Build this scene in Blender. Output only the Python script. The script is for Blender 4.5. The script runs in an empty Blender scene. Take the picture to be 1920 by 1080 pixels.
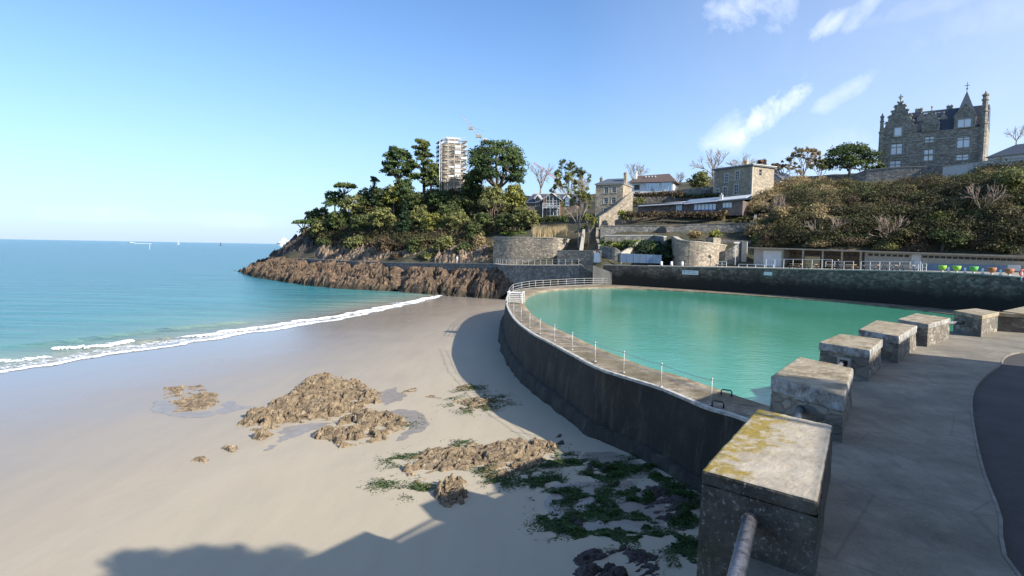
import bpy, math, random
import numpy as np
from mathutils import Vector, Matrix
R = math.radians
sc = bpy.context.scene
COL = sc.collection
random.seed(7)
# ------------------------------------------------------------------ camera
FPX = 1150.0                       # focal length in pixels of a 1920 px wide picture
CZ = 10.3                          # eye height above the sea
PITCH, ROLL = math.atan(75.4 / FPX), R(1.0)
F_ = Vector((0, math.cos(PITCH), -math.sin(PITCH)))
R0 = Vector((1, 0, 0)); U0 = Vector((0, math.sin(PITCH), math.cos(PITCH)))
RR = R0 * math.cos(ROLL) + U0 * math.sin(ROLL)
UU = U0 * math.cos(ROLL) - R0 * math.sin(ROLL)
cam = bpy.data.cameras.new('camera'); camo = bpy.data.objects.new('camera', cam); COL.objects.link(camo)
cam.sensor_width = 36; cam.lens = 36 * FPX / 1920; cam.clip_start = 0.1; cam.clip_end = 60000
m = Matrix.Identity(4)
for i in range(3):
    m[i][0] = RR[i]; m[i][1] = UU[i]; m[i][2] = -F_[i]
m[2][3] = CZ
camo.matrix_world = m
sc.camera = camo
# ------------------------------------------------------------------ light
SUN = Vector((1.43, -1.02, 1.0)).normalized()
sun_el = math.asin(SUN.z); sun_az = math.atan2(SUN.x, SUN.y)
w = bpy.data.worlds.new('World'); sc.world = w; w.use_nodes = True
NT = w.node_tree; NT.nodes.clear()
def wn(t, **k):
    n = NT.nodes.new(t)
    for a, v in k.items(): setattr(n, a, v)
    return n
sky = wn('ShaderNodeTexSky', sky_type='NISHITA', sun_disc=False, sun_elevation=sun_el, sun_rotation=sun_az,
         air_density=1.0, dust_density=0.3, ozone_density=1.6, altitude=0)
tc = wn('ShaderNodeTexCoord')
def wmath(op, a, b=None, clamp=False):
    n = wn('ShaderNodeMath', operation=op, use_clamp=clamp)
    for i, v in enumerate((a, b)):
        if v is None: continue
        if isinstance(v, (int, float)): n.inputs[i].default_value = v
        else: NT.links.new(v, n.inputs[i])
    return n.outputs[0]
def wdot(v):
    n = wn('ShaderNodeVectorMath', operation='DOT_PRODUCT')
    NT.links.new(tc.outputs['Generated'], n.inputs[0]); n.inputs[1].default_value = v
    return n.outputs['Value']
def ray(px, py):
    return F_ * FPX + RR * (px - 960) - UU * (py - 540)
wnoise = wn('ShaderNodeTexNoise'); wnoise.inputs['Scale'].default_value = 14; wnoise.inputs['Detail'].default_value = 8
wnoise.inputs['Roughness'].default_value = 0.62; wnoise.inputs['Distortion'].default_value = 0.4
NT.links.new(tc.outputs['Generated'], wnoise.inputs['Vector'])
nz = wmath('SUBTRACT', wnoise.outputs['Fac'], 0.5)
def cloud(px, py, a, b, ang, dens, soft=0.7, k=5.5):
    c = ray(px, py).normalized()
    ax = (RR * math.cos(R(ang)) + UU * math.sin(R(ang))).normalized()
    ay = (UU * math.cos(R(ang)) - RR * math.sin(R(ang))).normalized()
    u = wmath('MULTIPLY', wmath('SUBTRACT', wdot(ax), ax.dot(c)), FPX / a)
    v = wmath('MULTIPLY', wmath('SUBTRACT', wdot(ay), ay.dot(c)), FPX / b)
    r2 = wmath('ADD', wmath('MULTIPLY', u, u), wmath('MULTIPLY', v, v))
    q = wmath('ADD', wmath('SUBTRACT', 1.0, r2), wmath('MULTIPLY', nz, k))
    q = wmath('DIVIDE', q, soft * 2, clamp=True)
    front = wmath('GREATER_THAN', wdot(c), 0.5)
    return wmath('MULTIPLY', wmath('MULTIPLY', q, front), dens)
cl = None
for args in [(1400, 12, 75, 34, 20, .62, .9), (1475, 10, 40, 26, 60, .45, .9), (1545, 48, 30, 18, 25, .62, .8), (1622, 18, 36, 15, 45, .42, .9),
             (1440, 212, 75, 24, 42, .95, .7), (1370, 255, 58, 32, 35, .62, 1.0), (1590, 168, 42, 15, 32, .42, .9), (1760, 5, 90, 14, 3, .25, 1.6),
             (1860, 30, 70, 24, 10, .2, 1.6), (300, 405, 330, 14, 1, .24, 1.5), (480, 418, 150, 9, 2, .2, 1.5), (1500, 300, 150, 30, 10, .2, 1.6)]:
    q = cloud(*args)
    cl = q if cl is None else wmath('MAXIMUM', cl, q)
# thin high veil thickening towards the sun side
veil = wmath('MULTIPLY', wmath('SUBTRACT', wdot(Vector((0.93, -0.1, 0.12)).normalized()), 0.02), 0.52, clamp=True)
veil = wmath('MULTIPLY', veil, wmath('ADD', wmath('MULTIPLY', nz, 0.5), 1.0))
cl = wmath('ADD', cl, wmath('MULTIPLY', veil, wmath('SUBTRACT', 1.0, cl)), clamp=True)
up = wn('ShaderNodeSeparateXYZ'); NT.links.new(tc.outputs['Generated'], up.inputs[0])
# pale sea air low over the horizon
low = wmath('POWER', wmath('SUBTRACT', 1.0, wmath('MULTIPLY', wmath('ABSOLUTE', up.outputs['Z']), 2.1), clamp=True), 2.6)
cl = wmath('MAXIMUM', cl, 0.0)
mx = wn('ShaderNodeMix', data_type='RGBA')
NT.links.new(cl, mx.inputs[0]); 
tint = wn('ShaderNodeMix', data_type='RGBA', blend_type='MULTIPLY'); tint.inputs[0].default_value = 1
tint.inputs[7].default_value = (0.80, 1.04, 1.32, 1)
NT.links.new(sky.outputs[0], tint.inputs[6])
hz = wn('ShaderNodeMix', data_type='RGBA'); NT.links.new(wmath('MULTIPLY', low, 0.85), hz.inputs[0])
NT.links.new(tint.outputs[2], hz.inputs[6]); hz.inputs[7].default_value = (3.7, 4.75, 6.6, 1)
NT.links.new(hz.outputs[2], mx.inputs[6]); mx.inputs[7].default_value = (7.6, 8.1, 9.4, 1)
bg = wn('ShaderNodeBackground'); bg.inputs[1].default_value = 0.10
NT.links.new(mx.outputs[2], bg.inputs[0])
wo = wn('ShaderNodeOutputWorld'); NT.links.new(bg.outputs[0], wo.inputs[0])
sl = bpy.data.lights.new('sun', 'SUN'); sl.energy = 5.0; sl.angle = R(0.6); sl.color = (1.0, 0.93, 0.82)
so = bpy.data.objects.new('sun', sl); COL.objects.link(so)
so.rotation_euler = SUN.to_track_quat('Z', 'Y').to_euler(); so.location = (60, -60, 90)
sc.view_settings.view_transform = 'Standard'; sc.view_settings.look = 'None'
sc.view_settings.gamma = 1; sc.view_settings.use_curve_mapping = False
sc.view_settings.exposure = 0.7
sc.cycles.max_bounces = 6; sc.cycles.transparent_max_bounces = 8
try: sc.cycles.use_denoising = True
except Exception: pass
# ------------------------------------------------------------------ picking points of the place
def PZ(px, py, z):                 # the point of height z seen at that pixel
    d = ray(px, py); t = (z - CZ) / d.z
    return Vector((d.x * t, d.y * t, z))
def PY(px, py, y):                 # the point at distance y seen at that pixel
    d = ray(px, py); t = y / d.y
    return Vector((d.x * t, y, CZ + d.z * t))
# ------------------------------------------------------------------ numpy noise
def _h(ix, iy, s):
    n = (ix.astype(np.int64) * 374761393 + iy.astype(np.int64) * 668265263 + s * 1442695041) & 0x7fffffff
    n = ((n ^ (n >> 13)) * 1274126177) & 0x7fffffff
    return ((n ^ (n >> 16)) & 0xffff) / 65535.0
def vnoise(x, y, s=0):
    x = np.asarray(x, float); y = np.asarray(y, float)
    ix, iy = np.floor(x), np.floor(y); fx, fy = x - ix, y - iy
    fx = fx * fx * (3 - 2 * fx); fy = fy * fy * (3 - 2 * fy)
    a = _h(ix, iy, s); b = _h(ix + 1, iy, s); c = _h(ix, iy + 1, s); d = _h(ix + 1, iy + 1, s)
    return (a * (1 - fx) + b * fx) * (1 - fy) + (c * (1 - fx) + d * fx) * fy
def fbm(x, y, o=4, s=0, g=0.5):
    t = 0; a = 1; n = 0
    for i in range(o):
        t = t + a * vnoise(x, y, s + i * 17); n += a; a *= g; x = x * 2.03 + 5.1; y = y * 2.03 + 3.7
    return t / n
def ridged(x, y, o=4, s=0):
    t = 0; a = 1; n = 0
    for i in range(o):
        t = t + a * (1 - np.abs(2 * vnoise(x, y, s + i * 13) - 1)); n += a; a *= 0.5; x = x * 2.1 + 1.3; y = y * 2.1 + 7.7
    return t / n
def worley(x, y, s=0):             # F1, F2 and the random value of the nearest cell
    x = np.asarray(x, float); y = np.asarray(y, float)
    ix, iy = np.floor(x), np.floor(y)
    f1 = np.full(x.shape, 9.); f2 = np.full(x.shape, 9.); idv = np.zeros(x.shape)
    for dx in (-1, 0, 1):
        for dy in (-1, 0, 1):
            cx, cy = ix + dx, iy + dy
            px = cx + _h(cx, cy, s + 1); py = cy + _h(cx, cy, s + 2)
            d = np.hypot(px - x, py - y); r = _h(cx, cy, s + 3)
            n = d < f1
            f2 = np.where(n, f1, np.minimum(f2, d)); idv = np.where(n, r, idv); f1 = np.where(n, d, f1)
    return f1, f2, idv
def slabs(x, y, s=0, tilt=.7, dip=(.25, .12)):   # tilted angular blocks: height and crack width
    x = np.asarray(x, float); y = np.asarray(y, float); ix, iy = np.floor(x), np.floor(y)
    f1 = np.full(x.shape, 9.); f2 = np.full(x.shape, 9.); H_ = np.zeros(x.shape)
    for dx in (-1, 0, 1):
        for dy in (-1, 0, 1):
            cx, cy = ix + dx, iy + dy; px = cx + _h(cx, cy, s + 1); py = cy + _h(cx, cy, s + 2)
            d = np.abs(px - x) * .75 + np.abs(py - y) * .75 + .4 * np.hypot(px - x, py - y)
            hh = _h(cx, cy, s + 3) * .7 + (dip[0] + (_h(cx, cy, s + 4) - .5) * tilt) * (x - px) + (dip[1] + (_h(cx, cy, s + 5) - .5) * tilt) * (y - py)
            n = d < f1; f2 = np.where(n, f1, np.minimum(f2, d)); H_ = np.where(n, hh, H_); f1 = np.where(n, d, f1)
    return H_, f2 - f1
def sstep(a, b, x):
    t = np.clip((x - a) / (b - a), 0, 1); return t * t * (3 - 2 * t)
def polysd(px, py, poly):          # signed distance, positive inside
    best = np.full(px.shape, 1e9); ins = np.zeros(px.shape, bool)
    n = len(poly)
    for i in range(n):
        x1, y1 = poly[i]; x2, y2 = poly[(i + 1) % n]
        ex, ey = x2 - x1, y2 - y1; l = ex * ex + ey * ey + 1e-12
        t = np.clip(((px - x1) * ex + (py - y1) * ey) / l, 0, 1)
        best = np.minimum(best, np.hypot(px - x1 - t * ex, py - y1 - t * ey))
        c = (y1 > py) != (y2 > py)
        with np.errstate(divide='ignore', invalid='ignore'):
            xi = x1 + (py - y1) / (y2 - y1 if y2 != y1 else 1e-9) * ex
        ins ^= c & (px < xi)
    return np.where(ins, best, -best)
def catmull(pts, n):
    pts = [np.array(p, float) for p in pts]
    P = [2 * pts[0] - pts[1]] + pts + [2 * pts[-1] - pts[-2]]
    out = []
    for i in range(1, len(P) - 2):
        for k in range(12):
            t = k / 12
            out.append(0.5 * ((2 * P[i]) + (-P[i-1] + P[i+1]) * t + (2*P[i-1] - 5*P[i] + 4*P[i+1] - P[i+2]) * t*t + (-P[i-1] + 3*P[i] - 3*P[i+1] + P[i+2]) * t**3))
    out.append(pts[-1]); return resample(out, n)
def resample(pts, n):
    pts = np.array(pts, float); d = np.r_[0, np.cumsum(np.linalg.norm(np.diff(pts, axis=0), axis=1))]
    t = np.linspace(0, d[-1], n)
    return np.stack([np.interp(t, d, pts[:, k]) for k in range(pts.shape[1])], 1)
# ------------------------------------------------------------------ objects
def tag(o, label=None, cat=None, group=None, kind=None):
    if label: o['label'] = label
    if cat: o['category'] = cat
    if group: o['group'] = group
    if kind: o['kind'] = kind
    return o
def empty(name, loc=(0, 0, 0), rz=0.0, label=None, cat=None, group=None):
    o = bpy.data.objects.new(name, None); COL.objects.link(o); o.location = loc; o.rotation_euler = (0, 0, rz)
    o.empty_display_size = 0.3
    return tag(o, label, cat, group)
class MB:
    def __init__(s): s.v = []; s.f = []; s.m = []; s.mi = 0
    def quad(s, *p):
        i = len(s.v); s.v += [tuple(q) for q in p]; s.f.append(tuple(range(i, i + len(p)))); s.m.append(s.mi); return s
    def box(s, x0, y0, z0, x1, y1, z1):
        return s.prism([(x0, y0), (x1, y0), (x1, y1), (x0, y1)], z0, z1)
    def prism(s, poly, z0, z1, top=None):
        n = len(poly); i = len(s.v); top = top or poly
        s.v += [(p[0], p[1], z0) for p in poly] + [(p[0], p[1], z1) for p in top]
        s.f.append(tuple(i + k for k in reversed(range(n)))); s.f.append(tuple(i + n + k for k in range(n)))
        for k in range(n):
            s.f.append((i + k, i + (k + 1) % n, i + n + (k + 1) % n, i + n + k))
        s.m += [s.mi] * (n + 2); return s
    def vprism(s, poly, y0, y1):   # outline in x,z extruded along y
        n = len(poly); i = len(s.v)
        s.v += [(p[0], y0, p[1]) for p in poly] + [(p[0], y1, p[1]) for p in poly]
        s.f.append(tuple(i + k for k in range(n))); s.f.append(tuple(i + n + k for k in reversed(range(n))))
        for k in range(n):
            s.f.append((i + (k + 1) % n, i + k, i + n + k, i + n + (k + 1) % n))
        s.m += [s.mi] * (n + 2); return s
    def tube(s, pts, r, n=6, r1=None, cap=True):
        pts = [Vector(p) for p in pts]; m_ = len(pts); i = len(s.v)
        for k, p in enumerate(pts):
            d = (pts[min(k + 1, m_ - 1)] - pts[max(k - 1, 0)]).normalized()
            a = d.cross(Vector((0, 0, 1)) if abs(d.z) < 0.9 else Vector((1, 0, 0))).normalized(); b = d.cross(a)
            rad = r if r1 is None else r + (r1 - r) * k / max(1, m_ - 1)
            for j in range(n):
                t = 2 * math.pi * j / n
                s.v.append(tuple(p + a * math.cos(t) * rad + b * math.sin(t) * rad))
        for k in range(m_ - 1):
            for j in range(n):
                s.f.append((i + k*n + j, i + k*n + (j+1) % n, i + (k+1)*n + (j+1) % n, i + (k+1)*n + j)); s.m.append(s.mi)
        if cap:
            s.f.append(tuple(i + j for j in reversed(range(n)))); s.f.append(tuple(i + (m_-1)*n + j for j in range(n))); s.m += [s.mi] * 2
        return s
    def ball(s, c, rx, ry=None, rz=None, n=8, k=5):
        ry = ry or rx; rz = rz or rx; i = len(s.v)
        for a in range(k + 1):
            t = math.pi * a / k
            for b in range(n):
                p = 2 * math.pi * b / n
                s.v.append((c[0] + rx*math.sin(t)*math.cos(p), c[1] + ry*math.sin(t)*math.sin(p), c[2] + rz*math.cos(t)))
        for a in range(k):
            for b in range(n):
                s.f.append((i + (a+1)*n + b, i + (a+1)*n + (b+1) % n, i + a*n + (b+1) % n, i + a*n + b)); s.m.append(s.mi)
        return s
    def grid(s, P):                # P[i][j] points
        i0 = len(s.v); a = len(P); b = len(P[0])
        for r in P: s.v += [tuple(p) for p in r]
        for i in range(a - 1):
            for j in range(b - 1):
                s.f.append((i0 + i*b + j, i0 + (i+1)*b + j, i0 + (i+1)*b + j+1, i0 + i*b + j+1)); s.m.append(s.mi)
        return s
    def build(s, name, mat, parent=None, smooth=False, bevel=0):
        me = bpy.data.meshes.new(name); me.from_pydata(s.v, [], s.f)
        mats = mat if isinstance(mat, (list, tuple)) else [mat]
        for q in mats: me.materials.append(q)
        if len(mats) > 1: me.polygons.foreach_set('material_index', s.m)
        if smooth: me.polygons.foreach_set('use_smooth', [True] * len(me.polygons))
        me.update()
        o = bpy.data.objects.new(name, me); COL.objects.link(o)
        if parent: o.parent = parent
        if bevel:
            b = o.modifiers.new('bevel', 'BEVEL'); b.width = bevel; b.segments = 2; b.limit_method = 'ANGLE'
        return o
def npmesh(name, V, Fc, mat, parent=None, smooth=True):
    me = bpy.data.meshes.new(name)
    V = np.asarray(V, np.float32); Fc = np.asarray(Fc, np.int32); k = Fc.shape[1]
    me.vertices.add(len(V)); me.vertices.foreach_set('co', V.ravel())
    me.loops.add(Fc.size); me.loops.foreach_set('vertex_index', Fc.ravel())
    me.polygons.add(len(Fc)); me.polygons.foreach_set('loop_start', np.arange(0, Fc.size, k, dtype=np.int32))
    try: me.polygons.foreach_set('loop_total', np.full(len(Fc), k, np.int32))
    except Exception: pass
    me.polygons.foreach_set('use_smooth', np.full(len(Fc), smooth))
    me.materials.append(mat); me.update(calc_edges=True); me.validate()
    o = bpy.data.objects.new(name, me); COL.objects.link(o)
    if parent: o.parent = parent
    return o
def gridmesh(name, X, Y, Z, mat, keep=None, smooth=True, parent=None):
    a, b = X.shape; idx = np.arange(a * b).reshape(a, b)
    f = np.stack([idx[:-1, :-1], idx[:-1, 1:], idx[1:, 1:], idx[1:, :-1]], -1).reshape(-1, 4)
    if keep is not None:
        k = (keep[:-1, :-1] | keep[:-1, 1:] | keep[1:, 1:] | keep[1:, :-1]).ravel(); f = f[k]
        used = np.unique(f); rm = np.full(a * b, -1); rm[used] = np.arange(len(used)); f = rm[f]
    else: used = np.arange(a * b)
    V = np.stack([X.ravel(), Y.ravel(), Z.ravel()], 1)[used]
    n = np.cross(V[f[0][1]] - V[f[0][0]], V[f[0][2]] - V[f[0][0]])
    if n[2] < 0: f = f[:, ::-1]
    return npmesh(name, V, f, mat, parent, smooth)
# ------------------------------------------------------------------ materials
class G:
    def __init__(s, name):
        s.m = bpy.data.materials.new(name); s.m.use_nodes = True; s.t = s.m.node_tree
        s.b = s.t.nodes['Principled BSDF']; s.out = s.t.nodes['Material Output']; s._pos = None
    def n(s, t, **k):
        q = s.t.nodes.new(t)
        for a, v in k.items(): setattr(q, a, v)
        return q
    def put(s, sock, v):
        if isinstance(v, bpy.types.NodeSocket): s.t.links.new(v, sock)
        elif isinstance(v, tuple) and len(v) == 3 and sock.type == 'RGBA': sock.default_value = (*v, 1)
        else: sock.default_value = v
    def pos(s, scale=(1, 1, 1), obj=False, rot=None):
        if obj: src = s.n('ShaderNodeTexCoord').outputs['Object']
        else: src = s.n('ShaderNodeNewGeometry').outputs['Position']
        mp = s.n('ShaderNodeMapping'); s.t.links.new(src, mp.inputs[0]); mp.inputs['Scale'].default_value = scale
        if rot: mp.inputs['Rotation'].default_value = rot
        return mp.outputs[0]
    def noise(s, vec, scale, detail=5, rough=.6, dist=0.0, col=False):
        q = s.n('ShaderNodeTexNoise'); s.put(q.inputs['Vector'], vec)
        q.inputs['Scale'].default_value = scale; q.inputs['Detail'].default_value = detail
        q.inputs['Roughness'].default_value = rough; q.inputs['Distortion'].default_value = dist
        return q.outputs['Color' if col else 'Fac']
    def voro(s, vec, scale, feature='F1', out='Distance', rnd=1.0):
        q = s.n('ShaderNodeTexVoronoi', feature=feature); s.put(q.inputs['Vector'], vec)
        q.inputs['Scale'].default_value = scale; q.inputs['Randomness'].default_value = rnd
        return q.outputs[out]
    def math(s, op, a, b=0.0, clamp=False):
        q = s.n('ShaderNodeMath', operation=op, use_clamp=clamp); s.put(q.inputs[0], a); s.put(q.inputs[1], b); return q.outputs[0]
    def ramp(s, fac, stops):
        q = s.n('ShaderNodeValToRGB'); s.put(q.inputs[0], fac); e = q.color_ramp.elements
        while len(e) < len(stops): e.new(0.5)
        for el, (p, c) in zip(e, stops):
            el.position = p; el.color = (c, c, c, 1) if isinstance(c, (int, float)) else (*c, 1)
        return q.outputs[0]
    def mix(s, fac, a, b, mode='MIX'):
        q = s.n('ShaderNodeMix', data_type='RGBA', blend_type=mode); s.put(q.inputs[0], fac); s.put(q.inputs[6], a); s.put(q.inputs[7], b); return q.outputs[2]
    def sep(s, vec, ax='Z'):
        q = s.n('ShaderNodeSeparateXYZ'); s.put(q.inputs[0], vec); return q.outputs[ax]
    def dot(s, vec, v):
        q = s.n('ShaderNodeVectorMath', operation='DOT_PRODUCT'); s.put(q.inputs[0], vec); q.inputs[1].default_value = v; return q.outputs['Value']
    def bump(s, h, st=.5, d=.05, normal=None):
        q = s.n('ShaderNodeBump'); q.inputs['Strength'].default_value = st; q.inputs['Distance'].default_value = d
        s.put(q.inputs['Height'], h)
        if normal is not None: s.put(q.inputs['Normal'], normal)
        return q.outputs[0]
    def done(s, col=None, rough=None, normal=None, metal=None, spec=None, trans=None, alpha=None):
        if col is not None: s.put(s.b.inputs['Base Color'], col)
        if rough is not None: s.put(s.b.inputs['Roughness'], rough)
        if normal is not None: s.put(s.b.inputs['Normal'], normal)
        if metal is not None: s.put(s.b.inputs['Metallic'], metal)
        if spec is not None: s.put(s.b.inputs['Specular IOR Level'], spec)
        if alpha is not None: s.put(s.b.inputs['Alpha'], alpha)
        return s.m
def plain(name, col, rough=.7, var=.25, scale=2.0, metal=0.0, bump=0.0):
    g = G(name); p = g.pos(); n = g.noise(p, scale, 6)
    lo = tuple(c * (1 - var) for c in col); hi = tuple(min(1, c * (1 + var)) for c in col)
    c = g.ramp(n, [(.3, lo), (.7, hi)])
    return g.done(c, rough, g.bump(n, .5, bump) if bump else None, metal)
def stone(name, c1, c2, mortar, size=.45, dark=None, rough=.85, band=None):
    """rubble masonry: cells squashed along z; band=(z, colour) weed growing below that height"""
    g = G(name); p = g.pos((1, 1, 1.7))
    pn = g.n('ShaderNodeVectorMath', operation='ADD'); g.put(pn.inputs[0], p)
    ns = g.n('ShaderNodeVectorMath', operation='SCALE'); g.put(ns.inputs[0], g.noise(p, 3, 2, col=True)); ns.inputs['Scale'].default_value = .18
    g.t.links.new(ns.outputs[0], pn.inputs[1]); v = pn.outputs[0]
    cid = g.sep(g.voro(v, 1 / size, 'F1', 'Color'), 'X')
    edge = g.voro(v, 1 / size, 'DISTANCE_TO_EDGE', 'Distance')
    big = g.noise(g.pos(), .35, 5)
    c = g.ramp(cid, [(0, tuple(x * .75 for x in c1)), (.45, c1), (.8, c2), (1, tuple(min(1, x * 1.15) for x in c2))])
    c = g.mix(g.ramp(edge, [(0, 1.0), (.09, 0.0)]), c, mortar)
    c = g.mix(g.math('MULTIPLY', g.ramp(big, [(.45, 0.0), (.7, 1.0)]), .55), c, dark or tuple(x * .45 for x in c1))
    if band:
        z = g.sep(g.pos(), 'Z'); f = g.math('ADD', z, g.math('MULTIPLY', g.math('SUBTRACT', g.noise(g.pos((1, 1, .4)), .6, 6), .5), 2.6))
        f = g.ramp(g.math('MULTIPLY', g.math('SUBTRACT', f, band[0] - band[2]), 1 / (2 * band[2]), True), [(0, 1.0), (1, 0.0)])
        c2_ = g.mix(g.noise(g.pos(), 2.2, 6), band[1], tuple(x * .35 for x in band[1]))
        c = g.mix(f, c, c2_)
    hgt = g.math('ADD', g.ramp(edge, [(0, 0.0), (.15, 1.0)]), g.noise(g.pos(), 14, 5))
    return g.done(c, rough, g.bump(hgt, .7, .04))
def leafmat(name, dark, light, hue=None):
    g = G(name); p = g.pos()
    dark = tuple(x * 1.25 for x in dark); light = tuple(min(.6, x * 1.4) for x in light); n1 = g.noise(p, .55, 3); n2 = g.noise(p, 3.5, 2)
    f = g.math('ADD', g.math('MULTIPLY', n1, .6), g.math('MULTIPLY', n2, .4))
    at = g.n('ShaderNodeAttribute', attribute_name='tone').outputs['Fac']
    f = g.math('ADD', g.math('MULTIPLY', f, .5), g.math('MULTIPLY', at, .5))
    c = g.ramp(f, [(.25, dark), (.5, tuple((a + b) / 2 for a, b in zip(dark, light))), (.75, light)])
    m_ = g.done(c, .65, None, None, .25)
    # a little light passes through leaves
    tr = g.n('ShaderNodeBsdfTranslucent'); g.put(tr.inputs[0], c)
    ms = g.n('ShaderNodeMixShader'); ms.inputs[0].default_value = .2
    g.t.links.new(g.b.outputs[0], ms.inputs[1]); g.t.links.new(tr.outputs[0], ms.inputs[2]); g.t.links.new(ms.outputs[0], g.out.inputs[0])
    return m_
M = {}
M['white'] = plain('white_paint', (.72, .72, .70), .5, .08)
M['offwhite'] = plain('weathered_white', (.55, .54, .50), .6, .18, 6)
M['black'] = plain('black_paint', (.02, .02, .022), .5, .3)
M['dark'] = plain('dark_opening', (.015, .017, .02), .4, .3)
M['steel'] = plain('galvanised_steel', (.42, .44, .46), .45, .2, 20, .6)
M['rail'] = plain('white_rail', (.48, .48, .45), .45, .15, 9)
M['slate'] = plain('slate', (.06, .07, .09), .55, .4, 3)
M['slate2'] = plain('old_slate', (.10, .115, .13), .5, .35, 4)
M['tile'] = plain('brown_tile', (.105, .075, .065), .8, .35, 3)
M['wood'] = plain('pale_wood', (.42, .30, .17), .7, .25, 4)
M['darkwood'] = plain('dark_wood', (.09, .05, .035), .7, .3, 4)
M['bark'] = plain('bark', (.13, .10, .075), .9, .4, 5)
M['greybark'] = plain('grey_bark', (.24, .20, .165), .9, .35, 5)
M['twig'] = plain('winter_twig', (.26, .20, .16), .9, .3, 5)
M['blue'] = plain('blue_grey_panel', (.22, .30, .40), .5, .15, 3)
M['bluepaint'] = plain('bright_blue_paint', (.05, .15, .45), .5, .15, 3)
M['concrete'] = plain('concrete', (.34, .32, .28), .85, .28, 3, 0, .01)
M['pave'] = plain('promenade_paving', (.30, .27, .22), .85, .25, .8)
M['lime'] = plain('lime_plastic', (.28, .52, .05), .7, .1)
M['green'] = plain('green_plastic', (.12, .45, .09), .7, .1)
M['orange'] = plain('orange_plastic', (.42, .16, .06), .7, .15)
M['red'] = plain('red_paint', (.55, .06, .05), .5, .15)
M['cloth'] = plain('dark_clothes', (.03, .035, .05), .9, .3)
M['redcloth'] = plain('red_clothes', (.07, .04, .05), .9, .3)
M['skin'] = plain('skin', (.45, .27, .19), .6, .1)
M['redroof'] = plain('crane_red', (.5, .13, .10), .5, .15)
M['granite'] = stone('granite_house_stone', (.30, .25, .18), (.44, .36, .26), (.40, .35, .28), .42, (.2, .17, .13))
M['granite2'] = stone('castle_stone', (.23, .205, .165), (.37, .33, .265), (.28, .25, .21), .5, (.14, .13, .11))
M['trim'] = plain('pale_dressed_stone', (.42, .38, .31), .8, .2, 3)
M['castletrim'] = plain('castle_dressed_stone', (.32, .295, .25), .8, .25, 2)
M['rubble'] = stone('rubble_wall', (.25, .21, .155), (.42, .345, .25), (.30, .27, .22), .5, (.14, .12, .1))
M['rubble2'] = stone('grey_rubble_wall', (.17, .165, .15), (.29, .27, .235), (.2, .19, .17), .5, (.09, .09, .085))
M['seawall'] = stone('sea_wall_stone', (.13, .10, .08), (.27, .215, .165), (.16, .13, .10), .5, (.065, .052, .04), band=(6.6, (.030, .027, .018), .9))
M['pillar'] = stone('pillar_rubble', (.16, .14, .11), (.30, .26, .20), (.20, .18, .15), .26, (.06, .055, .05))
g = G('window_glass'); M['glass'] = g.done((.35, .40, .46), .08, None, .75)
g = G('dark_glass'); M['darkglass'] = g.done((.02, .025, .03), .15, None, 0, .5)
g = G('pale_window'); M['paleglass'] = g.done((.74, .76, .77), .3, None, .15)
# leaves
M['pine'] = leafmat('pine_needles', (.014, .034, .016), (.10, .135, .042))
M['pinelit'] = leafmat('pine_needles_warm', (.022, .042, .014), (.16, .18, .05))
M['oak'] = leafmat('holm_oak_leaves', (.016, .036, .014), (.11, .125, .042))
M['olive'] = leafmat('olive_leaves', (.045, .06, .022), (.22, .215, .075))
M['gold'] = leafmat('yellow_green_leaves', (.06, .075, .018), (.25, .245, .06))
M['brush'] = leafmat('dry_brush_leaves', (.085, .068, .034), (.33, .25, .125))
M['brown'] = leafmat('brown_hedge_leaves', (.035, .028, .018), (.13, .095, .055))
M['rust'] = leafmat('rust_leaves', (.08, .045, .02), (.24, .12, .05))
M['cypress'] = leafmat('cypress_leaves', (.008, .022, .012), (.035, .060, .025))
M['scrub'] = leafmat('cliff_scrub_leaves', (.016, .022, .010), (.115, .10, .042))
M['grass'] = leafmat('grass_blades', (.06, .09, .02), (.20, .26, .05))
M['reed'] = leafmat('dry_reeds', (.25, .17, .09), (.50, .36, .21))
M['algae'] = leafmat('green_algae', (.004, .010, .003), (.05, .10, .012))
M['algaedark'] = leafmat('dark_algae', (.008, .016, .005), (.05, .10, .02))
# earth and rock
def rockmat(name, c1, c2, c3, scale=1.0, weed=None):
    g = G(name); p = g.pos(); geo = g.n('ShaderNodeNewGeometry')
    n = g.noise(p, 1.6 * scale, 9, .68, .3); n2 = g.noise(p, 9 * scale, 6, .7)
    c = g.ramp(n, [(.28, c1), (.48, c2), (.68, c3)])
    c = g.mix(g.ramp(n2, [(.35, .75), (.6, 0.0)]), c, tuple(x * .55 for x in c1))
    if weed:
        c = g.mix(g.ramp(g.noise(p, .9 * scale, 5), [(.50, 0.0), (.58, 1.0)]), c, weed)
    if scale == .7: c = g.mix(g.ramp(g.math('ADD', g.math('MULTIPLY', g.sep(p, 'Z'), .25), g.math('MULTIPLY', g.noise(p, .4, 5), .5)), [(.42, .8), (.62, 0.0)]), c, (.035, .03, .016))
    pt = g.ramp(geo.outputs['Pointiness'], [(.44, .85), (.50, 0.0)]); c = g.mix(pt, c, tuple(x * .45 for x in c1))  # crevice shade mixed into the rock colour where the mesh is concave
    h = g.math('ADD', n2, g.math('MULTIPLY', g.voro(p, 5 * scale, 'F1'), .6))
    return g.done(c, .9, g.bump(h, .8, .06 / scale))
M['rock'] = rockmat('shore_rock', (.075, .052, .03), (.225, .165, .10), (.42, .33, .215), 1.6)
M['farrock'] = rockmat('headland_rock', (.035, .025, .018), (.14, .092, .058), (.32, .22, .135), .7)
M['cliffrock'] = rockmat('cliff_rock', (.07, .06, .05), (.23, .17, .12), (.46, .31, .18), .35)
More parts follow.
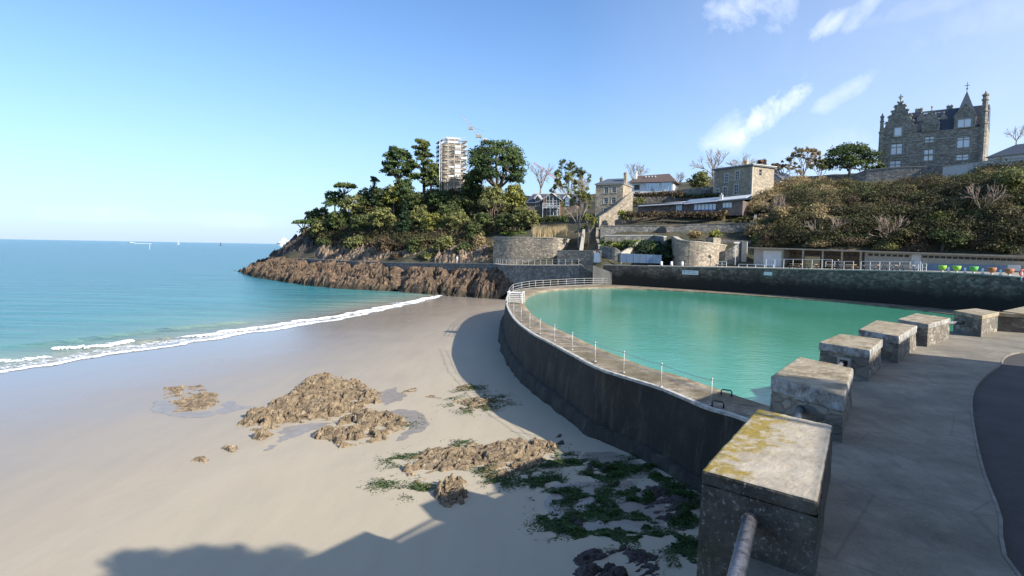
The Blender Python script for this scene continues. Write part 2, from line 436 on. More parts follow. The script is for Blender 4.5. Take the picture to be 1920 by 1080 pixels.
M['shadrock'] = rockmat('dark_shade_rock', (.035, .03, .03), (.08, .065, .055), (.15, .12, .10), 1.0)  # darker copy of the rock for shaded places, the shade is in its colour
g = G('hill_earth'); p = g.pos(); n = g.noise(p, .25, 8, .65)
M['earth'] = g.done(g.ramp(n, [(.3, (.025, .03, .014)), (.5, (.055, .052, .028)), (.7, (.13, .10, .06))]), .95, g.bump(g.noise(p, 1.2, 6), .8, .5))
# ------------------------------------------------------------------ beach, sea, pool, walkway
SA = np.array([-39.7, 47.6]); SN = np.array([.958, -.286]); ST = np.array([.286, .958])
def sdist(x, y): return (x - SA[0]) * SN[0] + (y - SA[1]) * SN[1]
def sandz(x, y):
    d = sdist(x, y)
    z = np.where(d > 0, .00045 * d * d, .035 * d)
    return z + (fbm(x * .12, y * .12, 3, 5) - .5) * .10 * sstep(2, 25, d) + (fbm(x*.8, y*.5, 3, 9)-.5) * .018 * sstep(4, 20, d)
def on_sand(px, py):
    z = .6
    for _ in range(6):
        p = PZ(px, py, z); z = float(sandz(np.array(p.x), np.array(p.y)))
    return PZ(px, py, z)
xs = np.r_[np.linspace(-260, -60, 40), np.linspace(-58, 16, 240), np.linspace(17, 60, 20)]
ys = np.r_[np.linspace(-60, 4, 20), np.linspace(5, 60, 190), np.linspace(61, 150, 110), np.linspace(155, 320, 20)]
X, Y = np.meshgrid(xs, ys); Z = sandz(X, Y)
g = G('wet_sand'); p = g.pos()
d = g.math('SUBTRACT', g.dot(p, (SN[0], SN[1], 0)), float(SA @ SN))
nn = g.noise(p, .16, 5, .55)
streak = g.noise(g.pos((1, .22, 1), rot=(0, 0, R(-16.6))), .9, 5, .6)
dd = g.math('ADD', d, g.math('MULTIPLY', g.math('SUBTRACT', nn, .5), 9.0))
dd = g.math('ADD', dd, g.math('MULTIPLY', g.math('SUBTRACT', streak, .5), 2.5))
dry = g.math('MULTIPLY', g.math('SUBTRACT', dd, 1.0), 1 / 40.0, True)
col = g.ramp(dry, [(0, (.26, .23, .20)), (.35, (.32, .265, .205)), (.8, (.455, .39, .285)), (1, (.465, .40, .29))])
col = g.mix(g.math('MULTIPLY', g.ramp(streak, [(.35, 1.0), (.6, 0.0)]), .10), col, (.20, .175, .15))
col = g.mix(g.math('MULTIPLY', g.ramp(g.noise(p, 34, 3), [(.4, 0.0), (.7, 1.0)]), .12), col, (.16, .13, .10))
rg = g.ramp(dry, [(0, .16), (.28, .24), (.55, .44), (1, .8)])
rip = g.noise(g.pos((1, .3, 1), rot=(0, 0, R(-16.6))), 3.2, 4)
fp = g.ramp(g.voro(g.pos((1, 1, 1)), 1.5, 'F1'), [(.0, 0.0), (.16, 1.0)]); fpm = g.math('MULTIPLY', g.ramp(g.noise(p, .22, 3), [(.5, 0.0), (.62, 1.0)]), dry)
fpn = g.math('MULTIPLY', g.math('MULTIPLY', fp, fpm), 1.6)
bm = g.bump(g.math('ADD', g.math('ADD', fpn, g.math('MULTIPLY', rip, 1.0)), g.math('MULTIPLY', g.noise(p, 40, 3), .12)), .25, .03)
M['sand'] = g.done(col, rg, bm, None, g.ramp(dry, [(0, .55), (1, .2)]))
tag(gridmesh('beach_sand', X, Y, Z, M['sand']), kind='structure')
# sea -----------------------------------------------------------------------
g = G('sea_water'); p = g.pos()
d = g.math('SUBTRACT', g.dot(p, (-SN[0], -SN[1], 0)), float(-SA @ SN))       # metres seaward of the water's edge
dn = g.math('ADD', d, g.math('MULTIPLY', g.math('SUBTRACT', g.noise(g.pos((.6, .25, 1), rot=(0, 0, R(-16.6))), .10, 4), .5), g.math('MULTIPLY', d, .9)))
f = g.math('DIVIDE', dn, g.math('ADD', dn, 40.0), True)
col = g.ramp(f, [(0, (.30, .27, .20)), (.10, (.24, .31, .24)), (.24, (.11, .29, .255)), (.42, (.04, .235, .25)), (.70, (.02, .175, .21)), (.92, (.012, .13, .17)), (1, (.010, .13, .155))])
patch = g.noise(g.pos((.30, 1, 1)), .02, 4)
col = g.mix(g.math('MULTIPLY', g.ramp(patch, [(.4, 0.0), (.62, 1.0)]), .35), col, (.02, .15, .20))
w1 = g.noise(g.pos((1, 1, 1), rot=(0, 0, R(-14))), .0, 2)
mpv = g.pos((.75, .16, 1), rot=(0, 0, R(-18)))
w1 = g.noise(g.pos((.22, .9, 1), rot=(0, 0, R(12))), .9, 7, .66)
w2 = g.noise(g.pos((.10, .55, 1), rot=(0, 0, R(14))), .42, 4, .55)
w3 = g.noise(p, 4.5, 4, .6)
col = g.mix(g.math('MULTIPLY', g.math('MULTIPLY', g.ramp(g.math('ADD', g.math('MULTIPLY', w2, .6), g.math('MULTIPLY', w1, .4)), [(.42, 1.0), (.56, 0.0)]), .55), g.ramp(f, [(.12, 0.0), (.3, 1.0)])), col, (.012, .125, .155))  # shading of the wave faces painted into the water colour
hgt = g.math('ADD', g.math('MULTIPLY', w2, 2.2), g.math('ADD', g.math('MULTIPLY', w1, .8), g.math('MULTIPLY', w3, .12)))
M['sea'] = g.done(col, .20, g.bump(hgt, .9, .9), None, .4)
mb = MB()
# the sheet follows the shore: it ends where the beach rises above it
gx = np.r_[-30000, -9000, -3000, -1200, np.linspace(-600, 0, 40), 60, 300, 2000, 12000]
tag(MB().quad((-30000, -3000, 0), (14000, -3000, 0), (14000, 40000, 0), (-30000, 40000, 0)).build('sea_water', M['sea']), kind='structure')
# low swells and broken foam near the edge ------------------------------------------------
def shore_pt(px, py): q = PZ(px, py, 0.0); return (q.x, q.y)
g = G('foam'); p = g.pos()
fn = g.noise(g.pos((1, 1, 1)), 1.3, 8, .75); fv = g.voro(p, 1.8, 'DISTANCE_TO_EDGE')
uvn = g.n('ShaderNodeAttribute', attribute_name='tone').outputs['Fac']
a = g.math('ADD', g.math('MULTIPLY', uvn, 1.35), g.math('MULTIPLY', g.math('SUBTRACT', fn, .5), 2.0))
a = g.math('SUBTRACT', a, g.math('MULTIPLY', g.ramp(g.voro(g.pos((1, 1, 1)), 2.6, 'DISTANCE_TO_EDGE'), [(.05, 0.0), (.35, 1.0)]), .55)); a = g.math('MULTIPLY', g.math('SUBTRACT', a, .22), 4.0, True)
M['foam'] = g.done((.80, .82, .82), .7, None, alpha=a)
def foam_strip(name, pts, w_in, w_out, h, n=200, seed=1, dens=1.0):
    P = catmull(pts, n); T = np.gradient(P, axis=0); T /= np.linalg.norm(T, axis=1)[:, None]; N = np.stack([T[:, 1], -T[:, 0]], 1)
    k = 9; V = []; tone = []
    s = np.linspace(0, 1, n)
    wob = (fbm(s * 40, s * 0 + seed, 4, seed) - .5); wid = .55 + 1.1 * fbm(s * 22, s * 0 + seed, 3, seed + 9)
    end = sstep(0, .05, s) * sstep(1, .95, s); brk = fbm(s * 60, s * 0 + seed, 4, seed + 50)
    for i in range(n):
        for j in range(k):
            u = j / (k - 1); off = (-w_in + (w_in + w_out) * u) * wid[i] + wob[i] * 2.0
            x, y = P[i] + N[i] * off
            b = math.sin(math.pi * u); z0 = max(0.0, float(sandz(np.array(x), np.array(y))))
            V.append((x, y, z0 + .02 + h * b * end[i])); tone.append(b ** .7 * end[i] * dens * (.55 + .9 * brk[i]))
    idx = np.arange(n * k).reshape(n, k)
    F = np.stack([idx[:-1, :-1], idx[1:, :-1], idx[1:, 1:], idx[:-1, 1:]], -1).reshape(-1, 4)
    o = npmesh(name, V, F, M['foam']); at = o.data.attributes.new('tone', 'FLOAT', 'POINT'); at.data.foreach_set('value', np.array(tone, np.float32))
    return tag(o, kind='structure')
foam_strip('surf_foam', [shore_pt(*q) for q in [(-220, 738), (-60, 712), (0, 698), (90, 685), (175, 670), (306, 652), (437, 630), (560, 611), (650, 595), (740, 576), (800, 562), (838, 550)]], .75, .5, .05, 420, 3)
foam_strip('surf_foam', [shore_pt(*q) for q in [(318, 636), (380, 630), (437, 622), (500, 613), (560, 604), (640, 592), (700, 581), (760, 569), (815, 556)]], .55, .5, .22, 300, 5)
foam_strip('surf_foam', [shore_pt(*q) for q in [(-100, 716), (0, 694), (90, 680), (175, 664), (306, 645), (437, 624), (560, 607), (650, 592), (740, 574), (800, 561)]], 2.2, 1.4, .0, 400, 31, .36)
foam_strip('surf_foam', [shore_pt(*q) for q in [(92, 657), (130, 654), (170, 652), (210, 648), (250, 640)]], .45, .4, .25, 120, 8)
foam_strip('surf_foam', [shore_pt(*q) for q in [(-120, 690), (-40, 680), (40, 676), (100, 668)]], .9, .5, .0, 120, 12)
# a smooth green swell about to break
def swell(pts, w_, h, n=120):
    P = catmull(pts, n); T = np.gradient(P, axis=0); T /= np.linalg.norm(T, axis=1)[:, None]; N = np.stack([T[:, 1], -T[:, 0]], 1)
    V = []; k = 11; s = np.linspace(0, 1, n); end = sstep(0, .2, s) * sstep(1, .8, s)
    for i in range(n):
        for j in range(k):
            u = j / (k - 1); x, y = P[i] + N[i] * (u - .5) * w_; b = (math.sin(math.pi * u ** 1.5)) ** 2
            V.append((x, y, -.03 + (h * b) * end[i]))
    idx = np.arange(n * k).reshape(n, k)
    F = np.stack([idx[:-1, :-1], idx[1:, :-1], idx[1:, 1:], idx[:-1, 1:]], -1).reshape(-1, 4)
    tag(npmesh('swell_water', V, F, M['sea']), kind='structure')
swell([shore_pt(*q) for q in [(-60, 652), (90, 643), (200, 630), (320, 616), (430, 606), (520, 598)]], 3.4, .30)
swell([shore_pt(*q) for q in [(240, 643), (280, 640), (325, 633)]], 1.6, .3)
#swell([shore_pt(*q) for q in [(-60, 600), (150, 596), (330, 588), (520, 570), (700, 556)]], 5.0, .22)
#swell([shore_pt(*q) for q in [(0, 568), (200, 566), (420, 553), (600, 546)]], 6.0, .25)
# ------------------------------------------------------------------ the pool dam
RIM = 4.3
outer_px = [(1378, 779), (1325, 763), (1278, 743), (1230, 724), (1161, 703), (1120, 689), (1076, 666), (1035, 644), (994, 622), (963, 596), (950, 571),
            (951, 556), (962, 546), (985, 541), (1032, 537), (1078, 535), (1130, 533)]
OUT = [(12.3, 13.4), (9.9, 18.6)] + [tuple(PZ(a, b, RIM).xy) for a, b in outer_px] + [(21.5, 101.5)]
inner_px = [(1441, 760), (1341, 727), (1278, 705), (1215, 688), (1167, 670), (1120, 651), (1073, 629), (1035, 612), (1010, 598), (991, 581), (984, 566.5),
            (990, 556.5), (1008, 548.5), (1040, 543), (1089, 539.8), (1130, 539)]
INN = [(14.2, 15.4), (12.3, 20.0)] + [tuple(PZ(a, b, RIM).xy) for a, b in inner_px] + [(21.8, 98.6)]
NR = 260
# pair the two curves through matching controls so the crest keeps its width
OC = catmull(OUT, NR); IC = catmull(INN, NR)
g = G('dam_wall'); p = g.pos(); z = g.sep(p, 'Z')
n = g.noise(p, .7, 8, .7); n2 = g.noise(g.pos((1, 1, .25)), 1.8, 7, .7); n3 = g.noise(p, 12, 5)
c = g.ramp(n, [(.3, (.010, .010, .008)), (.55, (.028, .024, .016)), (.75, (.065, .052, .034))])
c = g.mix(g.math('MULTIPLY', g.ramp(n2, [(.52, 0.0), (.66, 1.0)]), .5), c, (.11, .095, .065))
c = g.mix(g.math('MULTIPLY', g.ramp(n3, [(.63, 0.0), (.72, 1.0)]), .4), c, (.20, .17, .12))
M['dam'] = g.done(c, .85, g.bump(g.math('ADD', n, n3), .6, .06))
g = G('dam_crest'); p = g.pos(); n = g.noise(p, 1.3, 8, .72); n2 = g.noise(p, .25, 4); n3 = g.noise(p, 9, 6, .7)
c = g.ramp(n, [(.32, (.07, .055, .035)), (.46, (.20, .155, .10)), (.60, (.38, .31, .22)), (.75, (.50, .43, .33))])
c = g.mix(g.ramp(n2, [(.45, 0.0), (.6, .6)]), c, (.12, .10, .04))
c = g.mix(g.ramp(n3, [(.35, .55), (.5, 0.0)]), c, (.05, .045, .03))
M['crest'] = g.done(c, .8, g.bump(g.math('ADD', n, n3), .5, .03))
g = G('crest_edge'); p = g.pos(); n = g.noise(p, 4, 7, .7)
M['edge'] = g.done(g.ramp(n, [(.35, (.20, .19, .16)), (.5, (.48, .46, .40)), (.7, (.62, .60, .54))]), .8, g.bump(n, .5, .02))
dam = empty('pool_dam', (OC[60][0], OC[60][1], 0), 0, 'dark curved sea wall holding back the turquoise tidal pool, its flat top stained brown', 'wall')
off = np.array([OC[60][0], OC[60][1], 0])
TO = np.gradient(OC, axis=0); TO /= np.linalg.norm(TO, axis=1)[:, None]; NO = np.stack([-TO[:, 1], TO[:, 0]], 1)
if np.mean(np.sum((IC - OC) * NO, 1)) > 0: NO = -NO       # NO points away from the water
def ringmesh(name, rows, mat, smooth=True):
    k = len(rows); V = np.stack(rows, 1).reshape(-1, 3) - off
    idx = np.arange(NR * k).reshape(NR, k)
    F = np.stack([idx[:-1, :-1], idx[1:, :-1], idx[1:, 1:], idx[:-1, 1:]], -1).reshape(-1, 4)
    return npmesh(name, V, F, mat, dam, smooth)
def row(C, z): return np.c_[C, np.full(len(C), z) if np.isscalar(z) else z]
wob = (fbm(np.arange(NR) * .35, np.zeros(NR), 3, 4) - .5)[:, None]
ringmesh('face', [row(OC + NO * (.02 + .10 * (4.3 - zz) ) + NO * wob * .12, zz) for zz in (4.22, 3.4, 2.6, 1.9, 1.65)], M['dam'])
ringmesh('footing', [row(OC + NO * .28, 1.66), row(OC + NO * .62 + NO * wob * .3, 1.58 + .0), row(OC + NO * .70 + NO * wob * .35, .9), row(OC + NO * .9 + NO * wob * .5, -.8)], M['dam'])
ringmesh('crest', [row(OC, RIM), row(OC * .66 + IC * .34, RIM + .01), row(OC * .33 + IC * .67, RIM), row(IC, RIM - .02), row(IC, 2.5)], M['crest'])
ringmesh('edge_band', [row(OC + NO * .05, 4.2), row(OC + NO * .06, RIM + .025), row(OC - NO * .14, RIM + .025), row(OC - NO * .16, RIM - .03)], M['edge'], False)
# ------------------------------------------------------------------ promenade wall behind the pool
WALLB = [(21.5, 101.5, 7.75), (27.5, 96.5, 7.85), (34.7, 89.8, 8.02), (40.5, 82.5, 8.15), (46.6, 73.0, 8.40), (49.5, 66.5, 8.45), (52.0, 58.0, 8.2), (49.5, 49, 8.0), (42, 38, 7.8), (32, 30.5, 7.6), (22.5, 25.2, 7.5)]
ledge = [tuple(PZ(a, b, RIM).xy) for a, b in [(1152, 540), (1215, 542), (1309, 547), (1404, 553), (1500, 559.7), (1600, 567.5), (1698, 577), (1774, 587)]] + [(47.5, 57), (43.5, 47), (36, 38), (25, 31), (17.6, 24.0)]
# pool water
g = G('pool_water'); p = g.pos()
n = g.noise(g.pos((1, .5, 1)), .09, 4, .55); r1 = g.noise(g.pos((.5, 1, 1)), 3.2, 5, .65); r2 = g.noise(p, .7, 4)
c = g.ramp(n, [(.3, (.055, .29, .17)), (.5, (.08, .35, .23)), (.7, (.115, .41, .31))])
c = g.mix(g.math('MULTIPLY', g.ramp(g.noise(p, 2.4, 6, .8), [(.4, 0.0), (.7, 1.0)]), .35), c, (.10, .36, .28))
M['pool'] = g.done(c, .08, g.bump(g.math('ADD', r1, g.math('MULTIPLY', r2, 1.3)), .20, .10), None, .5)
poly = [tuple(q) for q in IC[::4]] + ledge[2:]
mb = MB(); mb.quad(*[(a, b, 4.17) for a, b in poly])
tag(mb.build('pool_water', M['pool']), kind='structure')
# ledge along the far side, between wall foot and water
A_ = resample([(a, b) for a, b, c_ in WALLB], 120); B_ = resample(ledge[0:1] + ledge, 120); 
A2 = A_ 
V = np.concatenate([np.c_[A2, np.full(120, 4.30)], np.c_[B_, np.full(120, 4.27)], np.c_[B_, np.full(120, 3.2)]])
idx = np.arange(360).reshape(3, 120)
F = np.stack([idx[:-1, :-1], idx[:-1, 1:], idx[1:, 1:], idx[1:, :-1]], -1).reshape(-1, 4)
led = npmesh('pool_ledge', V, F, M['crest'], None, False)
tag(led, 'narrow sunlit stone ledge along the far side of the pool', 'ledge')
# the wall itself
def wall_run(name, pts, thick, zb, mat, label, cat='wall', cap=None, group=None, capmat=None, side=1, bevel=0, capover=.08, capth=.14):
    """pts = (x, y, z_top) along the visible face; the body lies to the left of the run when side=1"""
    P = np.array([q[:2] for q in pts], float); T = np.gradient(P, axis=0); T /= np.linalg.norm(T, axis=1)[:, None]
    N = np.stack([-T[:, 1], T[:, 0]], 1) * side
    c = np.array([P[:, 0].mean(), P[:, 1].mean()])
    root = empty(name, (c[0], c[1], zb if np.isscalar(zb) else min(zb)), 0, label, cat, group); zb0 = root.location.z
    def body(nm, o0, o1, zlo, zhi, mt):
        a = P + N * o0 - c; b = P + N * o1 - c; mb = MB(); n = len(P)
        for i in range(n - 1):
            q = [a[i], a[i+1], b[i+1], b[i]]; lo = [zlo[i], zlo[i+1], zlo[i+1], zlo[i]]; hi = [zhi[i], zhi[i+1], zhi[i+1], zhi[i]]
            k = len(mb.v); mb.v += [(*q[j], lo[j] - zb0) for j in range(4)] + [(*q[j], hi[j] - zb0) for j in range(4)]
            fs = [(k+4, k+5, k+6, k+7), (k, k+4+0, k+5, k+1) if 0 else (k, k+1, k+5, k+4), (k+2, k+3, k+7, k+6)]
            if i == 0: fs.append((k+3, k, k+4, k+7))
            if i == n - 2: fs.append((k+1, k+2, k+6, k+5))
            mb.f += fs; mb.m += [0] * len(fs)
        return mb.build(nm, mt, root)
    zt = np.array([q[2] for q in pts], float); zlo = np.full(len(P), zb, float) if np.isscalar(zb) else np.array(zb, float)
    if cap:
        body('masonry', 0, thick, zlo, zt - capth, mat); body('coping', -capover, thick + .05, zt - capth + .002, zt, capmat or M['trim'])
    else: body('masonry', 0, thick, zlo, zt, mat)
    return root
wp = [(15.6, 105.6, 7.7), (18.4, 103.6, 7.72)] + [tuple(q) for q in resample(WALLB, 40)]
sea_wall = wall_run('sea_wall', wp, .9, 3.0, M['seawall'], 'long dark stone wall behind the pool, grey above and black with weed below', 'wall', True, capmat=M['concrete'], side=1)
# promenade surface behind it
pr = [(a, b) for a, b, c_ in WALLB]
mb = MB(); back = [(24, 108), (36, 107.5), (48, 105), (58, 98), (66, 84), (70, 70), (70, 55), (66, 42), (55, 28), (40, 18), (30, 12)]
A_ = resample([(a, b, z_) for a, b, z_ in WALLB], 60); Bk = resample(back, 60)
V = np.concatenate([A_[:, :3] - [0, 0, .12], np.c_[Bk, A_[:, 2] - .1]]); idx = np.arange(120).reshape(2, 60)
F = np.stack([idx[:-1, :-1], idx[1:, :-1], idx[1:, 1:], idx[:-1, 1:]], -1).reshape(-1, 4)
tag(npmesh('promenade_pavement', V, F, M['pave'], None, False), kind='structure')
# ------------------------------------------------------------------ walkway in front
g = G('walkway_concrete'); p = g.pos(); n = g.noise(p, .8, 8, .7); n2 = g.noise(g.pos((1, .4, 1), rot=(0, 0, R(35))), 5, 7, .7); n3 = g.noise(p, 60, 3)
c = g.ramp(n, [(.3, (.11, .095, .068)), (.5, (.20, .176, .13)), (.7, (.30, .265, .20))])
c = g.mix(g.math('MULTIPLY', g.ramp(n2, [(.35, 1.0), (.5, 0.0)]), .45), c, (.10, .09, .08))
c = g.mix(g.math('MULTIPLY', g.ramp(n3, [(.55, 0.0), (.7, 1.0)]), .3), c, (.42, .38, .33))
crk = g.voro(g.pos(), .55, 'DISTANCE_TO_EDGE')
c = g.mix(g.math('MULTIPLY', g.ramp(crk, [(0, 1.0), (.012, 0.0)]), .35), c, (.07, .06, .05))
M['walk'] = g.done(c, .85, g.bump(g.math('ADD', n2, g.math('MULTIPLY', n3, .5)), .4, .015))
g = G('asphalt'); p = g.pos(); n = g.noise(p, .9, 7, .7); n3 = g.noise(p, 70, 4, .8)
c = g.ramp(n, [(.3, (.030, .028, .027)), (.7, (.065, .06, .055))]); c = g.mix(g.math('MULTIPLY', g.ramp(n3, [(.55, 0.0), (.68, 1.0)]), .5), c, (.16, .145, .13))
M['asphalt'] = g.done(c, .9, g.bump(n3, .5, .012))
M['kerb'] = plain('worn_kerb', (.20, .18, .15), .9, .35, 4)
curb_px = [(1905, 1080), (1870, 960), (1840, 880), (1823, 800), (1820, 745), (1835, 713), (1870, 686), (1925, 658)]
CURB = [(3.9, 1.2), (4.2, 3.2)] + [tuple(PZ(a, b, 7.5).xy) for a, b in curb_px]
CURB = [(3.5, -10), (3.6, -3)] + CURB + [(20.5, 18.6), (27, 21.5), (40, 30)]
CURBC = catmull(CURB, 120)
EDGE = [(-8.5, -10), (-4.2, -3), (-.3, 1.2), (1.95, 5.0), (2.5, 6.3), (4.5, 9.75), (6.9, 13.2), (9.6, 16.6), (12.5, 20.0), (15.9, 22.4), (22.5, 25.2), (34, 31.5)]
EDGEC = catmull(EDGE, 120)
V = np.concatenate([np.c_[EDGEC, np.full(120, 7.5)], np.c_[EDGEC * .5 + CURBC * .5, np.full(120, 7.51)], np.c_[CURBC, np.full(120, 7.5)]]); idx = np.arange(360).reshape(3, 120)
F = np.stack([idx[:-1, :-1], idx[1:, :-1], idx[1:, 1:], idx[:-1, 1:]], -1).reshape(-1, 4)
tag(npmesh('walkway_path', V, F, M['walk'], None, False), kind='structure')
cw = wall_run('path_kerb', [(a, b, 7.506) for a, b in CURBC], .035, 7.1, M['kerb'], 'thin pale concrete kerb curving between the footpath and the dark road', 'kerb', side=-1)
mb = MB(); RD = [(a, b) for a, b in CURBC]
far = resample([(16, -12), (20, 0), (26, 8), (36, 14), (48, 22)], 120)
V = np.concatenate([np.c_[CURBC, np.full(120, 7.455)], np.c_[far, np.full(120, 7.44)]]); idx = np.arange(240).reshape(2, 120)
F = np.stack([idx[:-1, :-1], idx[1:, :-1], idx[1:, 1:], idx[:-1, 1:]], -1).reshape(-1, 4)
tag(npmesh('asphalt_road', V, F, M['asphalt'], None, False), kind='structure')
# retaining wall under the walkway's sea side
rw = wall_run('retaining_wall', [(a, b, 7.46) for a, b in EDGEC[:112]], .6, -1.0, M['rubble2'], 'stone retaining wall carrying the footpath above the beach', 'wall', side=-1)
# ------------------------------------------------------------------ land behind: one terrain from measured points
ctrl = []
def cp(px, py, y): q = PY(px, py, y); ctrl.append((q.x, q.y, q.z))
def cz(x, y, z): ctrl.append((x, y, z))
SHORE = [(437, 507), (470, 516), (520, 525), (600, 537), (680, 543), (750, 548), (830, 553), (900, 557)]
for a, b in SHORE:
    q = PZ(a, b, .2); cz(q.x, q.y, .15)
    dx, dy = -q.x * 0 - .55, -.83; cz(q.x + dx * 12, q.y + dy * 12, -1.6)
PATHPX = [(520, 482, 200), (560, 486, 184), (620, 489, 172), (690, 491, 160), (740, 492, 153), (800, 493, 147), (870, 494, 140), (930, 495, 134)]
for a, b, y in PATHPX: cp(a, b + 2, y); cp(a, b + 1, y + 3)
for a, b, y in [(560, 462, 196), (600, 452, 196), (650, 450, 186), (700, 455, 172), (760, 462, 163), (820, 458, 156), (880, 462, 149), (925, 470, 143),
                (590, 425, 208), (650, 398, 203), (700, 385, 198), (760, 372, 193), (845, 352, 188), (900, 362, 184), (960, 385, 176), (1000, 400, 168),
                (760, 420, 178), (850, 410, 172), (930, 425, 160), (985, 435, 146), (1050, 415, 152), (1090, 425, 140)]: cp(a, b, y)
cz(-112, 245, -2); cz(-90, 262, -3); cz(-60, 275, -2); cz(-20, 285, 0); cz(30, 290, 8); cz(-100, 215, -2.5); cz(-70, 240, 12); cz(-84, 232, 4)
cp(940, 495, 128); cp(1000, 497, 124); cp(1060, 497, 116); cp(1110, 497, 108)
cz(2, 133, 6.6); cz(12, 124, 7); cz(20, 112, 7.3)
cz(-4, 118, -.8); cz(4, 108, -.8); cz(12, 102, 0); cz(0, 95, -2); cz(-14, 120, -1.5); cz(10, 90, -2)
# terraces and gardens in the middle
for a, b, y in [(960, 440, 141), (1040, 443, 137), (1120, 468, 119), (1125, 450, 122), (1200, 462, 114), (1240, 458, 116), (1300, 448, 113), (1380, 452, 112), (1150, 443, 121.5), (1245, 446, 118.5), (1300, 448, 117), (1350, 449, 115.5), (1400, 451, 114), (1150, 423.5, 127), (1245, 424, 124), (1300, 421.5, 123), (1400, 418.5, 119.5),
                (1170, 424, 139), (1250, 412, 127), (1330, 412, 124), (1400, 408, 121), (1170, 400, 146), (1260, 372, 150), (1330, 372, 147), (1400, 372, 143),
                (1220, 357, 160), (1300, 357, 162), (1060, 385, 175), (1100, 372, 185), (1000, 372, 205), (1250, 342, 200), (1360, 335, 190), (1440, 345, 165)]: cp(a, b, y)
cz(24, 108, 7.6); cz(36, 108, 7.8); cz(46, 106, 7.9); cz(30, 104, 7.5); cz(42, 101, 7.6)
# the cliff on the right
for a, b, y in [(1425, 480, 107), (1430, 430, 113), (1440, 385, 125), (1500, 470, 103), (1500, 425, 109), (1500, 370, 122), (1560, 345, 134), (1560, 420, 106),
                (1640, 472, 99), (1640, 415, 104), (1640, 372, 116), (1660, 354, 132), (1760, 474, 94), (1760, 420, 98), (1760, 368, 110), (1780, 348, 125),
                (1880, 476, 89), (1880, 420, 91), (1880, 358, 98), (1880, 330, 108), (1990, 480, 84), (1990, 420, 86), (1990, 322, 98), (2150, 460, 78), (2150, 310, 95)]: cp(a, b, y)
for a, b, y in [(1600, 334, 150), (1700, 322, 150), (1850, 312, 146), (1990, 308, 130), (1500, 332, 175)]: cp(a, b, y)
cz(90, 230, 34); cz(160, 220, 36); cz(180, 120, 34); cz(60, 250, 30); cz(150, 60, 30); cz(72, 72, 8); cz(74, 55, 8); cz(60, 84, 7.6); cz(52, 95, 7.6)
C_ = np.array(ctrl)
def rbf_fit(C):
    n = len(C); D = np.hypot(C[:, None, 0] - C[None, :, 0], C[:, None, 1] - C[None, :, 1])
    A = np.zeros((n + 3, n + 3)); A[:n, :n] = D - np.eye(n) * .6; A[:n, n] = 1; A[:n, n+1] = C[:, 0]; A[:n, n+2] = C[:, 1]
    A[n:, :n] = A[:n, n:].T; b = np.zeros(n + 3); b[:n] = C[:, 2]; return np.linalg.solve(A, b)
Wt = rbf_fit(C_)
def landz(x, y):
    x = np.asarray(x, float); y = np.asarray(y, float); s = x.shape; xf = x.ravel(); yf = y.ravel(); out = np.zeros(len(xf)); n = len(C_)
    for k in range(0, len(xf), 20000):
        a, b = xf[k:k+20000], yf[k:k+20000]
        out[k:k+20000] = np.hypot(a[:, None] - C_[None, :, 0], b[:, None] - C_[None, :, 1]) @ Wt[:n] + Wt[n] + Wt[n+1] * a + Wt[n+2] * b
    return out.reshape(s)
def lz(x, y): return float(landz(np.array([x]), np.array([y]))[0])
xs = np.linspace(-125, 190, 260); ys = np.linspace(70, 290, 190); X, Y = np.meshgrid(xs, ys)
Z0 = landz(X, Y); Z = Z0 + (fbm(X * .15, Y * .15, 4, 3) - .5) * 1.2 * sstep(9, 14, Z0)
lefter = np.interp(Y, [70, 84, 96, 101, 104, 107, 112, 125, 400], [66, 60, 47, 40, 34, 24, 6, -200, -200])     # keep the land off the pool
Z = np.where(((Y < 112.5) & (X < 30)) | ((Y < 117.5) & (X < 15.5)), np.minimum(Z, 7.0), Z); Z = np.where(X < 2, Z - 2.4 * (1 - sstep(3, 6.5, Z)), Z); Z = np.where(X < lefter, -6, Z)
tag(gridmesh('hillside_terrain', X, Y, Z, M['earth'], keep=(Z > -2.5)), kind='structure')
# ground under everything
tag(MB().quad((-2, -200, 6.9), (600, -200, 6.9), (600, 10, 6.9), (30, 10, 6.9), (4, -4, 6.9)).build('ground', M['earth']), kind='structure')
tag(MB().quad((72, 12, 7.5), (600, 12, 7.5), (600, 110, 7.5), (72, 110, 7.5)).build('ground', M['earth']), kind='structure')
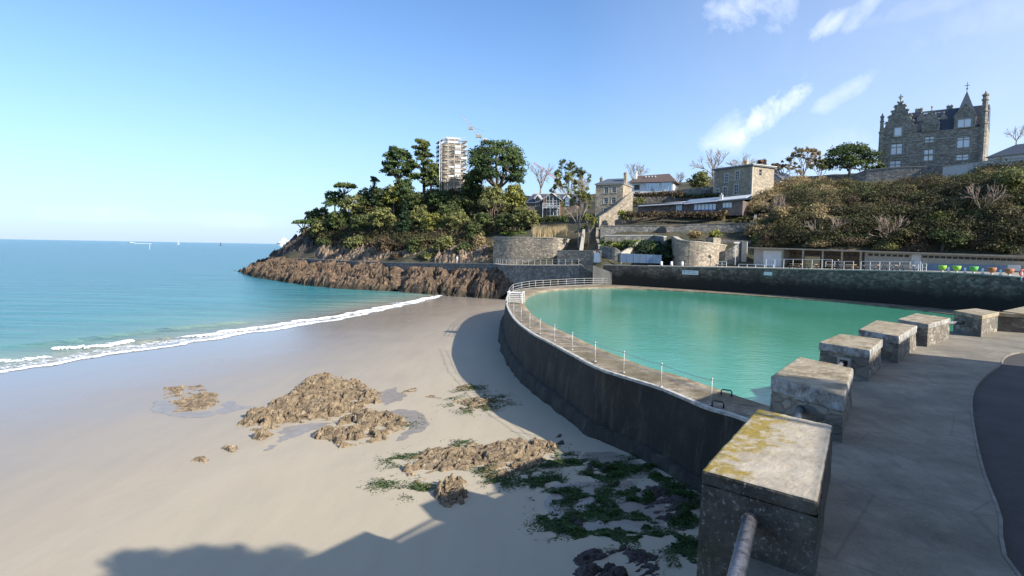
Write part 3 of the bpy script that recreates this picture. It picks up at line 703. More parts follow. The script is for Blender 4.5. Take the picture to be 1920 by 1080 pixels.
# ------------------------------------------------------------------ rocks on the sand
def outcrop(name, polys, label, res=.07, amp=.45, edge=1.0, seed=1, mat=None, warp=.8, scale=1.0, base=None, ratio=1.0, group=None, thresh=.0, cat='rock'):
    WP = [[tuple(on_sand(a, b).xy) for a, b in pl] for pl in polys]
    al = np.array([q for pl in WP for q in pl]); x0, y0 = al.min(0) - .8; x1, y1 = al.max(0) + .8
    nx = int((x1 - x0) / res) + 2; ny = int((y1 - y0) / res) + 2
    X, Y = np.meshgrid(np.linspace(x0, x1, nx), np.linspace(y0, y1, ny))
    sd = np.maximum.reduce([polysd(X, Y, pl) for pl in WP])
    sx, sy = X * scale, Y * scale
    wv = (fbm(sx * 1.1, sy * 1.1, 5, seed) - .5) * 2 * warp
    m_ = sstep(-.25, edge * .55, sd + wv * .55); m_ *= 1 - .8 * sstep(.52, .62, fbm(sx * .9 + 7, sy * .9, 4, seed + 40)) * sstep(1.2, .2, sd)
    # beds dipping one way: sheared ridges with joints across them
    ux = sx * .82 + sy * .57; uy = -sx * .57 + sy * .82
    lay = ridged(ux * .55 + 3, uy * 1.6, 5, seed + 3); f1, f2, cid = worley(sx * 1.3 + fbm(sx, sy, 3, seed) * .8, sy * 1.9 + fbm(sx, sy, 3, seed + 1), seed + 5)
    g1, g2, gid = worley(sx * 3.1, sy * 4.2, seed + 8)
    wx_, wy_ = ux + (fbm(sx * 1.5, sy * 1.5, 3, seed) - .5) * .8, uy + (fbm(sx * 1.5, sy * 1.5, 3, seed + 1) - .5) * .8
    s1, k1 = slabs(wx_ * .55, wy_ * 1.0, seed + 5, .9, (.35, .5)); s2, k2 = slabs(wx_ * 1.5 + 4, wy_ * 2.6, seed + 8, 1.1, (.3, .5)); s3, k3 = slabs(wx_ * 4.2, wy_ * 6.0, seed + 12, 1.1, (.2, .3))
    h = m_ * (.02 + .95 * s1 + .42 * s2 + .16 * s3 + .30 * (lay - .45)) + (fbm(sx * 7, sy * 7, 4, seed + 7) - .5) * .10 * m_
    h -= m_ * (.45 * (1 - sstep(0, .14, k1)) + .26 * (1 - sstep(0, .16, k2)) + .06 * (1 - sstep(0, .2, k3)))
    bed = (uy * 2.2 + .8 * fbm(sx, sy, 3, seed + 60)); st = bed - np.floor(bed); h += m_ * (.22 * sstep(.0, .85, st) - .30 * sstep(.86, 1.0, st)) * 1.0
    h -= m_ * .55 * sstep(.56, .70, fbm(sx * .8 + 3, sy * 1.3, 4, seed + 44))
    if cat == 'rock' and len(name) > 11: h -= m_ * .30 * sstep(.46, .56, fbm(ux * .45 + 11, uy * 1.1 + 5, 4, seed + 90)) + m_ * .9 * (1 - sstep(.012, .045, np.abs(fbm(ux * .30 + 3, uy * .75 + 9, 3, seed + 95) - .5)))
    h = h * amp * (.31 if cat == 'rock' else .5) / .55 * (.45 + 1.1 * fbm(X * .45, Y * .45, 3, seed + 20)) + m_ * .03 - .045 - .12 * (1 - m_) - thresh
    jx = (fbm(sx * 2.5, sy * 2.5, 3, seed + 30) - .5) * res * 5.0 * m_; jy = (fbm(sx * 2.5, sy * 2.5, 3, seed + 31) - .5) * res * 5.0 * m_
    S = sandz(X, Y); Z = S + h
    c = np.array([al[:, 0].mean(), al[:, 1].mean()]); z0 = float(sandz(c[0], c[1]))
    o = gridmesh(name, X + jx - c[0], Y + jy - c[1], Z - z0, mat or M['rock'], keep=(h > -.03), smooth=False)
    o.location = (c[0], c[1], z0)
    tag(o, label, cat, group); return (X, Y, h, S)
H = {}
H['a'] = outcrop('rock_outcrop', [[(300, 730), (345, 721), (388, 722), (415, 740), (418, 758), (400, 768), (355, 772), (318, 774), (325, 760), (295, 750)], [(276, 752), (298, 748), (302, 757), (280, 760)]],
        'small flat brown rock outcrop farthest left on the wet sand', .075, .36, .9, 11)
H['b'] = outcrop('rock_outcrop', [[(425, 805), (470, 770), (515, 748), (545, 728), (575, 704), (610, 700), (648, 706), (690, 716), (722, 733), (715, 752), (700, 768), (660, 775), (615, 793), (560, 800), (525, 795), (512, 822), (495, 834), (468, 830), (450, 815)],
        [(640, 735), (700, 728), (728, 738), (712, 762), (660, 765)]],
        'largest brown rock outcrop on the sand, its long ridge running up to the right', .075, .78, 1.5, 23)
H['c'] = outcrop('rock_outcrop', [[(556, 820), (600, 800), (650, 782), (690, 775), (740, 778), (780, 792), (772, 806), (735, 822), (690, 832), (645, 842), (610, 832)]],
        'craggy brown rock lying just below the largest outcrop, green weed on its right end', .07, .62, 1.2, 37)
H['d'] = outcrop('boulder', [[(347, 868), (362, 857), (385, 856), (392, 864), (370, 874)]], 'small lone brown boulder on open sand below the left outcrop', .05, .30, .6, 41, cat='boulder')
H['d2'] = outcrop('pebble_rock', [[(422, 842), (430, 838), (440, 841), (432, 847)]], 'tiny stone on the sand just left of the large outcrop foot', .04, .22, .4, 43, cat='stone')
H['e'] = outcrop('rock_outcrop', [[(838, 742), (858, 722), (885, 718), (900, 730), (925, 738), (948, 752), (940, 768), (905, 776), (868, 772), (838, 762)]],
        'low weedy rock patch at the edge of the pool wall shadow', .07, .30, 1.0, 53, thresh=.03)
H['f'] = outcrop('rock_outcrop', [[(738, 738), (765, 728), (790, 724), (783, 734), (752, 743)]], 'thin low rock streak between the largest outcrop and the weedy patch, left of two', .06, .20, .6, 57)
H['f2'] = outcrop('rock_outcrop', [[(776, 744), (800, 734), (825, 738), (818, 746), (788, 750)]], 'thin low rock streak nearest the weedy rock patch, right of two', .06, .20, .6, 59)
H['g'] = outcrop('rock_outcrop', [[(722, 872), (760, 858), (800, 846), (850, 838), (905, 832), (960, 822), (1015, 820), (1050, 830), (1068, 850), (1040, 868), (1000, 880), (960, 898), (915, 904), (880, 890), (835, 888), (800, 902), (815, 925), (790, 930), (760, 905)]],
        'long pinkish brown rock band fringed with green weed in the right foreground', .055, .46, 1.1, 61)
H['h'] = outcrop('boulder', [[(815, 925), (830, 908), (862, 903), (892, 915), (900, 936), (878, 952), (842, 950)]], 'rounded brown boulder at the near end of the long weedy rock band', .045, .50, .9, 67, cat='boulder')
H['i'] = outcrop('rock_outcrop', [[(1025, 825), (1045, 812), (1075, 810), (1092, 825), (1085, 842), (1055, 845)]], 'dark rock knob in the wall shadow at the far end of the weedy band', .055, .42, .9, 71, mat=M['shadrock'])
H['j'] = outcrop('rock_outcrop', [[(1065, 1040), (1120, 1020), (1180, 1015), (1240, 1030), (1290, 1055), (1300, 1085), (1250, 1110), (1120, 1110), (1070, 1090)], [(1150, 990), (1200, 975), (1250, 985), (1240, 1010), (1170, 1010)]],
        'dark rock in deep shade at the foot of the near stone pillar', .05, .45, 1.1, 73, mat=M['shadrock'])
H['k'] = outcrop('rock_outcrop', [[(1180, 930), (1240, 900), (1300, 880), (1330, 930), (1310, 1010), (1250, 1000), (1195, 960)], [(1120, 905), (1160, 890), (1180, 910), (1140, 925)], [(1060, 975), (1110, 960), (1150, 980), (1120, 1005), (1080, 1000)],
        [(1040, 930), (1085, 920), (1110, 940), (1070, 955)], [(1090, 870), (1150, 860), (1190, 875), (1150, 895), (1100, 895)]],
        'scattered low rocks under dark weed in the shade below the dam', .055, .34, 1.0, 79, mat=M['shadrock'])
# ------------------------------------------------------------------ seaweed: many small crumpled blades
def blades(name, centers, spread, n, size, mat, label, cat, seed=1, lift=.04, zf=None, kind='stuff'):
    rng = np.random.default_rng(seed); V = []; tone = []
    c = np.array(centers); k = rng.integers(0, len(c), n)
    sp = np.array(spread) if np.ndim(spread) else np.full(len(c), spread)
    r = rng.normal(0, 1, (n, 2)) * .5 * sp[k][:, None]; P = c[k][:, :2] + r
    keep = fbm(P[:, 0] * 1.6, P[:, 1] * 1.6, 4, seed + 3) > .47; P = P[keep]; n = len(P)
    z = zf(P[:, 0], P[:, 1]) if zf else sandz(P[:, 0], P[:, 1])
    clump = fbm(P[:, 0] * 2.2, P[:, 1] * 2.2, 3, seed + 5)
    z = z + rng.uniform(0, 1, n) * lift * 2 * np.clip((clump - .35) * 3, .05, 1.6)
    a = rng.uniform(0, 2 * np.pi, n); s = size * rng.uniform(.5, 1.6, n); t = rng.uniform(-.7, .7, n) * s; t2 = rng.uniform(-.5, .5, n) * s
    dx, dy = np.cos(a) * s, np.sin(a) * s; ex, ey = -np.sin(a) * s * .45, np.cos(a) * s * .45
    Q = np.stack([np.c_[P[:, 0] - dx, P[:, 1] - dy, z], np.c_[P[:, 0] + ex, P[:, 1] + ey, z + t2 * .5], np.c_[P[:, 0] + dx, P[:, 1] + dy, z + t * .5 + .01], np.c_[P[:, 0] - ex, P[:, 1] - ey, z + .3 * t]], 1).reshape(-1, 3)
    F = np.arange(4 * n).reshape(n, 4)
    o = npmesh(name, Q, F, mat, None, False)
    at = o.data.attributes.new('tone', 'FLOAT', 'POINT'); at.data.foreach_set('value', np.repeat(rng.uniform(0, 1, n), 4).astype(np.float32))
    return tag(o, label, cat, None, kind)
def hz(keys):       # surface of sand plus rocks
    def f(x, y):
        z = sandz(x, y)
        for k in keys:
            X, Y, h, S = H[k]; ix = np.round((x - X[0, 0]) / (X[0, 1] - X[0, 0])).astype(int); iy = np.round((y - Y[0, 0]) / (Y[1, 0] - Y[0, 0])).astype(int)
            ok = (ix >= 0) & (iy >= 0) & (ix < X.shape[1]) & (iy < X.shape[0]); ixc = np.clip(ix, 0, X.shape[1]-1); iyc = np.clip(iy, 0, X.shape[0]-1)
            z = np.where(ok, np.maximum(z, (S + h)[iyc, ixc]), z)
        return z
    return f
def wpts(px): return [tuple(on_sand(a, b).xy) for a, b in px]
blades('green_seaweed', wpts([(735, 862), (755, 858), (780, 850), (745, 880), (730, 905), (720, 910), (780, 915), (800, 920), (770, 925), (850, 835), (870, 830), (930, 905), (945, 908), (960, 900), (985, 890), (1010, 885), (905, 878), (915, 885), (990, 905), (1030, 880), (1055, 850), (935, 900)]),
       .75, 11000, .036, M['algae'], 'bright green seaweed fringing the long rock band', 'seaweed', 3, .05, hz('ghi'))
blades('green_seaweed', wpts([(905, 768), (915, 762), (880, 770), (925, 750), (935, 745), (860, 760), (845, 745), (870, 735), (888, 728)]), 1.0, 5000, .045, M['algae'], 'green seaweed over the low rock patch beside the wall shadow', 'seaweed', 4, .05, hz('e'))
blades('green_seaweed', wpts([(760, 790), (770, 796), (745, 800), (735, 790), (770, 785)]), .8, 700, .05, M['algae'], 'green weed on the right tip of the craggy rock', 'seaweed', 5, .04, hz('c'))
patches = [(1060, 860), (1085, 870), (1110, 875), (1130, 880), (1150, 872), (1165, 885), (1140, 895), (1110, 890), (1185, 880), (1200, 865), (1225, 875), (1240, 895), (1060, 925), (1050, 935), (1075, 930), (1095, 940),
           (1120, 935), (1150, 925), (1170, 915), (1190, 935), (1215, 925), (1240, 935), (1260, 915), (1285, 930), (1300, 960), (1280, 980), (1255, 965), (1230, 955), (1200, 960), (1170, 955), (1140, 960), (1110, 965), (1080, 975), (1060, 985),
           (1095, 1000), (1125, 995), (1150, 1005), (1180, 1000), (1215, 1010), (1250, 1015), (1285, 1020), (1300, 1050), (1200, 985), (1160, 975), (1130, 985), (1020, 870), (1005, 905), (1035, 900), (1030, 975), (1045, 985)]
rs = np.random.default_rng(5)
blades('dark_seaweed', wpts(patches), [float(a) for a in rs.uniform(.35, .95, len(patches))], 88000, .042, M['algaedark'], 'dark green seaweed spread over the shaded sand below the near pillar', 'seaweed', 6, .07, hz('kj'))
blades('dark_seaweed', wpts([(925, 745), (940, 752), (955, 760), (915, 735), (900, 725)]), .8, 700, .06, M['algaedark'], 'dark weed just inside the edge of the wall shadow', 'seaweed', 8, .04, hz('e'))
# ------------------------------------------------------------------ rocky foreshore of the headland
def foreshore(name, poly, label, seed, res=.34, amp=2.6, mat=None, cat='rock', scale=.30, lo=.15):
    """poly: (px, py, y or None): None = on the sea level"""
    W_ = []
    for a, b, y in poly:
        q = PZ(a, b, 0.1) if y is None else PY(a, b, y); W_.append((q.x, q.y))
    al = np.array(W_); x0, y0 = al.min(0) - 1; x1, y1 = al.max(0) + 1
    X, Y = np.meshgrid(np.linspace(x0, x1, int((x1 - x0) / res) + 2), np.linspace(y0, y1, int((y1 - y0) / res) + 2))
    sd = polysd(X, Y, W_); wv = (fbm(X * .25, Y * .25, 4, seed) - .5) * 3.0
    m_ = sstep(-1.5, 1.6, sd + wv)
    sx, sy = X * scale, Y * scale
    f1, f2, cid = worley(sx + fbm(sx * 2, sy * 2, 3, seed) * .7, sy * 1.1 + fbm(sx * 2, sy * 2, 3, seed + 2) * .7, seed)
    g1, g2, gid = worley(sx * 2.7, sy * 2.9, seed + 4); k1, k2, kid = worley(sx * 6.1, sy * 6.3, seed + 6)
    h = .16 * amp * (1 - sstep(0, .25, k2 - k1)) * -1 + lo + amp * (.42 * cid + .22 * gid + .13 * kid + .35 * (ridged(sx * .8, sy * .8, 4, seed + 9) - .45)) - amp * .28 * (1 - sstep(0, .2, f2 - f1)) - amp * .14 * (1 - sstep(0, .2, g2 - g1))
    # each block's top tilts its own way
    wx_, wy_ = X * .5 + Y * .86 + (fbm(sx * 2, sy * 2, 3, seed + 1) - .5) * 3, -X * .86 + Y * .5 + (fbm(sx * 2, sy * 2, 3, seed + 2) - .5) * 3
    s1, q1 = slabs(wx_ * .20, wy_ * .30, seed + 15, 1.2, (.3, -.5)); s2, q2 = slabs(wx_ * .55, wy_ * .8, seed + 18, 1.3, (.3, -.5)); s3, q3 = slabs(wx_ * 1.3, wy_ * 1.7, seed + 19, 1.2, (.2, -.3))
    h = lo + amp * (.62 * s1 + .42 * s2 + .18 * s3 + .9 * (fbm(X * .10, Y * .10, 3, seed) - .5)) - amp * (.40 * (1 - sstep(0, .14, q1)) + .26 * (1 - sstep(0, .18, q2)) + .08 * (1 - sstep(0, .2, q3)))
    h -= amp * .75 * (1 - sstep(.01, .05, np.abs(fbm(X * .085 + 3, Y * .085, 3, seed + 77) - .5)))
    L = np.maximum(landz(X, Y), -1.0); Z = np.where(m_ > 0, L - 1.2 + (h + 1.0) * m_, L - 2)
    if name == 'shore_rocks': Z = np.where(Z > 4.9, 5.0 + (Z - 5.0) * .6, Z)
    jx = (fbm(X * .9, Y * .9, 3, seed + 30) - .5) * .8 * m_; jy = (fbm(X * .9, Y * .9, 3, seed + 31) - .5) * .8 * m_
    c = al.mean(0)
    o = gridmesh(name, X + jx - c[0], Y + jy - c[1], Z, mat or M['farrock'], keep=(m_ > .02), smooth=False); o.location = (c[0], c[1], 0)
    return tag(o, label, cat)
foreshore('shore_rocks', [(436, 507, None), (470, 517, None), (520, 526, None), (565, 533, None), (610, 538, None), (660, 542, None), (710, 544, None), (742, 545, None), (752, 520, 150), (735, 488, 157), (690, 485, 164), (620, 485, 176), (560, 484, 188), (510, 486, 205)],
          'jagged brown rock shelf running out to the left tip of the headland', 101, amp=2.1)
foreshore('shore_rocks', [(755, 546, None), (800, 551, None), (840, 554, None), (880, 557, None), (915, 559, None), (945, 560, None), (965, 556, 122), (955, 530, 124), (940, 500, 130), (900, 498, 136), (850, 496, 142), (800, 494, 147), (765, 500, 151)],
          'jagged brown rocks between the gully and the pool wall, below the coast path', 131, amp=2.0)
foreshore('cliff_rocks', [(815, 491, 147), (870, 491, 143), (905, 489, 140), (935, 486, 138), (925, 470, 144), (880, 466, 149), (840, 466, 152), (808, 474, 152)],
          'bare orange-grey cliff face above the coast path, right part', 151, amp=1.9, mat=M['cliffrock'], lo=.7, cat='cliff')
foreshore('cliff_rocks', [(650, 486, 168), (720, 489, 160), (800, 490, 152), (806, 474, 155), (740, 468, 163), (680, 468, 173), (640, 474, 177)],
          'bare grey cliff face above the coast path, left part', 161, amp=1.9, mat=M['cliffrock'], lo=.6, cat='cliff')
foreshore('cliff_rocks', [(585, 478, 188), (620, 486, 174), (660, 488, 166), (660, 466, 178), (640, 455, 186), (600, 462, 194)],
          'grey rock bank under the left slope beside the coast path', 181, amp=1.7, mat=M['cliffrock'], lo=.5, cat='cliff')
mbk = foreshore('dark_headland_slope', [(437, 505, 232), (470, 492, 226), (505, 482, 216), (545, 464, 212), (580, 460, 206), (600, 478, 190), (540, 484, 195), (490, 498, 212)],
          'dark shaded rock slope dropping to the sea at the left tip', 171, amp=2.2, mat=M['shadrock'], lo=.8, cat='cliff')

# shallow water left in hollows round the rocks
g = G('tide_pool_water'); p = g.pos(); M['puddle'] = g.done(g.ramp(g.noise(p, 2.0, 4), [(.3, (.24, .20, .155)), (.7, (.34, .285, .22))]), .30, g.bump(g.noise(p, 5, 3), .06, .02), None, .3)
def puddle(px, seed):
    W_ = [tuple(on_sand(a, b).xy) for a, b in px]; al = np.array(W_); x0, y0 = al.min(0) - .5; x1, y1 = al.max(0) + .5
    X, Y = np.meshgrid(np.arange(x0, x1, .09), np.arange(y0, y1, .09)); sd = polysd(X, Y, W_) + (fbm(X * 1.3, Y * 1.3, 4, seed) - .5) * 1.1
    c = float(np.mean([sandz(np.array(a), np.array(b)) for a, b in W_]))
    tag(gridmesh('tide_pool_water', X, Y, sandz(X, Y) + .008, M['puddle'], keep=sd > .12), kind='structure')
puddle([(700, 778), (745, 765), (790, 775), (800, 800), (770, 822), (730, 835), (760, 800)], 3)
puddle([(530, 800), (590, 795), (640, 790), (600, 800), (550, 822), (500, 845)], 5)
puddle([(700, 735), (745, 725), (760, 745), (720, 765)], 7)
puddle([(300, 745), (340, 768), (420, 775), (470, 765), (430, 750), (400, 780), (330, 785), (280, 770)], 9)
puddle([(1030, 900), (1100, 905), (1180, 900), (1260, 940), (1240, 1000), (1160, 1010), (1060, 1010), (1030, 960)], 11)
puddle([(1090, 845), (1160, 850), (1240, 880), (1200, 905), (1120, 885)], 13)
# ------------------------------------------------------------------ stone pillars along the footpath
g = G('cap_concrete'); p = g.pos(); n = g.noise(p, 2.6, 9, .72); n2 = g.noise(p, 16, 6, .75)
c = g.ramp(n, [(.34, (.15, .115, .06)), (.48, (.30, .24, .15)), (.62, (.40, .345, .25)), (.75, (.46, .41, .32))])
c = g.mix(g.math('MULTIPLY', g.ramp(n2, [(.36, 1.0), (.46, 0.0)]), .5), c, (.16, .145, .11))
cgrey = c
M['cap'] = g.done(c, .85, g.bump(g.math('ADD', n, n2), .5, .02))
g = G('lichen_cap'); p = g.pos(); n = g.noise(p, 2.2, 9, .72); n2 = g.noise(p, 17, 6, .75)
c = g.ramp(n, [(.3, (.30, .25, .18)), (.5, (.43, .37, .28)), (.7, (.52, .46, .36))])
lx = g.dot(p, (-.80, .60, 0))            # lichen grows on the seaward half
q0 = g.math('ADD', g.math('SUBTRACT', lx, 1.62), g.math('MULTIPLY', g.math('SUBTRACT', g.noise(p, 3.0, 8, .75), .5), 2.3))
lm = g.math('MULTIPLY', q0, 4.0, True)
holes = g.ramp(g.noise(p, 7, 7, .7), [(.38, 0.0), (.50, 1.0)])
c = g.mix(g.math('MULTIPLY', lm, holes), c, g.mix(g.noise(p, 12, 4), (.16, .11, .015), (.40, .29, .05)))
c = g.mix(g.ramp(n2, [(.30, .6), (.40, 0.0)]), c, (.10, .08, .05))
M['lichen'] = g.done(c, .9, g.bump(g.math('ADD', n, n2), .6, .02))
g = G('whitewashed_cap_side'); p = g.pos(); n = g.noise(p, 5, 8, .75)
M['capwhite'] = g.done(g.ramp(n, [(.38, (.12, .11, .09)), (.50, (.28, .265, .235)), (.62, (.46, .46, .45)), (.75, (.56, .57, .57))]), .7, g.bump(n, .4, .01))
g = G('dark_pillar_stone'); p = g.pos(); n = g.noise(p, 2.8, 9, .75); n2 = g.noise(p, 22, 6, .8)
c = g.ramp(n, [(.3, (.035, .03, .024)), (.5, (.095, .08, .062)), (.68, (.18, .155, .12))]); c = g.mix(g.ramp(n2, [(.56, 0.0), (.64, .85)]), c, (.40, .39, .36))
c = g.mix(g.ramp(g.noise(p, 1.7, 4), [(.55, 0.0), (.7, .7)]), c, (.07, .07, .03))
M['pillar1'] = g.done(c, .9, g.bump(g.math('ADD', n, n2), .8, .03))
def shrink(q, k):
    c = sum((Vector(p) for p in q), Vector((0, 0))) / len(q); return [tuple(Vector(p) - (Vector(p) - c).normalized() * k) for p in q]
TX = bpy.data.textures.new('chips', 'CLOUDS'); TX.noise_scale = .16; TX.noise_depth = 4
def rough_edges(o, k):
    s_ = o.modifiers.new('fine', 'SUBSURF'); s_.subdivision_type = 'SIMPLE'; s_.levels = 5; s_.render_levels = 5
    d_ = o.modifiers.new('chips', 'DISPLACE'); d_.texture = TX; d_.strength = k; d_.mid_level = .55; d_.texture_coords = 'GLOBAL'
def pillar(px4, label, capth=.2, over=.05, capmat='cap', side='capwhite', shaft='pillar', niche=False, bat=.06, zt=8.2, zb=7.44):
    q = [tuple(PZ(a, b, zt).xy) for a, b in px4]         # left-front, right-front, right-back, left-back
    c = sum((Vector(p) for p in q), Vector((0, 0))) / 4
    ro = empty('stone_pillar', (c.x, c.y, zb), 0, label, 'pillar', 'stone pillars along the footpath')
    L = [(p[0] - c.x, p[1] - c.y) for p in q]
    s = shrink(L, over); b_ = shrink(L, over - bat)
    n = 10; mb = MB(); z1 = zt - capth - zb
    # shaft with slightly uneven faces
    ring = []
    for k in range(4):
        a, b = Vector(s[k]), Vector(s[(k+1) % 4])
        for i in range(n): ring.append(a.lerp(b, i / n))
    rb = []
    for k in range(4):
        a, b = Vector(b_[k]), Vector(b_[(k+1) % 4])
        for i in range(n): rb.append(a.lerp(b, i / n))
    m_ = 7; P = []
    for i in range(m_ + 1):
        t = i / m_; r = []
        for a, b in zip(ring, rb):
            v = a.lerp(b, t); f = (float(fbm(np.array(v.x * 5 + c.x), np.array(v.y * 5 + t * 4), 3, 3)) - .5) * .05
            v = v * (1 + f / max(.3, v.length)); r.append((v.x, v.y, z1 * (1 - t)))
        r.append(r[0]); P.append(r)
    mb.grid(P); mb.build('shaft', M[shaft], ro)
    cb = MB(); cb.prism(L, z1, zt - zb); cp_ = cb.build('cap_slab', [M[capmat], M[side]], ro, bevel=.03)
    for pl in cp_.data.polygons: pl.material_index = 0 if pl.normal.z > .5 else 1
    rough_edges(cp_, .035 if capmat == 'cap' else .022)
    fm = (Vector(L[0]) + Vector(L[1])) / 2
    ax = ((Vector(L[2]) + Vector(L[3])) / 2 - fm).normalized()
    return ro, c, L, ax
P1 = pillar([(1315, 880), (1535, 940), (1562, 797), (1420, 765)], 'nearest stone pillar, its flat top covered with yellow lichen', .15, .012, 'lichen', 'pillar1', 'pillar1', bat=.05, zb=6.2)
P2 = pillar([(1445, 705), (1583, 743), (1600, 690), (1498, 668)], 'second stone pillar from the camera, grey cap with whitewashed side and a pipe hole', .26, .04)
P3 = pillar([(1535, 641), (1632, 657), (1656, 636), (1575, 625)], 'third stone pillar from the camera, small square niche under its whitewashed cap', .20, .06)
P4 = pillar([(1610, 617), (1686, 631), (1720, 610), (1642, 600)], 'fourth stone pillar, weathered grey cap with chipped blue-grey side', .22, .05)
P5 = pillar([(1682, 598), (1741, 608), (1783, 596), (1717, 587)], 'fifth stone pillar, sunlit path side and clean white cap edge', .17, .07)
def facept(P, u, z):             # point on the pillar's near end face
    ro, c, L, ax = P; a, b = Vector(L[0]), Vector(L[1]); q = a.lerp(b, u) ; return Vector((q.x + c.x, q.y + c.y, z))
# niche in the third pillar: a small framed recess
f0, f1 = facept(P3, .42, 0), facept(P3, .66, 0); dirx = (f1 - f0).normalized(); nrm = Vector((dirx.y, -dirx.x, 0))
o = MB()
for (a, b, z0, z1) in [(0, .06, 7.62, 7.94), (.26, .32, 7.62, 7.94), (.06, .26, 7.62, 7.67), (.06, .26, 7.89, 7.94)]:
    q0 = f0 + dirx * a + nrm * .05; q1 = f0 + dirx * b + nrm * .05; q2 = q1 - nrm * .12; q3 = q0 - nrm * .12
    o.prism([tuple((q - P3[0].location).xy) for q in (q0, q1, q2, q3)], z0 - 7.44, z1 - 7.44)
o.build('niche_frame', M['trim'], P3[0])
q0 = f0 + dirx * .06 + nrm * .03; q1 = f0 + dirx * .26 + nrm * .03; q2 = q1 - nrm * .05; q3 = q0 - nrm * .05
MB().prism([tuple((q - P3[0].location).xy) for q in (q0, q1, q2, q3)], .23, .45).build('niche', M['dark'], P3[0])
# pipe rail
g = G('worn_pipe'); p = g.pos(); n = g.noise(p, 18, 6, .7)
M['pipe'] = g.done(g.ramp(n, [(.35, (.14, .13, .13)), (.5, (.30, .30, .32)), (.7, (.46, .46, .48))]), .4, g.bump(n, .2, .004), .5)
def pipe(a, b, r, label, mats=None):
    c = (Vector(a) + Vector(b)) / 2; ro = empty('pipe_rail', tuple(c), 0, label, 'handrail', 'pipe rails between the stone pillars')
    a = Vector(a) - c; b = Vector(b) - c
    MB().tube([a, b], r, 24).build('tube', mats or M['pipe'], ro, True)
    d = (b - a).normalized(); MB().tube([b - d * .10, b - d * .015], r * 1.16, 24).build('collar', M['pillar1'], ro, True)
a = PZ(1406, 986, 7.86)
f = facept(P1, .46, 7.86); d1 = Vector((.44, .90, 0)).normalized()
pipe(f - d1 * 3.2, f + d1 * .05, .066, 'thick worn grey pipe rail entering the front of the nearest pillar')
e = Vector((*((Vector(P1[2][2]) + Vector(P1[2][3])) / 2 + P1[1]), 7.82))
pipe(e, facept(P2, .45, 7.80) + P2[3].to_3d() * .03, .055, 'grey pipe rail between the nearest pillar and the second one')
def back(P, z): q = (Vector(P[2][2]) + Vector(P[2][3])) / 2 + P[1]; return Vector((*q, z))
for A_, B_, n_ in ((P2, P3, 'second and third pillars'), (P3, P4, 'third and fourth pillars'), (P4, P5, 'fourth and fifth pillars')):
    pipe(back(A_, 7.82), facept(B_, .5, 7.82), .05, 'grey pipe rail spanning the short gap between the ' + n_)
# end block and parapet to the right
def quadblock(name, pxs, zt, zb, label, cat, capth=.14):
    q = [tuple(PZ(a, b, zt).xy) for a, b in pxs]; c = sum((Vector(p) for p in q), Vector((0, 0))) / len(q)
    ro = empty(name, (c.x, c.y, zb), 0, label, cat); L = [(p[0] - c.x, p[1] - c.y) for p in q]
    MB().prism(shrink(L, .04), 0, zt - capth - zb).build('masonry', M['pillar'], ro)
    MB().prism(L, zt - capth - zb, zt - zb).build('coping', M['cap'], ro, bevel=.02); return ro, L, c
blk = quadblock('end_pillar', [(1787, 582), (1842, 592), (1874, 585), (1830, 578)], 8.25, 7.44, 'square stone block ending the pillar row at the start of the parapet', 'pillar')
pb = PZ(1748, 617, 7.9); pe = PZ(1806, 607, 7.9)
pipe(back(P5, 7.9), Vector((PZ(1806, 605, 7.9).x, PZ(1806, 605, 7.9).y, 7.9)), .06, 'pale pipe rail from the fifth pillar to the end block')
par = wall_run('parapet_wall', [tuple(PZ(1874, 586, 8.2).xy) + (8.2,), tuple(PZ(1930, 592, 8.15).xy) + (8.2,), (22.8, 25.6, 8.2), (34, 31.8, 8.2)], .9, 7.3, M['pillar'], 'low dark stone parapet running off the right edge of the picture', 'wall', True, capmat=M['cap'], side=1)
# ------------------------------------------------------------------ thin rope fence on the dam crest
fence = empty('wire_fence', (OC[120][0], OC[120][1], RIM), 0, 'thin white post and wire fence along the seaward edge of the dam', 'fence')
fo = fence.location
bp = [PZ(a, b, RIM + .03) for a, b in [(1329.5, 760), (1236, 725.5), (1166, 699), (1112.5, 678), (1070, 656), (1037, 639), (1010, 626), (991, 614), (975, 601), (961, 592)]]
inw = Vector((.22, .1, 0))
tops = []
for q in bp:
    q = q + inw * .4
    mb = MB().tube([q - fo, q - fo + Vector((0, 0, 1.02))], .022, 8); mb.tube([q - fo, q - fo + Vector((0, 0, .03))], .08, 10); mb.ball(tuple(q - fo + Vector((0, 0, 1.03))), .045)
    mb.build('post', M['rail'], fence, True); tops.append(q - fo)
for hgt in (.98, .55):
    pts = []
    for i in range(len(tops) - 1):
        for k in range(6):
            t = k / 6; v = tops[i].lerp(tops[i+1], t) + Vector((0, 0, hgt - .05 * math.sin(math.pi * t))); pts.append(v)
    pts.append(tops[-1] + Vector((0, 0, hgt)))
    first = pts[0] - (pts[1] - pts[0]).normalized() * 0
    MB().tube(pts, .013, 5).build('wire', M['steel'], fence, True)
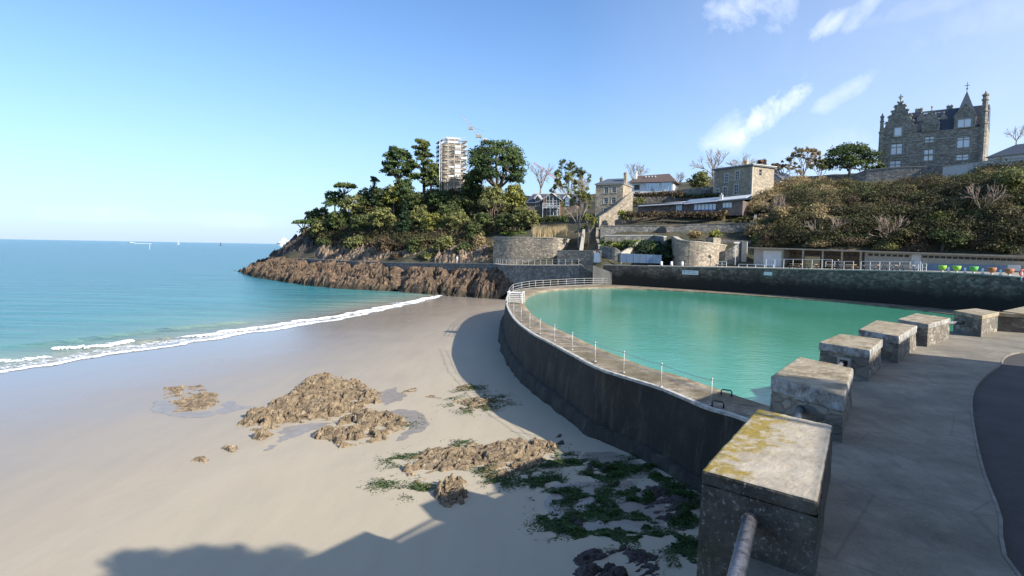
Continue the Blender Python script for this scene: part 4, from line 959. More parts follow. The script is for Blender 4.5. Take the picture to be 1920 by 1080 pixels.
# white tube railing on the far curve
rl_px = [(955, 573), (954, 560), (962, 548.5), (978, 544), (992, 541.5), (1004, 540), (1018, 539), (1032, 538), (1046, 537), (1062, 536), (1078, 535), (1095, 534.3), (1112, 534), (1130, 533.6), (1146, 533.5)]
rp = [PZ(a, b, RIM) for a, b in rl_px]
rail = empty('white_railing', tuple(rp[7]), 0, 'white three-bar tube railing round the far curve of the dam', 'railing'); c0 = rail.location
for q in rp: MB().tube([q - c0, q - c0 + Vector((0, 0, 1.1))], .028, 8).build('post', M['rail'], rail, True)
for hgt in (1.1, .75, .40):
    pts = [q - c0 + Vector((0, 0, hgt)) for q in rp]
    if hgt == 1.1: pts.append(pts[-1] + Vector((1.0, -.1, -1.0)))
    MB().tube(pts, .022, 6).build('rail', M['rail'], rail, True)
# white steel steps over the crest
st = PZ(966, 568, RIM); ro = empty('access_steps', tuple(st), R(-8), 'white slatted metal access steps at the left end of the dam', 'steps')
for sx in (-.75, .85):
    MB().tube([(sx, -.6, -.0), (sx, -.6, 1.25), (sx, .9, 1.25), (sx, .9, 0)], .04, 6).build('side_rail', M['white'], ro)
for i in range(6): MB().box(-.72, -.5 + i * .02, .12 + .2 * i, .82, -.3 + i * .2, .17 + .2 * i).build('slat', M['white'], ro)
# grab handles
for (a, b), lb in (((1362, 741), 'black hoop grab handle on the pool side of the crest'), ((1346, 763), 'black hoop grab handle on the seaward side of the crest')):
    q = PZ(a, b, RIM + .02); ro = empty('grab_handle', tuple(q), R(-38), lb, 'handle', 'grab handles on the dam crest')
    pts = [(-.22, 0, 0), (-.22, 0, .16), (-.17, 0, .22), (.17, 0, .22), (.22, 0, .16), (.22, 0, 0)]
    MB().tube(pts, .028, 8).build('hoop', M['black'], ro, True)
    for sx in (-.22, .22): MB().tube([(sx, 0, 0), (sx, 0, .02)], .06, 10).build('foot_plate', M['black'], ro)
# ------------------------------------------------------------------ buildings
def root_at(name, pL, pR, label, cat, group=None):
    """front-left and front-right base corners (world); local x along the front, y into the house"""
    d = Vector((pR[0] - pL[0], pR[1] - pL[1])); rz = math.atan2(d.y, d.x)
    return empty(name, tuple(pL), rz, label, cat, group), d.length
def wall_face(mb, W, H, ops, y=0, thick=.22, x0=0.0, z0=0.0, flip=False, axis='x', at=0):
    """front wall with real openings (x, z, w, h); reveals go inwards"""
    xs = sorted({x0, W} | {round(o[0], 4) for o in ops} | {round(o[0] + o[2], 4) for o in ops}); zs = sorted({z0, H} | {round(o[1], 4) for o in ops} | {round(o[1] + o[3], 4) for o in ops})
    def P(x, z, d):
        if axis == 'x': return (x, y + d, z)
        return (at - d, x, z)
    for i in range(len(xs) - 1):
        for j in range(len(zs) - 1):
            cx, cz_ = (xs[i] + xs[i+1]) / 2, (zs[j] + zs[j+1]) / 2
            if any(o[0] < cx < o[0] + o[2] and o[1] < cz_ < o[1] + o[3] for o in ops): continue
            mb.quad(P(xs[i], zs[j], 0), P(xs[i+1], zs[j], 0), P(xs[i+1], zs[j+1], 0), P(xs[i], zs[j+1], 0))
    for (x, z, w_, h_) in ops:
        a, b, c, d = (x, z), (x + w_, z), (x + w_, z + h_), (x, z + h_)
        for p, q in ((a, b), (b, c), (c, d), (d, a)):
            mb.quad(P(*p, 0), P(*q, 0), P(*q, thick), P(*p, thick))
def window(root, x, z, w_, h_, frame, glass, nx=2, nz=2, y=0, depth=.16, bar=.06, name='window', axis='x', at=0, top=None):
    mb = MB(); Y0 = y + depth
    def bx(a, c, b, d, y0, y1):
        if axis == 'x': mb.box(a, y0, c, b, y1, d)
        else: mb.box(at - y1, a, c, at - y0, b, d)
    e = .003
    bx(x + e, z + e, x + bar, z + h_ - e, Y0 - .05, Y0 + .03); bx(x + w_ - bar, z + e, x + w_ - e, z + h_ - e, Y0 - .05, Y0 + .03)
    bx(x + bar, z + e, x + w_ - bar, z + bar, Y0 - .05, Y0 + .03); bx(x + bar, z + h_ - bar, x + w_ - bar, z + h_ - e, Y0 - .05, Y0 + .03)
    for i in range(1, nx): bx(x + w_ * i / nx - bar / 2, z + bar, x + w_ * i / nx + bar / 2, z + h_ - bar, Y0 - .045, Y0 + .02)
    hs = [h_ * k / nz for k in range(1, nz)] if top is None else [h_ * top]
    for q in hs: bx(x + bar, z + q - bar / 2, x + w_ - bar, z + q + bar / 2, Y0 - .042, Y0 + .018)
    wo_ = mb.build(name, frame, root)
    g_ = MB()
    if axis == 'x': g_.box(x + bar * .5, Y0 - .005, z + bar * .5, x + w_ - bar * .5, Y0 + .012, z + h_ - bar * .5)
    else: g_.box(at - Y0 - .012, x + bar * .5, z + bar * .5, at - Y0 + .005, x + w_ - bar * .5, z + h_ - bar * .5)
    g_.build('pane', glass, wo_); return wo_
def surround(root, x, z, w_, h_, mat, t=.16, y=-.025, sill=True):
    mb = MB(); e = .001
    mb.box(x - t, y, z, x, .05, z + h_); mb.box(x + w_, y, z, x + w_ + t, .05, z + h_); mb.box(x - t - e, y - .003, z + h_, x + w_ + t + e, .05, z + h_ + t)
    if sill: mb.box(x - t - .05, y - .06, z - .12, x + w_ + t + .05, .06, z - .001)
    return mb.build('surround', mat, root)
def zbase(px, py, y): return PY(px, py, y)
# --- tall stone house (left of centre)
A = PY(1115, 432, 141); B = PY(1166, 432, 138.2); A.z = B.z = 14.9
th, Wd = root_at('stone_house', A, B, 'narrow three storey stone house with slate roof and sunlit right side', 'house')
Hh = PY(1160, 346, 139).z - A.z; D = 7.5
def wx(px, Y_=139): return (Vector(PY(px, 400, Y_).xy) - Vector(A.xy)).length
rows = [(PY(1160, 363, 139).z - A.z - 0, .0), (PY(1160, 391, 139).z - A.z, 0), (PY(1160, 416, 139).z - A.z, 0)]
ops = []
for pxm in (1129.7, 1149.2):
    x = wx(pxm) - .45
    for zz in (PY(0, 0, 139).z,): pass
    for (yt, yb) in ((350, 361), (370, 381), (390, 401)): 
        z1 = PY(pxm, yt, 139).z - A.z; z0 = PY(pxm, yb, 139).z - A.z; ops.append((x, z0, .95, z1 - z0))
mb = MB(); wall_face(mb, Wd, Hh, ops)
sops = []
mb.quad((0, D, 0), (0, 0, 0), (0, 0, Hh), (0, D, Hh)); mb.quad((Wd, D, 0), (0, D, 0), (0, D, Hh), (Wd, D, Hh)); mb.quad((Wd, 0, 0), (Wd, D, 0), (Wd, D, Hh), (Wd, 0, Hh))
wl = mb.build('wall', M['granite'], th)
for o_ in ops: surround(th, *o_, M['trim']); window(th, *o_, M['white'], M['darkglass'], 2, 3)
MB().box(-.22, -.22, Hh, Wd + .22, D + .22, Hh + .22).build('cornice', M['castletrim'], th)
rf = MB(); i0 = .25; zr = Hh + .225; ap = 1.9
rf.v += [(-.25, -.25, zr), (Wd + .25, -.25, zr), (Wd + .25, D + .25, zr), (-.25, D + .25, zr), (1.6, D / 2, zr + ap * .8), (Wd - .8, D / 2, zr + ap * .8)]
rf.f += [(0, 1, 5, 4), (1, 2, 5), (2, 3, 4, 5), (3, 0, 4), (3, 2, 1, 0)]; rf.m += [0] * 5
ro_ = rf.build('roof', M['slate2'], th)
def chimney(parent, x, y, z, w_, d_, h_, mat, pots=2, name='chimney'):
    mb = MB().box(x, y, z, x + w_, y + d_, z + h_); mb.box(x - .07, y - .07, z + h_, x + w_ + .07, y + d_ + .07, z + h_ + .14)
    for k in range(pots): mb.tube([(x + w_ * (k + .5) / pots, y + d_ / 2, z + h_ + .14), (x + w_ * (k + .5) / pots, y + d_ / 2, z + h_ + .5)], .1, 8)
    return mb.build(name, mat, parent)
chimney(ro_, Wd - .3, 1.2, Hh + .2, .6, 1.0, 2.3, M['granite']); chimney(ro_, -.1, 3, Hh + .2, .5, 1.0, 1.6, M['granite2'])
# --- half-timbered villa behind the trees
A = PY(987, 418, 160); B = PY(1078, 418, 157); A.z = B.z = 15.0
tv, Wd = root_at('timbered_villa', A, B, 'half hidden villa with slate roof, brown gable and white balcony', 'house')
sc_ = Wd / 91.0
def vx(px): return (px - 987) * sc_
def vz(py): return PY(1030, py, 158.5).z - 15.0
He = vz(381); ops = [(vx(1004), vz(386), 1.2, 2.2), (vx(1024.5), vz(383.5), 1.6, 2.3), (vx(1038), vz(383.5), 1.6, 2.3), (vx(1024), vz(403), 1.6, 2.6), (vx(1037), vz(403), 1.4, 2.6)]
mb = MB(); wall_face(mb, Wd, He, [(a, max(.1, b), c, d) for a, b, c, d in ops if b + d < He] )
D = 8; mb.quad((0, D, 0), (0, 0, 0), (0, 0, He), (0, D, He)); mb.quad((Wd, 0, 0), (Wd, D, 0), (Wd, D, He), (Wd, 0, He)); mb.quad((Wd, D, 0), (0, D, 0), (0, D, He), (Wd, D, He))
mb.build('wall', plain('villa_brick', (.16, .125, .10), .85, .3, 2), tv)
zt = vz(360) - He; r = MB()
r.vprism([(-.5, He - .2), (Wd + .5, He - .2), (Wd - .6, He + zt), (.9, He + zt)], 2.0, 2.05) if 0 else None
r.v += [(-.5, -.5, He), (Wd + .5, -.5, He), (Wd + .5, D + .5, He), (-.5, D + .5, He), (.8, D / 2, vz(361)), (Wd - .8, D / 2, vz(361))]
r.f += [(0, 1, 5, 4), (1, 2, 5), (2, 3, 4, 5), (3, 0, 4), (3, 2, 1, 0)]; r.m += [0] * 5
vr = r.build('roof', M['slate'], tv)
MB().box(.7, D / 2 - .12, vz(361) - .05, Wd - .7, D / 2 + .12, vz(361) + .18).build('ridge', M['offwhite'], vr)
gx0, gx1 = vx(1019), vx(1051); gm = (gx0 + gx1) / 2; gz0, gz1 = vz(388), vz(363.5)
gg = MB(); gg.vprism([(gx0, 0), (gx1, 0), (gx1, vz(374)), (gm, gz1), (gx0, vz(374))], -.9, 3.4); gg.build('gable', plain('brown_boards', (.17, .11, .075), .8, .3, 3), tv)
gr_ = MB()
for s_ in (-1, 1):
    a = (gm, gz1 + .12); b = (gm + s_ * ((gx1 - gx0) / 2 + .5), vz(374) - .35)
    gr_.vprism([(a[0], a[1] + .12), a, b, (b[0], b[1] + .12)] if s_ < 0 else [a, (a[0], a[1] + .12), (b[0], b[1] + .12), b], -1.3, 3.6)
gr_.build('bargeboard', M['offwhite'], tv)
for (x, z, w_, h_) in [(vx(1025), vz(386.2), 1.7, 2.5), (vx(1038), vz(386.2), 1.7, 2.5), (vx(1026), vz(405), 1.8, 2.5), (vx(1039), vz(405), 1.5, 2.5)]: window(tv, x, z, w_, h_, M['white'], M['darkglass'], 2, 2, y=-1.12, depth=.17)
window(tv, vx(1004), vz(387), 1.1, 2.6, M['white'], M['darkglass'], 2, 2, y=-.28, depth=.2); window(tv, vx(1059), vz(386), 1.1, 2.3, M['white'], M['glass'], 2, 2, y=-.28, depth=.2)
for px_, wd_ in ((1008, 8), (1062, 8)):   # small pointed dormers
    a0, a1 = vx(px_ - wd_ * .7), vx(px_ + wd_ * .7); mm = (a0 + a1) / 2; mb = MB()
    mb.vprism([(mm, vz(364)), (a0 - .2, vz(372)), (a0, vz(372) - .25), (mm, vz(364) - .45), (a1, vz(372) - .25), (a1 + .2, vz(372))][::-1], -.6, 3.5)
    dm = mb.build('dormer_roof', M['offwhite'], tv); MB().vprism([(a0 + .1, vz(386) + 2.4), (a1 - .1, vz(386) + 2.4), (a1 - .1, vz(372) - .3), (mm, vz(364.7) - .5), (a0 + .1, vz(372) - .3)], -.25, 3.4).build('dormer', M['slate2'], tv)
bal = MB(); z0 = vz(390); bx0, bx1 = vx(1020), vx(1049)
bal.box(bx0, -2.4, z0 - .2, bx1, -.9, z0); bal.box(bx0, -2.45, z0 + 1.0, bx1, -2.35, z0 + 1.1)
k = bx0
while k < bx1: bal.box(k, -2.43, z0, k + .09, -2.37, z0 + 1.0); k += .32
for q in (bx0 + .05, (bx0 + bx1) / 2, bx1 - .15): bal.box(q, -2.4, 0, q + .12, -2.28, z0 - .2)
bal.build('balcony', M['white'], tv)
# --- low white modern house with brown roof
A = PY(1181, 361, 158); B = PY(1262, 358, 154); A.z = B.z = 24.4
wh, Wd = root_at('white_house', A, B, 'long low white house with brown tiled roof and big glazed windows', 'house')
def hx(px): return (px - 1181) / 81 * Wd
def hz_(py): return PY(1222, py, 156).z - 24.4
He = hz_(341.5); D = 8
ops = [(hx(1189), hz_(355.5), hx(1199.5) - hx(1189), hz_(346) - hz_(355.5)), (hx(1211), hz_(359), hx(1236) - hx(1211), hz_(343) - hz_(359)), (hx(1240), hz_(358.5), hx(1259) - hx(1240), hz_(342.5) - hz_(358.5))]
mb = MB(); wall_face(mb, Wd, He, ops, z0=-2.0)
mb.quad((0, D, -2), (0, 0, -2), (0, 0, He), (0, D, He)); mb.quad((Wd, 0, -2), (Wd, D, -2), (Wd, D, He), (Wd, 0, He)); mb.quad((Wd, D, -2), (0, D, -2), (0, D, He), (Wd, D, He))
mb.build('wall', M['white'], wh)
window(wh, *ops[0], M['black'], M['darkglass'], 2, 1); window(wh, *ops[1], M['white'], M['glass'], 5, 2); window(wh, *ops[2], M['white'], M['glass'], 3, 2)
r = MB(); zr = He + .02; rh = hz_(323) - He
r.v += [(-.6, -.9, zr - .1), (Wd + .8, -.9, zr - .1), (Wd + .8, D + .6, zr - .1), (-.6, D + .6, zr - .1), (1.2, D / 2, zr + rh * .86), (Wd - 1.6, D / 2, zr + rh)]
r.f += [(0, 1, 5, 4), (1, 2, 5), (2, 3, 4, 5), (3, 0, 4), (3, 2, 1, 0)]; r.m += [0] * 5
rf_ = r.build('roof', M['tile'], wh); chimney(rf_, hx(1186.5), 1.4, He + .2, .6, .8, 2.6, M['white'], 1)
for q in range(4): MB().box(hx(1207 + q * 6), 1.6, He + rh * .48 + .2, hx(1209 + q * 6), 2.2, He + rh * .48 + .6).build('skylight', M['offwhite'], rf_)
# --- square stone house at centre right
A = PY(1337, 372, 142); B = PY(1409, 366, 133); A.z = B.z = 21.6
sh, Wd = root_at('stone_house', A, B, 'square two storey stone house with flat pale roof edge and tall white-framed windows', 'house')
def qx(px): return (px - 1337) / 72 * Wd
Hh = PY(1373, 316, 138).z - 21.6; D = 7.2
def qz(py): return PY(1373, py, 138).z - 21.6
ops = [(qx(1358.5), qz(340.5), 1.0, 1.8), (qx(1378.5), qz(338.5), 1.0, 1.9), (qx(1342.5), qz(366), .85, 1.6), (qx(1356.5), qz(367), 1.0, 2.0), (qx(1377.5), qz(366), 1.0, 2.2)]
mb = MB(); wall_face(mb, Wd, Hh, ops)
sop = [(2.2, qz(332), .8, 1.3)]
wall_face(mb, D, Hh, sop, axis='y', at=Wd); mb.quad((0, D, 0), (0, 0, 0), (0, 0, Hh), (0, D, Hh)); mb.quad((Wd, D, 0), (0, D, 0), (0, D, Hh), (Wd, D, Hh))
mb.build('wall', M['granite'], sh)
for k, o_ in enumerate(ops): surround(sh, *o_, M['offwhite']); window(sh, *o_, M['white'], M['darkglass'], 2, 3)
window(sh, *sop[0], M['offwhite'], M['darkglass'], 1, 2, axis='y', at=Wd)
mb = MB()
for z in range(int(Hh / .5)):
    mb.box(Wd - (.5 if z % 2 else .3), -.03, z * .5, Wd + .03, .3, z * .5 + .5); mb.box(-.03, -.03, z * .5, (.5 if z % 2 else .3), .3, z * .5 + .5)
mb.build('quoins', M['trim'], sh)
rr_ = MB().box(-.35, -.35, Hh, Wd + .35, D + .35, Hh + .28).build('roof', M['slate2'], sh); MB().box(-.42, -.42, Hh + .283, Wd + .42, D + .42, Hh + .42).build('roof_edge', M['offwhite'], sh)
chimney(rr_, Wd * .52, 3.2, Hh + .4, .9, .6, 1.3, M['wood'], 2)
# garden wall beside it with a doorway
gw = wall_run('garden_wall', [(*PY(1212, 362, 150).xy, PY(1212, 362, 150).z), (*PY(1270, 358, 147).xy, PY(1270, 356, 147).z), (*PY(1336, 350, 143).xy, PY(1336, 350, 143).z)], .5, 17, M['rubble2'], 'long stone garden wall between the white house and the square stone house', side=1)
q0 = PY(1327, 366, 142.2); MB().box(-.55, -.12, -1.2, .55, .1, 1.1).build('door', M['dark'], gw).location = q0 - gw.location
# --- long low glazed building with pale lean-to roofs
A = PY(1196, 396, 133); B = PY(1392, 396, 121); A.z = B.z = PY(1300, 398, 127).z - .8
lb, Wd = root_at('low_pavilion', A, B, 'long low pavilion with pale sloping roofs and blue framed windows behind a hedge', 'building')
ux = Vector((B.x - A.x, B.y - A.y)).normalized(); z0 = A.z
def lxz(px, py):     # pixel to local x, z on the front plane
    d = ray(px, py); n = Vector((ux.y, -ux.x)); t = (A.x * n.x + A.y * n.y) / (d.x * n.x + d.y * n.y)
    q = Vector((d.x * t, d.y * t)); return ((q - Vector(A.xy)).dot(ux), CZ + d.z * t - z0)
He = lxz(1300, 382)[1]; D = 5.5
zwl = [(1266, 1279, 383, 395.5), (1300, 1343, 381, 394.5), (1354, 1373, 379, 390)]
ops = []
for a, b, t, bt in zwl:
    xa, za = lxz(a, bt); xb, zb_ = lxz(b, t); ops.append((xa, max(.3, za), xb - xa, zb_ - za))
mb = MB(); wall_face(mb, Wd, max(o[1] + o[3] for o in ops) + .25, ops); H2 = max(o[1] + o[3] for o in ops) + .25
mb.quad((0, D, 0), (0, 0, 0), (0, 0, H2), (0, D, H2)); mb.quad((Wd, 0, 0), (Wd, D, 0), (Wd, D, H2), (Wd, 0, H2)); mb.quad((Wd, D, 0), (0, D, 0), (0, D, H2), (Wd, D, H2))
mb.build('wall', plain('dark_render', (.14, .11, .10), .8, .4, 1.5), lb)
for i, o_ in enumerate(ops): window(lb, *o_, M['bluepaint'] if i < 2 else M['blue'], M['paleglass'], [3, 6, 3][i], 1, bar=.12)
def slope_roof(x0, zf0, x1, zf1, rise, depth, mat, yfr=-1.0, nm='roof', th=.12):
    m2 = MB(); m2.v += [(x0, yfr, zf0), (x1, yfr, zf1), (x1, depth, zf1 + rise), (x0, depth, zf0 + rise), (x0, yfr, zf0 + th), (x1, yfr, zf1 + th), (x1, depth, zf1 + rise + th), (x0, depth, zf0 + rise + th)]
    m2.f += [(3, 2, 1, 0), (4, 5, 6, 7), (0, 1, 5, 4), (1, 2, 6, 5), (2, 3, 7, 6), (3, 0, 4, 7)]; m2.m += [0] * 6
    return m2.build(nm, mat, lb)
palroof = plain('pale_zinc_roof', (.50, .52, .55), .5, .12, 2); blr = plain('blue_zinc_roof', (.17, .22, .29), .45, .2, 2)
x1, z1 = lxz(1199, 388); x2, z2 = lxz(1281, 383); slope_roof(x1, z1, x2, z2 - .0, .75, 3.2, palroof)
x3, z3 = lxz(1346, 377.5); slope_roof(x2 + .02, z2, x3, z3, 1.15, 4.2, blr, -.8); slope_roof(x2 + .5, z2 - .12, x3, z3 - .12, .2, -.4, palroof, -1.2, 'fascia')
x4, z4 = lxz(1401, 372.5); slope_roof(x3 + .05, z3 - .05, x4, z4, 1.0, 3.6, palroof, -.9)
x5, z5 = lxz(1282, 375); x6, z6 = lxz(1342, 369); m2 = MB(); m2.box(x5, 4.3, z5 - .8, x6, 6.5, z6 - .5); m2.build('roof_lantern', blr, lb)
chimney(lb, lxz(1348, 372)[0], .6, z3 + .2, .5, .5, 1.0, M['offwhite'], 1)
# --- pale gable peeping over the scrub
A = PY(1425, 348, 150); B = PY(1463, 347, 146); A.z = B.z = 25.0
pg, Wd = root_at('gabled_house', A, B, 'small pale gable end peeping over the scrub right of the square house', 'house')
zt = PY(1443, 322, 148).z - 25; ze = PY(1443, 337, 148).z - 25
MB().vprism([(0, 0), (Wd, 0), (Wd, ze), (Wd * .45, zt), (0, ze)], 0, 8).build('wall', M['offwhite'], pg)
mb = MB()
for s_, xe in ((0, -.4), (1, Wd + .4)):
    a = (Wd * .45, zt + .02); b = (xe, ze - .25); pl = [a, (a[0], a[1] + .3), (b[0], b[1] + .3), b]; mb.vprism(pl if s_ else pl[::-1], -.3, 8.2)
mb.build('roof', M['slate2'], pg)
MB().box(Wd * .35, -.03, ze - .6, Wd * .55, .05, ze - .3).build('vent', M['castletrim'], pg)
# --- the castle-like villa on the clifftop
YL, YR = 154.5, 141.3
A = PY(1647, 312, YL); B = PY(1842, 300, YR); z0 = 30.0; A.z = B.z = z0
ca, Wd = root_at('castle_villa', A, B, 'large grey stone mansion on the clifftop with stepped gables and pointed turret roof', 'mansion')
ux = Vector((B.x - A.x, B.y - A.y)).normalized()
def L_(px, py, yy=0.0):
    n = Vector((ux.y, -ux.x)); O = Vector(A.xy) - n * yy      # plane shifted inwards by yy
    d = ray(px, py); t = (O.x * n.x + O.y * n.y) / (d.x * n.x + d.y * n.y); q = Vector((d.x * t, d.y * t))
    return ((q - Vector(A.xy)).dot(ux), CZ + d.z * t - z0)
def zpx(y6, x6): return L_(1620 + x6 / 6, 150 + y6 / 6)       # from the 6x enlargement
Zb = -8.0; He = zpx(590, 600)[1]
def opn(xa, ya, xb, yb):
    a = zpx(yb, xa); b = zpx(ya, xb); c = zpx(yb, xb); d = zpx(ya, xa)
    x0_ = (a[0] + d[0]) / 2; x1_ = (b[0] + c[0]) / 2; return (x0_, (a[1] + c[1]) / 2, x1_ - x0_, (b[1] + d[1]) / 2 - (a[1] + c[1]) / 2)
O1 = opn(340, 535, 428, 640); O2 = opn(295, 712, 435, 842); O3 = opn(280, 903, 420, 1000)
O4 = opn(675, 632, 797, 705); O5 = opn(665, 775, 785, 912)
O6 = opn(1052, 440, 1210, 535); O7 = opn(1038, 622, 1198, 765); O8 = opn(1028, 832, 1185, 905)
xg0 = zpx(600, 205)[0]; xg1 = zpx(600, 580)[0]                # left gable bay
xr0 = zpx(540, 1010)[0]; xr1 = zpx(540, 1250)[0]
xe = zpx(600, 1385)[0]
mb = MB(); D = 10
# main wall up to the eaves
ops = [O2, O3, O4, O5, O7, O8]
wall_face(mb, xe, He, ops, z0=Zb, thick=.35)
mb.quad((0, D, Zb), (0, 0, Zb), (0, 0, He), (0, D, He)); mb.quad((xe, 0, Zb), (xe, D, Zb), (xe, D, He), (xe, 0, He)); mb.quad((xe, D, Zb), (0, D, Zb), (0, D, He), (xe, D, He))
mb.build('wall', M['granite2'], ca)
wallm = M['granite2']
for i, o_ in enumerate([O2, O3, O5, O7, O8, O4]):
    surround(ca, *o_, M['castletrim'], .2); window(ca, *o_, M['castletrim'], M['paleglass'], 2, 2, depth=.25, bar=.2, top=.66 if i in (0, 3) else None)
# string courses
sm = MB()
for yy in (855, 690):
    z_ = zpx(yy, 500)[1]; sm.box(.02, -.12, z_ - .12, xe - .02, -.002, z_ + .12)
sm.build('string_course', M['castletrim'], ca)
# left stepped gable
gm = (xg0 + xg1) / 2; zpk = zpx(250, 410)[1]
steps = [(xg0, He), (xg0, He + 1.2)]
prof = [(1.0, .10), (1.0, .22), (.86, .22), (.80, .36), (.70, .40), (.66, .55), (.52, .58), (.47, .72), (.36, .74), (.30, .86), (.16, .90), (.12, 1.0)]
hw = (xg1 - xg0) / 2; hh = zpk - He
pl = [(gm - hw * a, He + hh * b) for a, b in prof]; pr_ = [(gm + hw * a, He + hh * b) for a, b in reversed(prof)]
gpoly = [(xg1 - .01, He - .05)] + [p for p in reversed(pr_)] + [p for p in reversed(pl)] + [(xg0 + .01, He - .05)]
gpoly = [(xg0, He - .02)] + pl[::1] ; gpoly = [(xg0, He - .02), (xg1, He - .02)] + list(reversed(pr_)) + list(reversed(pl))
gpoly = [(xg0, He + .0), (xg1, He + .0)] + [(gm + hw * a, He + hh * b) for a, b in prof] + [(gm - hw * a, He + hh * b) for a, b in reversed(prof)]
MB().vprism(gpoly, -.18, .55).build('stepped_gable', wallm, ca)
cop = MB(); ncp = []
for a, b in zip(prof[:-1], prof[1:]):
    for s_ in (-1, 1):
        xa, xb = gm + s_ * hw * a[0], gm + s_ * hw * b[0]; MB().box(min(xa, xb) - .14, -.28, He + hh * b[1] - .02, max(xa, xb) + .14, .62, He + hh * b[1] + .2).build('coping_stone', M['castletrim'], ca) if abs(xa - xb) > .1 else None
cop.tube([(gm, .15, zpk), (gm, .15, zpk + .9)], .16, 8); cop.ball((gm, .15, zpk + 1.0), .32); cop.box(gm - .5, .05, zpk + 1.2, gm + .5, .25, zpk + 1.4); cop.box(gm - .12, .04, zpk + 1.4, gm + .12, .26, zpk + 1.9)
cop.build('gable_finial', M['castletrim'], ca)
zO1 = O1
fr = MB(); 
surr = surround(ca, O1[0], O1[1], O1[2], O1[3], M['castletrim'], .22, y=-.22); window(ca, *O1, M['castletrim'], M['paleglass'], 1, 2, y=-.36, depth=.16, bar=.1, top=.12)
# centre dormer gable with arch
cx0, cz0_ = zpx(560, 650); cx1 = zpx(560, 850)[0]; cm = (cx0 + cx1) / 2; zc = zpx(345, 760)[1]; hw2 = (cx1 - cx0) / 2; h2 = zc - He
cp2 = [(1.0, 0), (1.0, .42), (.86, .50), (.84, .62), (.55, .72), (.40, .92), (.12, 1.0)]
MB().vprism([(cm + hw2 * a, He + h2 * b) for a, b in cp2] + [(cm - hw2 * a, He + h2 * b) for a, b in reversed(cp2)], -.25, .5).build('dormer_gable', wallm, ca)
am = MB(); rad = hw2 * .55; za = He + h2 * .15
pts = [(cm + rad * math.cos(t), -.30, za + rad * math.sin(t)) for t in np.linspace(0, math.pi, 14)]; am.tube(pts, .13, 6)
am.tube([(cm, .1, zc), (cm, .1, zc + .8)], .12, 6); am.ball((cm, .1, zc + .9), .24)
am.build('arch_moulding', M['castletrim'], ca)
# right gable with tall turret roof behind
zr1 = zpx(270, 1165)[1]; rm = (xr0 + xr1) / 2; hw3 = (xr1 - xr0) / 2 * 1.0; zsh = zpx(420, 1040)[1]
RG = [(xr0, He), (xr1, He), (xr1, zsh), (rm + .25, zr1), (rm - .25, zr1), (xr0, zsh)]
MB().vprism(RG, -.22, 3.0).build('right_gable', wallm, ca)
o6 = (O6[0], O6[1], O6[2], O6[3]); surround(ca, *o6, M['castletrim'], .22, y=-.26); window(ca, *o6, M['castletrim'], M['paleglass'], 2, 1, y=-.42, depth=.16, bar=.12)
cg = MB()
for s_ in (-1, 1):
    a = (rm, zr1 + .15); b = (rm + s_ * (hw3 + .2), zsh - .1); pl_ = [a, (a[0], a[1] + .25), (b[0], b[1] + .25), b]; cg.vprism(pl_ if s_ > 0 else pl_[::-1], -.34, .1)
cg.build('gable_coping', M['castletrim'], ca)
# main roof
zrg = zpx(350, 800)[1]; Y_r = D / 2; 
q1 = L_(1620 + 495 / 6, 150 + 400 / 6, Y_r); q2 = L_(1620 + 1345 / 6, 150 + 300 / 6, Y_r)
zrr = (q1[1] + q2[1]) / 2
r = MB(); r.v += [(xg0 + 1, .35, He - .1), (xe, .35, He - .1), (xe, D, He - .1), (xg0 + 1, D, He - .1), (xg0 + 1, Y_r - 2.5, zrr), (xe, Y_r - 2.5, zrr), (xe, Y_r + 2.5, zrr), (xg0 + 1, Y_r + 2.5, zrr)]
r.f += [(0, 1, 5, 4), (2, 3, 7, 6), (4, 5, 6, 7), (3, 0, 4, 7), (1, 2, 6, 5), (3, 2, 1, 0)]; r.m += [0] * 6
mr = r.build('roof', M['slate'], ca)
# left gable roof running back
r = MB(); r.vprism([(xg0, He), (xg1, He), (gm, He + hh * .84)], .56, D - .5); r.build('side_roof', M['slate'], ca)
for px6, w6 in ((605, .9), (648, .6), (965, 1.2)):
    xq = L_(1620 + px6 / 6, 200, Y_r)[0]; chimney(mr, xq - w6 / 2, Y_r - .5, zrr, w6, 1.0, 1.0, M['castletrim'], 2)
for px6 in (645, 895):     # small dormers on the slope
    xq, zq = L_(1620 + px6 / 6, 150 + 425 / 6, 2.0); m2 = MB(); m2.vprism([(xq - .8, zq - .9), (xq + .8, zq - .9), (xq + .8, zq), (xq, zq + 1.0), (xq - .8, zq)], 1.5, 4.5); m2.ball((xq, 1.7, zq + 1.2), .18); m2.build('dormer', M['castletrim'], mr)
for px6 in (715, 820):
    xq, zq = L_(1620 + px6 / 6, 150 + 390 / 6, 2.6); m2 = MB(); m2.box(xq - .8, 2.2, zq - .5, xq + .8, 3.4, zq + .45); m2.build('skylight', M['paleglass'], mr)
